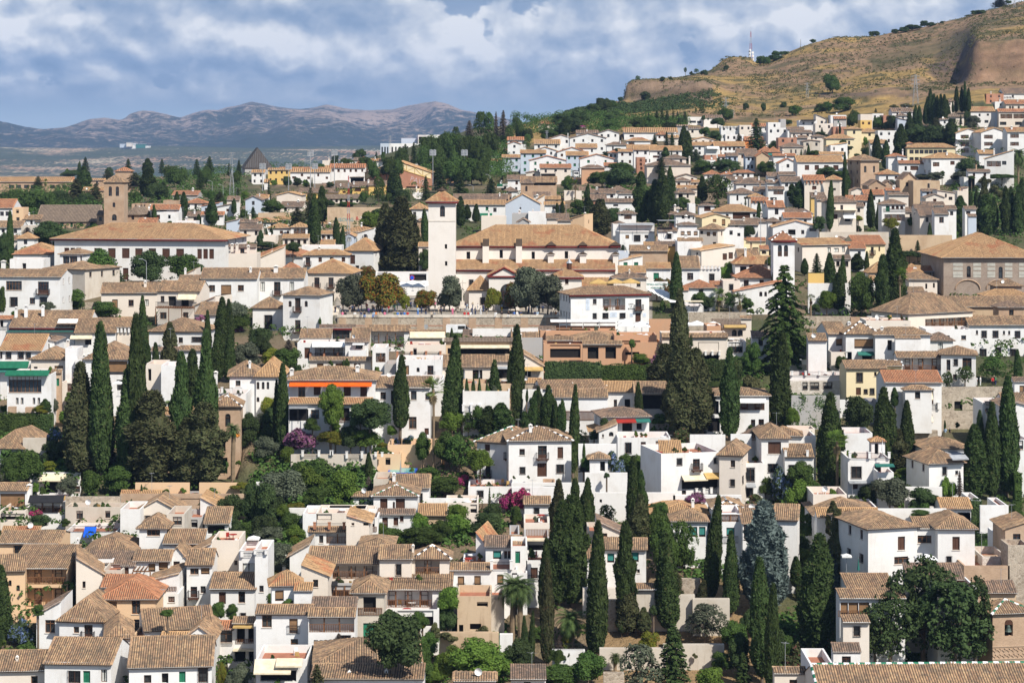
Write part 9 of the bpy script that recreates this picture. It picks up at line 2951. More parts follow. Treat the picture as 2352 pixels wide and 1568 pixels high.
# lookout wall, paving, people
def build_lookout():
 D=440.0;x0=(775.5-CX)/F*D;x1=(1293-CX)/F*D;zt=-(724-YH)/F*D+.05;rt=empty('retaining_wall',(x0,D-.45,zt-3.6));L=x1-x0
 mb=MB();mb.box(0,0,-2,L,.8,3.15);put('rubble',mb.mesh('rubble',[WALLS['S']]),rt)
 r=random.Random(3);x=0;csts=cached(('cope',),lambda:(lambda m:(m.box(0,-.12,0,1,.85,.5),m.mesh('coping_stone',[MC]))[1])(MB()))
 while x<L-.3:
  w=min(r.uniform(1.6,2.7),L-x);put('coping_stone',csts,rt,(x,0,3.152+r.uniform(0,.02)),0,(w-.03,1,1));x+=w
 pier=cached(('pier',),lambda:(lambda m:(m.box(0,-.05,-2,1,-.003,3.1),m.mesh('brick_pier',[WALLS['B']]))[1])(MB()))
 px=0.3
 while px<L-2:put('brick_pier',pier,rt,(px,0,0),0,(1.5,1,1));px+=5.35
 bc=(lambda m:(m.box(0,-.03,1.35,L,-.003,1.55),m.mesh('brick_course',[WALLS['R']]))[1])(MB());put('brick_course',bc,rt)
 reg(rt,1030,740,'wall','lookout wall','long stone and brick wall below the crowded lookout square')
 # steps at its left end
 A=pt(748,742,444);mb=MB()
 for i in range(14):mb.box(0,i*1.0,-3,2.4,i*1.0+1.0,i*.28)
 o=put('stairs',mb.mesh('stairs',[MC]),None,(A.x,A.y-6,A.z-.6));reg(o,755,730,'stairs','steps','stone steps rising to the left end of the lookout square')
 # stone cross
 A=pt(1062,708,dist(1062,716));mb=MB();mb.box(-.7,-.7,0,.7,.7,.5);mb.box(-.45,-.45,.5,.45,.45,1.5);mb.tube((0,0,1.5),(0,0,4.2),.16,.13,8);mb.box(-.28,-.28,4.2,.28,.28,4.45);mb.box(-.10,-.10,4.45,.10,.10,6.0);mb.box(-.85,-.09,5.25,.85,.09,5.45)
 o=put('stone_cross',mb.mesh('stone_cross',[MC]),None,A);reg(o,1062,690,'cross','cross','tall stone cross on a pedestal in front of the church')
def person_protos():
 import bmesh
 poses={}
 #          joints: name -> (x, y, z, radius)
 def stand(sw,arm):
  return{'pelvis':(0,0,.95,.13),'chest':(0,0,1.30,.16),'neck':(0,-.01,1.50,.06),'head':(0,-.03,1.63,.095),'top':(0,-.02,1.72,.07),
   'hipL':(-.10,0,.90,.10),'kneeL':(-.11,-.10*sw,.50,.065),'ankL':(-.11,.06*sw+.02,.09,.045),'toeL':(-.12,-.12+.06*sw,.04,.04),
   'hipR':(.10,0,.90,.10),'kneeR':(.11,.10*sw,.50,.065),'ankR':(.12,-.06*sw+.2*max(0,sw-.5),.09,.045),'toeR':(.13,-.14,.04,.04),
   'shL':(-.19,0,1.43,.065),'elL':(-.27,.03-.05*sw,1.15,.045),'haL':(-.24+.14*arm,-.10-.15*arm,.93+.25*arm,.038),
   'shR':(.19,0,1.43,.065),'elR':(.27,.03+.05*sw,1.15,.045),'haR':(.25,-.08-.05*sw,.90,.038)}
 sit={'pelvis':(0,0,.12,.15),'chest':(0,-.02,.48,.16),'neck':(0,-.03,.68,.06),'head':(0,-.06,.81,.095),'top':(0,-.05,.90,.07),
   'hipL':(-.10,-.02,.10,.10),'kneeL':(-.13,-.45,.12,.07),'ankL':(-.13,-.50,-.30,.045),'toeL':(-.14,-.62,-.36,.04),'hipR':(.10,-.02,.10,.10),'kneeR':(.13,-.45,.12,.07),'ankR':(.14,-.48,-.30,.045),'toeR':(.15,-.60,-.36,.04),
   'shL':(-.19,-.02,.60,.065),'elL':(-.26,-.10,.34,.045),'haL':(-.14,-.34,.24,.038),'shR':(.19,-.02,.60,.065),'elR':(.26,-.10,.34,.045),'haR':(.14,-.36,.24,.038)}
 E=[('pelvis','chest'),('chest','neck'),('neck','head'),('head','top'),('pelvis','hipL'),('hipL','kneeL'),('kneeL','ankL'),('ankL','toeL'),('pelvis','hipR'),('hipR','kneeR'),('kneeR','ankR'),('ankR','toeR'),('chest','shL'),('shL','elL'),('elL','haL'),('chest','shR'),('shR','elR'),('elR','haR')]
 skin=plain('skin',(0.42,0.24,0.16),0.6)
 res=[]
 for nm,J in(('stand',stand(0.1,0)),('walk',stand(1,.3)),('hold',stand(.2,1)),('sit',sit)):
  bm=bmesh.new();sl=bm.verts.layers.skin.verify();vs={}
  for k,(x,y,z,r)in J.items():
   v=bm.verts.new((x,y,z));v[sl].radius=(r,r);vs[k]=v
   v[sl].use_root=(k=='pelvis')
  for a,b in E:bm.edges.new((vs[a],vs[b]))
  me=bpy.data.meshes.new('sk');bm.to_mesh(me);bm.free();ob=bpy.data.objects.new('sk',me);C.objects.link(ob)
  m=ob.modifiers.new('s','SKIN');m.branch_smoothing=0.6;sb=ob.modifiers.new('d','SUBSURF');sb.levels=1;sb.render_levels=1
  dg=bpy.context.evaluated_depsgraph_get();body=bpy.data.meshes.new_from_object(ob.evaluated_get(dg));bpy.data.objects.remove(ob)
  body.name='body';body.materials.clear();body.materials.append(skin)
  z0=0.0 if nm!='sit' else-.83
  n=len(body.vertices);co=np.empty(n*3);body.vertices.foreach_get('co',co);co=co.reshape(-1,3);no=np.empty(n*3);body.vertex_normals.foreach_get('vector',no)if hasattr(body,'vertex_normals')else body.vertices.foreach_get('normal',no);no=no.reshape(-1,3)
  def shell(name,test,off):
   fs=[tuple(p.vertices)for p in body.polygons if test(Vector(p.center))]
   used=sorted({i for f in fs for i in f});mp={v:i for i,v in enumerate(used)};me2=bpy.data.meshes.new(name)
   me2.from_pydata([tuple(co[i]+no[i]*off)for i in used],[],[tuple(mp[i]for i in f)for f in fs]);return me2
  dz=z0
  if nm!='sit':
   shirt=shell('shirt',lambda c:.98<c.z<1.47 and(abs(c.x)<.235 or c.z>1.2),.018);tr=shell('trousers',lambda c:.12<c.z<=1.0 and abs(c.x)<.215,.016)
  else:
   shirt=shell('shirt',lambda c:.16<c.z<.65 and c.y>-.22,.018);tr=shell('trousers',lambda c:(c.z<=.2 and c.z>-.28)and abs(c.x)<.24 and not(c.z>.17 and c.y>-.1),.016)
  zh=J['head'][2];hair=shell('hair',lambda c:c.z>zh+.01 and(c.y>J['head'][1]-.04 or c.z>zh+.07),.014)
  res.append((nm,body,shirt,tr,hair))
 return res
CC={'white':(.75,.75,.73),'black':(.02,.02,.022),'navy':(.03,.05,.12),'red':(.5,.03,.03),'pink':(.65,.16,.28),'green':(.03,.25,.12),'blue':(.06,.2,.55),'grey':(.25,.25,.26),'orange':(.75,.22,.02),'yellow':(.75,.5,.04),'pale blue':(.4,.55,.7),'beige':(.5,.42,.32),'khaki':(.2,.2,.1),'purple':(.22,.1,.3)}
_pm={}
def cmesh(me,c):
 k=(me.name,c)
 if k not in _pm:m=me.copy();m.materials.clear();m.materials.append(plain('cloth_'+c.replace(' ','_'),CC[c],.85));_pm[k]=m
 return _pm[k]
_pp=[]
def person(px,py,pose,shirt,trou,rz=0.0,D=None,label=None,s=1.0,group='people on the lookout square'):
 if not _pp:_pp.extend(person_protos())
 D=D or dist(px,py);b=pt(px,py,D);nm,body,sh,tr,ha=_pp[pose]
 r=empty('person',b,rz);sc=(s,s,s)
 put('body',body,r,(0,0,0),0,sc);put('shirt',cmesh(sh,shirt),r,(0,0,0),0,sc);put('trousers',cmesh(tr,trou),r,(0,0,0),0,sc);put('hair',cmesh(ha,rnd.choice(['black','black','beige','khaki','grey'])),r,(0,0,0),0,sc)
 word={0:'standing',1:'walking',2:'standing',3:'seated'}[pose]
 reg(r,px,py-9,'person',f'{word} person in {shirt} top and {trou} trousers',label,group)
def build_people():
 q=random.Random(21);cols=['white','black','navy','red','pink','green','blue','grey','orange','black','pale blue','beige','navy','purple','black','white'];tc=['black','navy','beige','blue','grey','black','khaki']
 X1=lambda x:588+x/4;X2=lambda x:1176+x/4;Y=lambda y:392.15+y/4
 E=[(695,1318,'white','grey'),(728,1312,'black','navy'),(799,1300,'black','black'),(774,1308,'white','grey'),(862,1316,'black','beige'),(885,1306,'navy','black'),(905,1300,'black','black'),(940,1300,'black','navy'),(970,1296,'navy','black'),(1018,1290,'red','black'),(1035,1330,'purple','navy'),(1072,1300,'black','black'),(1085,1310,'black','navy'),
         (1110,1300,'black','black'),(1127,1296,'black','black'),(1160,1308,'black','navy'),(1205,1328,'grey','grey'),(1219,1310,'red','black'),(1260,1290,'green','khaki'),(1276,1296,'green','navy'),(1297,1280,'green','black'),(1345,1120,'black','black'),(1380,1300,'navy','black'),(1420,1270,'navy','black'),(1440,1266,'grey','grey'),(1480,1300,'yellow','black'),
         (1487,1330,'pale blue','blue'),(1520,1316,'navy','navy'),(1560,1332,'black','navy'),(1590,1300,'black','black'),(1645,1268,'pink','black'),(1675,1334,'beige','beige'),(1700,1310,'black','black'),(1728,1300,'black','black'),(1703,1330,'navy','black'),(1806,1332,'pink','pink'),(1836,1330,'black','beige'),(1920,1280,'navy','blue'),(1938,1290,'pale blue','white'),(1880,1290,'black','black'),
         (1995,1270,'beige','navy'),(2037,1290,'white','white'),(2090,1300,'navy','navy'),(2117,1330,'black','beige'),(2064,1330,'white','white'),(1984,1330,'navy','navy'),(2015,1326,'grey','navy'),(2258,1290,'pale blue','yellow'),(1956,1330,'white','grey')]
 for i,(x,y,a,b)in enumerate(E):person(X1(x),Y(y),1 if i%7==3 else(2 if i%3==0 else 0),a,b,q.uniform(-3.1,3.1),s=q.uniform(.93,1.05))
 E2=[(128,1300,'black','black'),(155,1312,'blue','navy'),(180,1308,'white','navy'),(198,1280,'grey','navy'),(236,1300,'pale blue','white'),(283,1305,'navy','black'),(248,1310,'black','black'),(465,1340,'black','grey'),(517,1345,'purple','black'),(527,1370,'white','khaki'),(543,1352,'blue','black'),(566,1362,'pale blue','navy'),(494,1268,'white','grey'),(510,1268,'white','beige')]
 for i,(x,y,a,b)in enumerate(E2):person(X2(x),Y(y),i%3,a,b,q.uniform(-3.1,3.1),D=(438 if y>1335 else None),s=q.uniform(.93,1.05))
 # seated on the coping, some with their backs to the view
 for i,(x,a,b,back)in enumerate([(795,'pink','black',1),(820,'black','navy',1),(908,'white','beige',0),(966,'navy','grey',0),(996,'black','blue',0),(1083,'pale blue','blue',0),(1102,'orange','grey',0),(1122,'beige','beige',0),(1145,'beige','black',1),(1182,'pink','white',1),(1277,'khaki','khaki',1),(1302,'blue','black',1),(1335,'navy','beige',1),(1363,'blue','navy',1),(1393,'red','red',1),(1612,'beige','black',0),(1640,'grey','beige',1),
                                          (1915,'red','black',1),(1950,'red','navy',1),(1970,'white','black',1),(2203,'white','white',0),(2258,'black','beige',0),(2322,'black','white',0)]):
  person(X1(x),392.15+1330/4,3,a,b,(3.14 if back else 0)+q.uniform(-.3,.3),D=440.0-.2)
 for i,(x,a,b)in enumerate([(45,'white','white'),(80,'navy','yellow'),(20,'blue','black'),(210,'navy','black'),(236,'pale blue','white'),(360,'grey','black'),(385,'beige','beige'),(402,'orange','khaki'),(425,'white','white')]):
  person(X2(x),392.15+1326/4,3,a,b,q.uniform(-1,1),D=440.3)
 for i,(x,y,a,b)in enumerate([(660,1412,'red','black'),(700,1412,'black','black')]):person(X1(x),Y(y),0,a,b,1.0,D=441)
 # on the steps and path at the right
 XR=lambda x:1764+x/4;YR=lambda y:784.3+y/4
 for x,y,a,b,d in((1912,410,'white','white',376),(1952,408,'white','white',377),(2064,412,'red','black',376),(2078,400,'black','black',378),(2092,405,'green','navy',378),(1630,886,'pale blue','beige',350),(1670,886,'black','beige',350)):
  person(XR(x),YR(y),1 if y>800 else 0,a,b,q.uniform(-3,3),D=d,group='people on the steps and path at the right')

# street furniture, masts, signs
def parasol(px,ytop,wpx,D,colour='w',h=2.5,folded=False,label=None):
 A=pt(px,ytop,D);w=wpx/F*D/2;mb=MB();rt=empty('parasol',(A.x,A.y,A.z-h))
 if folded:
  mb.cone((0,0),.16,1.0,h,8);mb.prism([(.16*cos(a*.785),.16*sin(a*.785))for a in range(8)],.9,1.0,0)
 else:
  c=[(-w,-w),(w,-w),(w,w),(-w,w)];z0=h-w*.42
  for i in range(4):
   a,b=c[i],c[(i+1)%4];m_=((a[0]+b[0])/2*.98,(a[1]+b[1])/2*.98)
   mb.tri((*a,z0),(*m_,z0+.03),(0,0,h));mb.tri((*m_,z0+.03),(*b,z0),(0,0,h));mb.quad((*a,z0-.18),(*b,z0-.18),(*b,z0),(*a,z0))
 put('canopy',mb.mesh('canopy',[CLOTH[colour]]),rt);mb=MB();mb.tube((0,0,0),(0,0,h),.035,.03,6);mb.box(-.3,-.3,0,.3,.3,.08);put('pole',mb.mesh('pole',[MG]),rt)
 cn={'w':'white','c':'cream','y':'beige','a':'grey','t':'green'}[colour];reg(rt,px,ytop,'parasol',f'{"closed" if folded else "open"} {cn} parasol',label,'parasols on the terraces')
def lattice(px,yt,yb,wpx,D,name,label,colour=None,arms=0,base=None):
 A=pt(px,yb,D);h=(yb-yt)/F*D;w=wpx/F*D/2;g=gz(A.x,D)-A.z;rt=empty(name,A);mb=MB();n=max(6,int(h/(w*2.2+.8)))
 def hw(t):return w*(1-t)**1.0*.8+w*.16
 z0=min(-1,g-1);c4=((-1,-1),(1,-1),(1,1),(-1,1));rr=max(.05,w*.05)
 for i in range(n):
  t0,t1=i/n,(i+1)/n;a,b=hw(t0),hw(t1);za,zb=(z0 if i==0 else h*t0),h*t1;m=(i%2)if colour else 0
  for k in range(4):
   p,q=c4[k],c4[(k+1)%4];mb.tube((p[0]*a,p[1]*a,za),(p[0]*b,p[1]*b,zb),rr,rr,4,m);mb.tube((p[0]*a,p[1]*a,za),(q[0]*b,q[1]*b,zb),rr*.6,rr*.6,3,m);mb.tube((p[0]*b,p[1]*b,zb),(q[0]*b,q[1]*b,zb),rr*.6,rr*.6,3,m)
 put('lattice',mb.mesh('lattice',[MG,M_REDP]),rt)
 for k in range(arms):
  mb=MB();z=h*(.95-.13*k);mb.tube((-w*1.5,0,z),(w*1.5,0,z),rr,rr,4);mb.tube((-w*1.5,0,z),(0,0,z+h*.05),rr*.6,rr*.6,4);mb.tube((w*1.5,0,z),(0,0,z+h*.05),rr*.6,rr*.6,4);put('cross_arm',mb.mesh('cross_arm',[MG]),rt)
 if base=='dishes':
  for k in range(12):
   mb=MB();a=k*2.1;z=h*(.14+.03*k);r_=hw(z/h)+.5;mb.tube((0,0,-.25),(0,0,.25),.8,.8,10,0,True);put('antenna_dish',mb.mesh('antenna_dish',[MW]),rt,(cos(a)*r_,sin(a)*r_,z)).rotation_euler=(R(90),0,a)
  mb=MB();mb.tube((0,0,h),(0,0,h*1.12),.06,.03,4);put('whip_antenna',mb.mesh('whip_antenna',[MG]),rt)
 reg(rt,px,(yt+yb)/2,'mast' if name!='electricity_pylon' else 'pylon',name.replace('_',' '),label)
def pole(px,yt,yb,D,kind,label=None):
 A=pt(px,yb,D);h=(yb-yt)/F*D;g=min(-1,gz(A.x,D)-A.z-.5);nm={'flood':'floodlight_pole','lamp':'street_lamp','pole':'utility_pole','chim':'flue_pipe'}[kind];rt=empty(nm,A);mb=MB();r_={'flood':.15,'lamp':.09,'pole':.13,'chim':.35}[kind]
 mb.tube((0,0,g),(0,0,h),r_,r_*.7,7);put('pole',mb.mesh('pole',[MG if kind!='pole' else M_TRUNK]),rt)
 if kind=='flood':
  mb=MB()
  for i in range(3):
   for s in(-1,1):z=h-i*.9;mb.box(s*.6-.3,-.3,z-.2,s*.6+.3,-.1,z+.2)
  put('floodlights',mb.mesh('floodlights',[MG]),rt);put('crossbar',(lambda m:(m.box(-1.2,-.05,h-2,1.2,.05,h+.1),m.mesh('crossbar',[MG]))[1])(MB()),rt)
 if kind=='lamp':
  mb=MB();mb.tube((0,0,h),(-.9,0,h+.5),.05,.04,5);mb.box(-1.6,-.14,h+.42,-.8,.14,h+.56);put('lamp_head',mb.mesh('lamp_head',[MG]),rt)
 cat={'flood':'floodlight pole','lamp':'street lamp','pole':'utility pole','chim':'pipe'}[kind];reg(rt,px,yt+5,cat,f'tall grey {cat}',label,{'flood':'stadium floodlights','lamp':'street lamps'}.get(kind))
def letters(parent,text,loc,size,m,rz=0.0,name='lettering',ext=.015):
 cu=bpy.data.curves.new('t','FONT');cu.body=text;cu.size=size;cu.extrude=ext;cu.resolution_u=2;ob=bpy.data.objects.new('t',cu);C.objects.link(ob)
 dg=bpy.context.evaluated_depsgraph_get();me=bpy.data.meshes.new_from_object(ob.evaluated_get(dg));bpy.data.objects.remove(ob);me.materials.clear();me.materials.append(m)
 me.transform(Matrix.Rotation(pi/2,4,'X'));me.name=name;return put(name,me,parent,loc,rz)
HF={}
def build_signs():
 def hf(label_part):
  for h,f in HF.items():
   if label_part in h:return f
 f=hf('white pottery showroom')
 if f:
  g=M_GREEN;mb=MB()
  xa,xb=f.t(588+2215/4),f.t(588+2360/4+23)
  mb.box(xa,-.12,f.zz(392.15+143/4),xb,-.06,f.zz(392.15+120/4));put('sign_board',mb.mesh('sign_board',[g]),f.rt)
  mb=MB();mb.box(xa+(xb-xa)*.22,-.16,f.zz(392.15+140/4),xb-.2,-.13,f.zz(392.15+124/4));put('sign_panel',mb.mesh('sign_panel',[MW]),f.rt)
  letters(f.rt,'CERAMICA GRANADINA',(xa+(xb-xa)*.24,-.18,f.zz(392.15+139/4)),(xb-xa)*.082,M_IRON)
  mb=MB();mb.box(xa+(xb-xa)*.42,-.12,f.zz(392.15+119/4),xa+(xb-xa)*.74,-.06,f.zz(392.15+106/4));put('sign_board',mb.mesh('sign_board',[g]),f.rt)
  letters(f.rt,'FABRICA DE',(xa+(xb-xa)*.45,-.14,f.zz(392.15+117/4)),(xb-xa)*.05,MW)
  letters(f.rt,'FAJALAUZA',(xa+(xb-xa)*.5,-.1,f.zz(392.15+104/4)),(xb-xa)*.09,M_IRON,name='roof_letters')
 f=hf('white restaurant house with long timber')
 if f:
  k=f.t(1443.5);s=.42
  for i,tx in enumerate(('CASA','LA','BORGA')):letters(f.rt,tx,(k+(0.0,.28,-.12)[i],-.03,f.zz(702.5+i*5.4)),s,M_IRON)
  for X0,Y0,ww,hh in((1345.5,686,9,27),(1401,718.5,17,12),(1446.5,722,8,8),(1476.5,722,8,8.5)):
   mb=MB();x,z,w,h=f.t(X0),f.zz(Y0+hh),ww/F*428,hh/F*428;mb.box(x,-.05,z,x+w,-.01,z+h);put('sign_board',mb.mesh('sign_board',[plain('pale_sign',(.62,.68,.76),.5)]),f.rt)
   mb=MB();[mb.box(x+w*.25,-.06,z+h*q,x+w*.75,-.052,z+h*q+.04)for q in(.3,.45,.6,.8)];put('sign_lines',mb.mesh('sign_lines',[MG]),f.rt)
 f=hf('great brick and plaster church hall')
 if f:
  pm=plain('pale_plaster_panel',(.46,.44,.38),.9)
  for i,(x0,w_)in enumerate(((1700,90),(1885,72),(2015,72),(2175,70),(2305,90))):
   for y0,h_ in((848,28),(886,28),(925,32),(955,26)):
    a,b=f.t(1764+x0/4),f.t(1764+(x0+w_)/4);z0,z1=f.zz(392.15+(y0+h_)/4),f.zz(392.15+y0/4);mb=MB();mb.box(a,-.05,z0,b,-.003,z1);put('plaster_panel',mb.mesh('plaster_panel',[pm]),f.rt)
  for xc in(1835,2120):
   mb=MB();pr=None
   for k in range(13):
    q=pi*k/12;cur=(f.t(1764+xc/4)-cos(q)*2.7,-.12,f.zz(392.15+1085/4)+sin(q)*2.0)
    if pr:mb.tube(pr,cur,.16,.16,4)
    pr=cur
   put('arch_moulding',mb.mesh('arch_moulding',[WALLS['B']]),f.rt)
 # tea house sign by the cafe street
 A=pt(1485,657,461);rt=empty('street_sign',A);g=plain('sign_green',(.02,.24,.20),.6)
 mb=MB();mb.box(-.1,0,-.9,4.6,.06,1.0);put('sign_panel',mb.mesh('sign_panel',[MW]),rt);letters(rt,'TETERIA-RESTAURANTE',(0,-.03,.2),.46,g);letters(rt,'MARRAKECH',(.9,-.03,-.55),.50,g)
 reg(rt,1505,655,'sign','white sign with green tea house lettering','white tea house sign with green lettering above the cafe awnings')
 # billboard
 A=pt(1327.3,297.5,925);w,h=19/F*925,9/F*925;rt=empty('billboard',A);g=min(-1,gz(A.x,925)-A.z-1)
 mb=MB();mb.box(0,0,0,w,.15,h);put('board',mb.mesh('board',[plain('magenta_print',(.30,.02,.16),.6)]),rt);mb=MB();mb.box(.4,.16,g,.6,.3,h);mb.box(w-.6,.16,g,w-.4,.3,h);put('post',mb.mesh('post',[MG]),rt)
 letters(rt,'JELMA CLUB',(w*.32,-.05,h*.45),.50,MW);mb=MB();[mb.tube((w*.16+.45*cos(a),-.04,h*.55+.4*sin(a)),(w*.16+.45*cos(a+.9),-.04,h*.55+.4*sin(a+.9)),.06,.06,4)for a in(0,1,2,3.2,4.2,5.2)];put('emblem',mb.mesh('emblem',[MW]),rt)
 reg(rt,1336,293,'billboard','magenta billboard','magenta billboard with white lettering below the wooded hillside')
 # painted tag on the sports hall
 f=hf('big red brick sports hall')
 if f:
  o=letters(f.rt,'PAVD',(f.t(941),-.06,f.zz(415)),2.6,plain('chalky_paint',(.55,.42,.40),.8),name='graffiti');o.rotation_euler=(0,R(18),0)
  # trusses in the gable
  xa,xb,z0=f.t(840),f.t(990),f.zz(396);mb=MB();n=8;pk=f.zz(373)
  for i in range(n):
   u0,u1=xa+(xb-xa)*i/n,xa+(xb-xa)*(i+1)/n;t0,t1=1-abs(2*i/n-1),1-abs(2*(i+1)/n-1)
   zt0,zt1=f.zz(397)+(pk-f.zz(397))*t0,f.zz(397)+(pk-f.zz(397))*t1;b0,b1=zt0-2.3,zt1-2.3
   mb.quad((u0,-.03,b0),(u1,-.03,b1),(u1,-.03,zt1),(u0,-.03,zt0),0);mb.tube((u0,-.08,b0),(u0,-.08,zt0),.12,.12,4,1);mb.tube((u0,-.08,b0 if i%2 else zt0),(u1,-.08,zt1 if i%2 else b1),.10,.10,4,1);mb.tube((u0,-.08,b0),(u1,-.08,b1),.14,.14,4,1)
  put('gable_truss',mb.mesh('gable_truss',[WALLS['Y'],plain('yellow_trim',(.62,.42,.14),.7)]),f.rt)
 f=hf('long tan retaining wall with graffiti')
 if f:
  c1,c2,c3=plain('graffiti_teal',(.15,.35,.36),.7),plain('graffiti_red',(.5,.05,.04),.7),MW
  letters(f.rt,'ISOMG',(f.t(777),-.05,f.zz(508.6)),1.5,c1,name='graffiti');letters(f.rt,'& SUE',(f.t(817),-.05,f.zz(505)),1.5,c3,name='graffiti');letters(f.rt,'&',(f.t(817),-.08,f.zz(505)),1.5,c2,name='graffiti')
 # no-parking disc and plates on the garage wall
 for x,y,c,nm in((588+1433/4,392.15+982/4,'disc','round blue and red no-parking sign on the black garage door'),(588+1226/4,392.15+965/4,'plate','white rectangular notice board on a pole behind the autumn tree'),(588+1188/4,392.15+970/4,'blue','small blue parking sign beside the white notice board'),(588+1563/4,392.15+1445/4,'two','pair of round grey traffic sign backs beside the van')):
  D=497 if c!='two' else 437;A=pt(x,y,D);rt=empty('traffic_sign',A);mb=MB()
  if c=='disc':
   mb.tube((0,0,0),(0,.03,0),.62,.62,16,0,True);mb.tube((0,-.04,0),(0,-.01,0),.46,.46,16,1,True);mb.box(-.5,-.02,-1.35,.6,.02,-.75,2);put('face',mb.mesh('face',[M_REDP,M_BLUEP,MW]),rt)
  elif c=='two':
   mb.tube((0,0,.35),(0,.03,.35),.42,.42,14,0,True);mb.tube((0,0,-.5),(0,.03,-.5),.42,.42,14,0,True);put('face',mb.mesh('face',[MG]),rt)
  else:
   mb.box(-.6,0,-.85,.6,.04,.85,0)if c=='plate' else mb.box(-.35,0,-.4,.35,.04,.4,0);put('face',mb.mesh('face',[MW if c=='plate' else M_BLUEP]),rt)
   if c=='blue':letters(rt,'P',(-.15,-.03,-.2),.6,MW)
   else:mb=MB();[mb.box(-.4+.3*(i%3),-.02,.5-.4*(i//3),-.25+.3*(i%3),-.003,.6-.4*(i//3),i%2)for i in range(9)];put('symbols',mb.mesh('symbols',[M_GREEN,M_REDP]),rt)
  mb=MB();mb.tube((0,.08,-2.4),(0,.08,.3),.04,.04,5);put('post',mb.mesh('post',[MG]),rt);reg(rt,x,y,'traffic sign','sign',nm)
def build_van():
 D=436.5;A=pt(1024.5,768,D);L=58/F*D;rt=empty('van',A);wm=plain('white_car_paint',(.78,.78,.78),.25);H=1.95;w=1.9
 P=[(0,.35),(0,H*.95),(.12,H),(L*.70,H),(L*.76,H*.96),(L*.93,H*.60),(L*.99,H*.50),(L,.35)]
 mb=MB();mb.poly([(x,0,z)for x,z in P]);mb.poly([(x,w,z)for x,z in P[::-1]])
 for i in range(len(P)):a,b=P[i],P[(i+1)%len(P)];mb.quad((a[0],0,a[1]),(a[0],w,a[1]),(b[0],w,b[1]),(b[0],0,b[1]))
 put('body',mb.mesh('body',[wm]),rt)
 mb=MB();mb.box(L*.47,-.02,H*.55,L*.75,.0,H*.9);mb.poly([(L*.77,-.015,H*.58),(L*.91,-.015,H*.58),(L*.80,-.015,H*.9),(L*.77,-.015,H*.9)]);put('side_window',mb.mesh('side_window',[M_GLASS]),rt)
 mb=MB();mb.quad((L*.77,.1,H*.955),(L*.77,w-.1,H*.955),(L*.925,w-.1,H*.62),(L*.925,.1,H*.62));put('windscreen',mb.mesh('windscreen',[M_GLASS]),rt).location.x=.02
 mb=MB();mb.box(L*.45,-.012,.4,L*.455,-.003,H*.95);mb.box(L*.76,-.012,.4,L*.765,-.003,H*.55);put('door_seam',mb.mesh('door_seam',[MG]),rt)
 for x in(L*.2,L*.82):
  for y in(.02,w-.25):mb=MB();mb.tube((0,0,0),(0,.23,0),.34,.34,14,0,True);mb.tube((0,-.01,0),(0,.01,0),.18,.18,10,1,True);put('wheel',mb.mesh('wheel',[M_IRON,MG]),rt,(x,y,.34))
 for y in(.2,w-.45):mb=MB();mb.box(0,0,0,.05,.25,.18);put('headlight',mb.mesh('headlight',[MG]),rt,(L-.01,y,.75))
 reg(rt,1052,757,'van','white van','white delivery van parked on the lane below the lookout wall')
 D=770;A=pt(1324,408,D);rt=empty('van',A);mb=MB();mb.box(-.95,0,.3,.95,3.5,2.1);put('body',mb.mesh('body',[wm]),rt);mb=MB();mb.box(-.8,-.02,1.2,.8,0,1.9);put('windscreen',mb.mesh('windscreen',[M_GLASS]),rt)
 for x in(-.8,.8):mb=MB();mb.tube((-.1,0,0),(.1,0,0),.33,.33,10,0,True);put('wheel',mb.mesh('wheel',[M_IRON]),rt,(x,.7,.33))
 reg(rt,1324,405,'van','white van','small white van seen from the front beside the orange wall')
def build_pool():
 D=338;A=pt(588+1225/4,784.3+1205/4,D-6);rt=empty('swimming_pool',A);L=56/F*D
 mb=MB();mb.box(-.3,0,-.6,L+.3,5.2,.0);put('rim',mb.mesh('rim',[plain('blue_tile',(.03,.10,.55),.4)]),rt)
 def wf(t,b):b.inputs['Base Color'].default_value=(.10,.42,.45,1);b.inputs['Roughness'].default_value=.08;bump(t,b,t.noise(wpos(t),3,3),.05,.4)
 mb=MB();mb.quad((0,.3,.02),(L,.3,.02),(L,4.9,.02),(0,4.9,.02));put('water',mb.mesh('water',[mat('pool_water',wf)]),rt)
 reg(rt,920,1080,'pool','pool','small turquoise swimming pool with blue rim below the orange garden wall')
 A=pt(588+1200/4,784.3+1165/4,D-1.4);rt=empty('fountain',A);mb=MB();Pp=[(-.85,0),(.85,0),(.8,.9),(.35,1.7),(.18,2.1),(0,2.3),(-.18,2.1),(-.35,1.7),(-.8,.9)]
 mb.poly([(x,-.15,z)for x,z in Pp]);[mb.quad((Pp[i][0],-.15,Pp[i][1]),(Pp[(i+1)%9][0],-.15,Pp[(i+1)%9][1]),(Pp[(i+1)%9][0],.1,Pp[(i+1)%9][1]),(Pp[i][0],.1,Pp[i][1]))for i in range(9)]
 mb.box(-.15,-.2,.8,.15,-.151,1.4,1);put('panel',mb.mesh('panel',[M_BLUEP,MW]),rt);reg(rt,888,1068,'fountain','fountain','blue wall fountain against the orange garden wall')
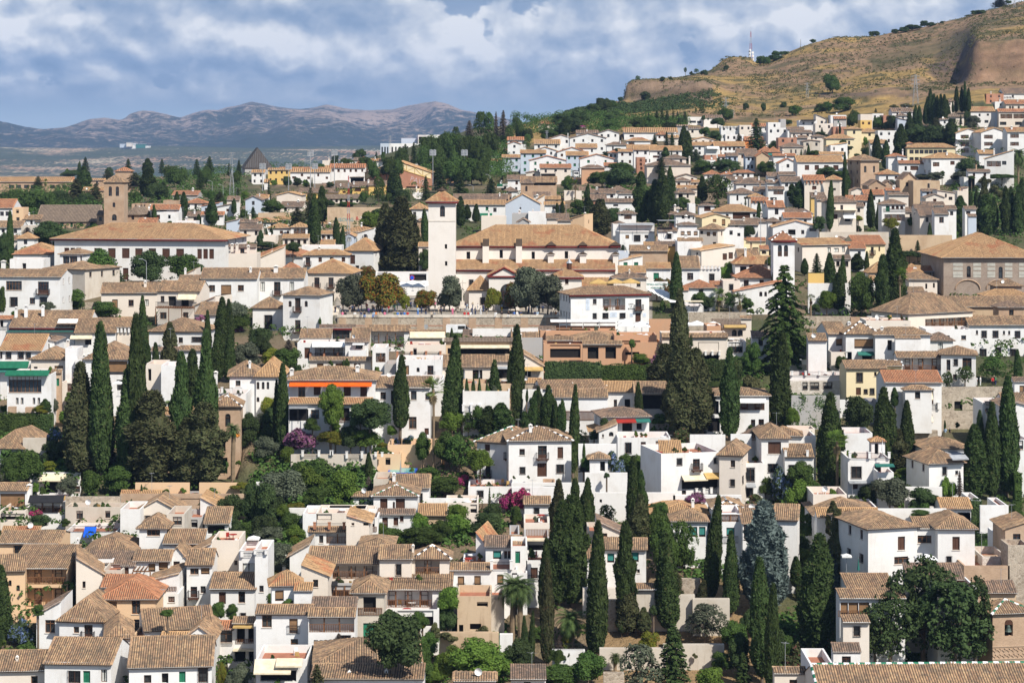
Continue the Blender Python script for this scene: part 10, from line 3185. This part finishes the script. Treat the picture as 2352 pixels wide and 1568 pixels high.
def scatter_scrub():
 def mass(name,pts,leaf,hgt,seed,nleaf):
  r=np.random.RandomState(seed);Ps,Ns,S=[],[],[]
  for(x,y,z,s)in pts:
   k=max(5,int(nleaf*s));d=r.randn(k,3);d[:,2]=np.abs(d[:,2]);d/=np.linalg.norm(d,axis=1,keepdims=True)
   Ps.append(NA([x,y,z])+d*NA([s,s,s*hgt]));Ns.append(d)
  V,Fq=leaf_quads(np.concatenate(Ps),np.concatenate(Ns),leaf,r,1.3,.5,up=.3);return V,Fq
 r=np.random.RandomState(5);pts=[]
 while len(pts)<7000:
  px=r.uniform(1330,2420);D=r.uniform(1000,1335);row=rowat(NA([px]),NA([D]))[0]
  X=(px-CX)/F*D;Z=-(row-YH)/F*D
  if px>2236 and 95<row<190 and r.rand()<.93:continue
  if vnoise(NA([X/30]),NA([D/30]))[0]<r.uniform(-.9,.35):continue
  pts.append((X,D,Z-.1,r.uniform(.35,1.1)*(1.6 if row<60 or(r.rand()<.1)else 1)))
 V,Fq=mass('scrub',pts,.62,.8,3,11);o=put('hillside_scrub',np_mesh('hillside_scrub',V,Fq,[LEAF['sc']]));tag(o,'scattered dry scrub covering the golden hillside','scrub',kind='stuff')
 pts=[]
 for _ in range(1500):
  px=min(r.uniform(1300,1690),r.uniform(1400,1760));D=r.uniform(1035,1112 if px>1440 else 1130);row=rowat(NA([px]),NA([D]))[0];pts.append(((px-CX)/F*D,D,-(row-YH)/F*D,r.uniform(.8,1.8)))
 V,Fq=mass('thicket',pts,.7,.9,4,12);o=put('thicket',np_mesh('thicket',V,Fq,[LEAF['dk']]));tag(o,'green thicket at the foot of the cliff','thicket',kind='stuff')
 pts=[]
 for c,q,x0,x1,y0,y1,n,s0 in((0,1,0,950,130,420,190,2.6),(0,1,1180,2250,60,330,170,2.4),(0,0,1500,2350,1540,1640,60,3),(1,0,1500,2330,1290,1640,330,2.8),(1,0,60,1100,1500,1600,40,2.4),(2,0,0,1000,1060,1230,260,2.6),(2,0,800,1600,1080,1190,150,2.4),(1,2,0,560,620,1500,130,1.6),(1,2,350,1080,1150,1560,150,1.5),(1,2,480,1200,760,1000,60,1.1),
  (0,2,0,700,880,1250,70,1.3),(0,2,600,2000,850,1270,130,1.7),(2,3,1500,2350,150,620,90,1.4),(3,3,0,700,950,1500,110,1.4),(3,3,800,1950,1250,1420,60,1.4),(3,2,100,440,1180,1500,50,1.2),(3,2,850,1600,1250,1520,70,1.2),(3,1,1700,2350,60,620,150,2.0),(3,1,700,1400,1000,1330,60,1.6),(1,3,0,420,60,420,70,1.2),(1,3,1150,2250,120,300,90,1.1),(2,2,1250,2300,180,420,110,1.1),(2,1,650,1450,150,480,120,1.8),(3,0,1280,1900,1150,1330,90,2.2),(0,3,2000,2350,0,350,60,1.2),(1,3,1550,2350,1000,1560,110,1.1)):
  for _ in range(n):
   x,y=588*c+r.uniform(x0,x1)/4,392.15*q+r.uniform(y0,y1)/4;D=dist(x,y);P_=pt(x,y,D);pts.append((P_.x,P_.y,P_.z-.3,s0*r.uniform(.6,1.2)))
 V,Fq=mass('wood',pts,.5,1.25,9,34);o=put('woodland',np_mesh('woodland',V,Fq,[LEAF['br']]));tag(o,'dark green thickets of bushes and low trees in the gardens, parks and slopes','woodland',kind='stuff')
 pts=[]
 for _ in range(9000):
  px=r.uniform(-60,2420);D=236+560*r.rand()**1.2;X=(px-CX)/F*D
  if 765<px<1330 and 436<D<503:continue
  if D<285 and 1370<px<1770:continue
  if vnoise(NA([X/16]),NA([D/16]))[0]<-.35:continue
  pts.append((X,D,gz(X,D)-.2,r.uniform(.5,1.3)))
 V,Fq=mass('undergrowth',pts,.42,.9,6,26);o=put('undergrowth',np_mesh('undergrowth',V,Fq,[LEAF['br']]));tag(o,'low green undergrowth between the houses and terraces','undergrowth',kind='stuff')

# labels for everything that has none yet
LM=[('church bell tower',1015,560),('radio mast',1725,110),('lone pine on the bare hill',1910,192),('brick belfry at left',265,450),('long white monastery',330,590),('big red sports hall',935,410),('crowded lookout square',1000,715),('white restaurant house by the lookout',1405,700),
      ('white minaret',1800,590),('great church hall at right edge',2270,640),('octagonal brick tower',2000,400),('yellow school at upper right',2140,350),('orange awnings',758,880),('blue pool',920,1080),('tall fan palm in the middle',995,900),('terracotta pavilion',1380,800),
      ('giant ragged cypress in the centre',1570,820),('square white house with balcony',1245,1050),('red roof terrace house',1585,1080),('pale yellow house at right',2005,870),('fan palm at right',1922,1020),('right-hand trio of cypresses',2290,1020),('great cypress grove at left',370,960),
      ('green canopied house',68,890),('blue hanging sheet',208,1218),('peach house with red-trimmed roof',290,1400),('tamarisk dome at bottom',905,1470),('great date palm',1178,1390),('teal-blind house',1440,1270),('blue spruce',1760,1280),('big white villa',2110,1250),('bottom right bell tower',2320,1460),
      ('checkered pavilion roof',985,1270),('white office block',925,340),('cliff edge',1440,210),('gabled village houses',1260,350),('magenta bougainvillea',1190,1145),('stepped balcony blocks',2260,320),('mansion with tall chimney',1535,380),('white villa with long porch',2060,490),('tan brick block at left',120,425)]
ORD=['nearest','2nd nearest','3rd nearest','4th nearest','5th nearest','6th nearest','7th nearest','8th nearest','9th nearest']+[f'{i}th nearest' for i in range(10,60)]
def finish_labels():
 byk={}
 for t in THINGS:
  o,px,py,cat,desc,lab=t
  if lab:o['label']=' '.join(lab.split()[:16]);continue
  best=min(LM,key=lambda m:hypot(px-m[1],(py-m[2])*1.3));dx,dy=px-best[1],py-best[2]
  if abs(dy)<abs(dx)*.45:d='left of' if dx<0 else 'right of'
  elif abs(dx)<abs(dy)*.45:d='above' if dy<0 else 'below'
  else:d=('above' if dy<0 else 'below')+(' left of' if dx<0 else ' right of')
  byk.setdefault((cat,desc if cat not in('person',)else desc,best[0],d),[]).append((hypot(dx,dy),t))
 for(cat,desc,lm,d),L in byk.items():
  L.sort(key=lambda q:q[0])
  for i,(_,t)in enumerate(L):
   pos=f'{d} the {lm}' if len(L)==1 else f'{ORD[min(i, 50)]} one {d} the {lm}'
   s=f'{desc}, {pos}'.replace('-storey',' storey').split()
   if len(s)>16:s=s[:len(s)];s=[w for w in s if w not in('the','of','with','one')]if len(s)>16 else s
   if len(s)>16:s=(desc.split()[:max(2,16-len(pos.split()))]+pos.split())[:16]
   t[0]['label']=' '.join(s)
# assemble
_rowat0=rowat;HR={};KIDS={}
def build_all():
 global rowat
 def fitted(PX,DD):
  row=_rowat0(PX,DD)
  return fit_ground(PX,DD,row)if PX.ndim==2 else row
 g=globals();g['rowat']=fitted;build_ground();g['rowat']=_rowat0
 build_mountains()
 build_church();church_bottom_right();build_lookout()
 for i,h in enumerate(HS):
  try:f=house(*h);HR[i]=f.rt
  except Exception as e:print('HOUSE FAIL',h[:9],h[11],repr(e));continue
  if h[11]:HF[h[11]]=f
 build_protos()
 for k,x,yt,yb,w,lab,dd in TS:
  if k=='hd':hedge(x,yt,yb,w,lab,dd)
  else:tree(k,x,yt,yb,w,lab,dd)
 build_signs();build_van();build_pool();build_people()
 T1=lambda x,y:(588+x/4,392.15+y/4);T2=lambda x,y:(1176+x/4,392.15+y/4)
 for x,y,w,d in((1440,1003,150,486),(1545,1005,110,488),(1385,1030,130,478),(1490,1030,150,478),(1570,1035,90,478),(1340,1018,90,484)):parasol(*T1(x,y),w/4,d)
 for x,y,w,d in((1040,1358,140,416),(1050,1385,160,408),(1190,1378,150,412),(1195,1395,145,406),(1310,1368,150,414),(1420,1370,110,414),(1610,1385,120,410),(1700,1375,160,412),(1850,1382,130,410)):parasol(*T2(x,y),w/4,d)
 for x,y in((795,992),(948,990),(1090,988)):parasol(*T2(x,y),42,437,'y')
 for(c,r,x,y,w,d,col,fo)in((0,2,1085,360,90,351,'w',False),(0,2,1520,1410,20,316,'w',True),(1,2,1913,250,20,376,'a',True),(1,2,2050,250,20,376,'a',True),(1,2,1328,1095,25,331,'a',True),(3,2,1052,900,40,311,'w',True),(0,3,2330,210,110,288,'w',False),(3,3,1450,378,190,263,'w',False),(3,3,720,375,90,268,'w',False),(3,3,830,402,35,262,'t',True)):
  parasol(588*c+x/4,392.15*r+y/4,w/4,d,col,2.6,fo)
 for i in range(4):
  xa,xb=1176+(355+i*150)/4,1176+(500+i*150)/4;A,B_=pt(xa,740.5,406),pt(xb,740.5,406);mb=MB();mb.box(0,0,0,B_.x-A.x,3.6,.06);mb.box(0,.05,-2.6,.08,.13,-.003,1);mb.box(0,-.06,-.12,B_.x-A.x,-.003,.07,1);mb.box(0,.3,-2.6,B_.x-A.x,.4,-.7,1);o=put('canvas_canopy',mb.mesh('canvas_canopy',[MW,M_WOOD]),None,A);o.rotation_euler=(R(4),0,0);reg(o,(xa+xb)/2,742,'canopy','flat white canvas canopy panel',None,'white canopy panels of the terrace restaurant')
 A=pt(1487,664,455);mb=MB()
 for i in range(6):mb.quad((i*.75,-i*1.3,-i*.35),(i*.75+3.3,-i*1.3,-i*.35),(i*.75+4.0,-i*1.3-1.4,-i*.35-.5),(i*.75+.6,-i*1.3-1.4,-i*.35-.5))
 o=put('cafe_awning',mb.mesh('cafe_awning',[MW]),None,A);reg(o,1505,675,'awning','awning','rows of white awnings over the cafe street beside the tall cypress')
 lattice(1724.5,73,155,8.5,1318,'radio_mast','tall red and white radio mast with dishes on the hilltop',True,0,'dishes')
 lattice(1667,224,285,11,985,'electricity_pylon','electricity pylon, larger of two beside the white farmhouse',None,3)
 lattice(1683,252,285,7,990,'electricity_pylon','electricity pylon, smaller of two beside the white farmhouse',None,3)
 lattice(1764+1356/4,172,243,14,960,'electricity_pylon','electricity pylon in front of the bare hillside left of the hilltop cypresses',None,3)
 lattice(1764+2265/4,0,34,9,1290,'electricity_pylon','electricity pylon on the skyline at the top right corner',None,2)
 lattice(1764+360/4,190,240,9,1090,'electricity_pylon','faint electricity pylon on the golden slope',None,3)
 lattice(588+1232/4,311,362,7,1040,'electricity_pylon','electricity pylon in front of the white office block',None,3)
 lattice(2125/4,350,392,8,960,'electricity_pylon','electricity pylon left of the grey pyramid roof',None,3)
 lattice(2130/4,392,428,10,760,'lattice_mast','lattice mast among trees left of the yellow school',None,0)
 lattice(588+850/4,404,520,6.5,560,'lattice_mast','slender red and white lattice mast before the tan retaining wall',True,0)
 lattice(1176+320/4,300,325,6,900,'electricity_pylon','small electricity pylon below the cream villa',None,2)
 for x,yt,yb,D,k in((588+500/4,347,430,800,'flood'),(588+720/4,345,428,800,'flood'),(588+60/4,376,440,800,'flood'),(588+300/4,377,440,800,'flood'),(588+540/4,376,436,800,'flood'),(588+1625/4,345,430,780,'flood'),(588+1915/4,345,430,780,'flood'),(588+1832/4,377,405,800,'chim')):pole(x,yt,yb,D,k)
 for x,yt,yb,D,k in((588+2150/4,404,430,740,'lamp'),(588+1995/4,428,446,740,'lamp'),(2050/4,427,440,740,'lamp'),(1950/4,418,432,760,'lamp'),(588+2055/4,352,372,850,'lamp'),(588+1995/4,358,378,850,'lamp'),(1176+78/4,377,392,790,'lamp'),(1345/4,600,650,452,'lamp'),(1764+300/4,91,108,1290,'pole'),(1764+190/4,135,152,1240,'pole'),(1176+2205/4,245,268,1000,'pole'),(1176+2285/4,392.15+448/4,392.15+620/4,505,'lamp')):pole(x,yt,yb,D,k)
 # far farm on the olive hill
 for i,(x0,x1,y0,y1,m)in enumerate(((1160,1205,1310,1325,'C'),(1100,1165,1322,1335,'U'),(1110,1240,1333,1346,'W'),(1250,1330,1325,1338,'t'),(1250,1370,1340,1350,'W'),(1205,1250,1318,1332,'W'))):
  D=7560+i*15;A,B_=pt(x0/4,y1/4+2,D),pt(x1/4,y0/4,D);mb=MB();mb.box(0,0,-6,B_.x-A.x,40,B_.z-A.z);mb.box(-1,-1,B_.z-A.z,B_.x-A.x+1,41,B_.z-A.z+1.5,1)
  o=put('farm_building',mb.mesh('farm_building',[WALLS[m]if m in WALLS else CLOTH['t'],MG]),None,A);reg(o,(x0+x1)/8,(y0+y1)/8,'farm building','low farm building on the far olive hill',['beige shed, tallest of the far farm on the olive hill','bluish shed at the left end of the far farm','long white shed in the middle of the far farm','green-roofed shed at the right of the far farm','long low white shed at the right of the far farm','small white shed behind the middle of the far farm'][i])
 q=random.Random(8)
 for rt,w,dep,z,px,py in TERR:
  for k in range(q.randrange(3,8)):
   n=q.choice(('potted_plant','potted_plant','garden_chair','table','garden_chair'));x,y=q.uniform(.5,w-.5),q.uniform(.5,dep-.6);P_=rt.matrix_basis@Vector((x,y,z+.005));cl_=q.choice(('w','w','r','y'))
   def f():
    mb=MB()
    if n=='table':mb.tube((0,0,.7),(0,0,.76),.55,.55,12,0,True);mb.tube((0,0,0),(0,0,.7),.05,.05,5);mb.box(-.25,-.25,0,.25,.25,.04)
    else:mb.box(-.22,-.22,.42,.22,.22,.47);mb.box(-.22,.2,.47,.22,.24,.95);[mb.box(a-.02,b-.02,0,a+.02,b+.02,.42)for a in(-.2,.2)for b in(-.2,.2)]
    return mb.mesh(n,[CLOTH[cl_]])
   if n=='potted_plant':
    e=empty(n,P_,0);put('pot',cached(('pot',),lambda:(lambda m:(m.tube((0,0,0),(0,0,.4),.16,.24,8,0,True),m.mesh('pot',[M_BRICKP]))[1])(MB())),e);pr=PROTO['sh'][k%3];s=q.uniform(.25,.5);put('foliage',crown_mesh(pr,q.choice(('br','bl','ro','ol'))),e,(0,0,.3),0,(s,s,s*1.2));o=e;d='small plant in a clay pot'
   else:o=put(n,cached((n,cl_),f),None,P_,q.uniform(0,6));d={'w':'white','r':'red','y':'ochre'}[cl_]+' '+n.replace('_',' ')
   reg(o,px,py,n.replace('_',' '),d+' on a roof terrace',None,n.replace('_',' ')+'s on the terraces')
 scatter_scrub()
 # the air between: only with it do the far hills turn blue
 mb=MB();mb.box(-4200,-60,-420,4200,14500,620);hz=bpy.data.materials.new('haze');hz.use_nodes=True;t=NT(hz.node_tree);t.n.clear()
 v=t.new('ShaderNodeVolumePrincipled');v.inputs['Color'].default_value=(0.42,0.62,1.0,1);v.inputs['Density'].default_value=HAZE;v.inputs['Anisotropy'].default_value=0.0;o_=t.new('ShaderNodeOutputMaterial');t.link(v.outputs[0],o_.inputs['Volume'])
 o=put('haze',mb.mesh('haze',[hz]));tag(o,kind='stuff')
 finish_labels();join_small()
def join_small():
 L=[(hh,o)for hh,o in((h,HR.get(i))for i,h in enumerate(HS))if o is not None and o.name.split('.')[0]=='house']
 L.sort(key=lambda q:-((q[0][1]-q[0][0])*(q[0][4]-q[0][2])*(3 if q[0][11]else 1)/(1 if q[0][9].get('D')is None or float(q[0][9]['D'])<560 else 1.6)))
 for o in C.objects:
  if o.parent:KIDS.setdefault(o.parent.name,[]).append(o)
 rest=[o for _,o in L[300:]];ms=[]
 for r in rest:
  todo=[r]
  while todo:
   o=todo.pop();todo+=list(KIDS.get(o.name,()))
   if o.type=='MESH':ms.append(o)
 bpy.context.view_layer.update()
 big=bpy.data.objects.new('distant_houses',bpy.data.meshes.new('distant_houses'));C.objects.link(big)
 for o in ms:m=o.matrix_world.copy();o.parent=None;o.matrix_world=m
 with bpy.context.temp_override(active_object=big,object=big,selected_objects=[big]+ms,selected_editable_objects=[big]+ms):bpy.ops.object.join()
 for r in rest:bpy.data.objects.remove(r)
 tag(big,'smaller white and cream houses with tiled roofs packed through the hillside town','houses',kind='stuff')
HAZE=4.4e-5
build_all()
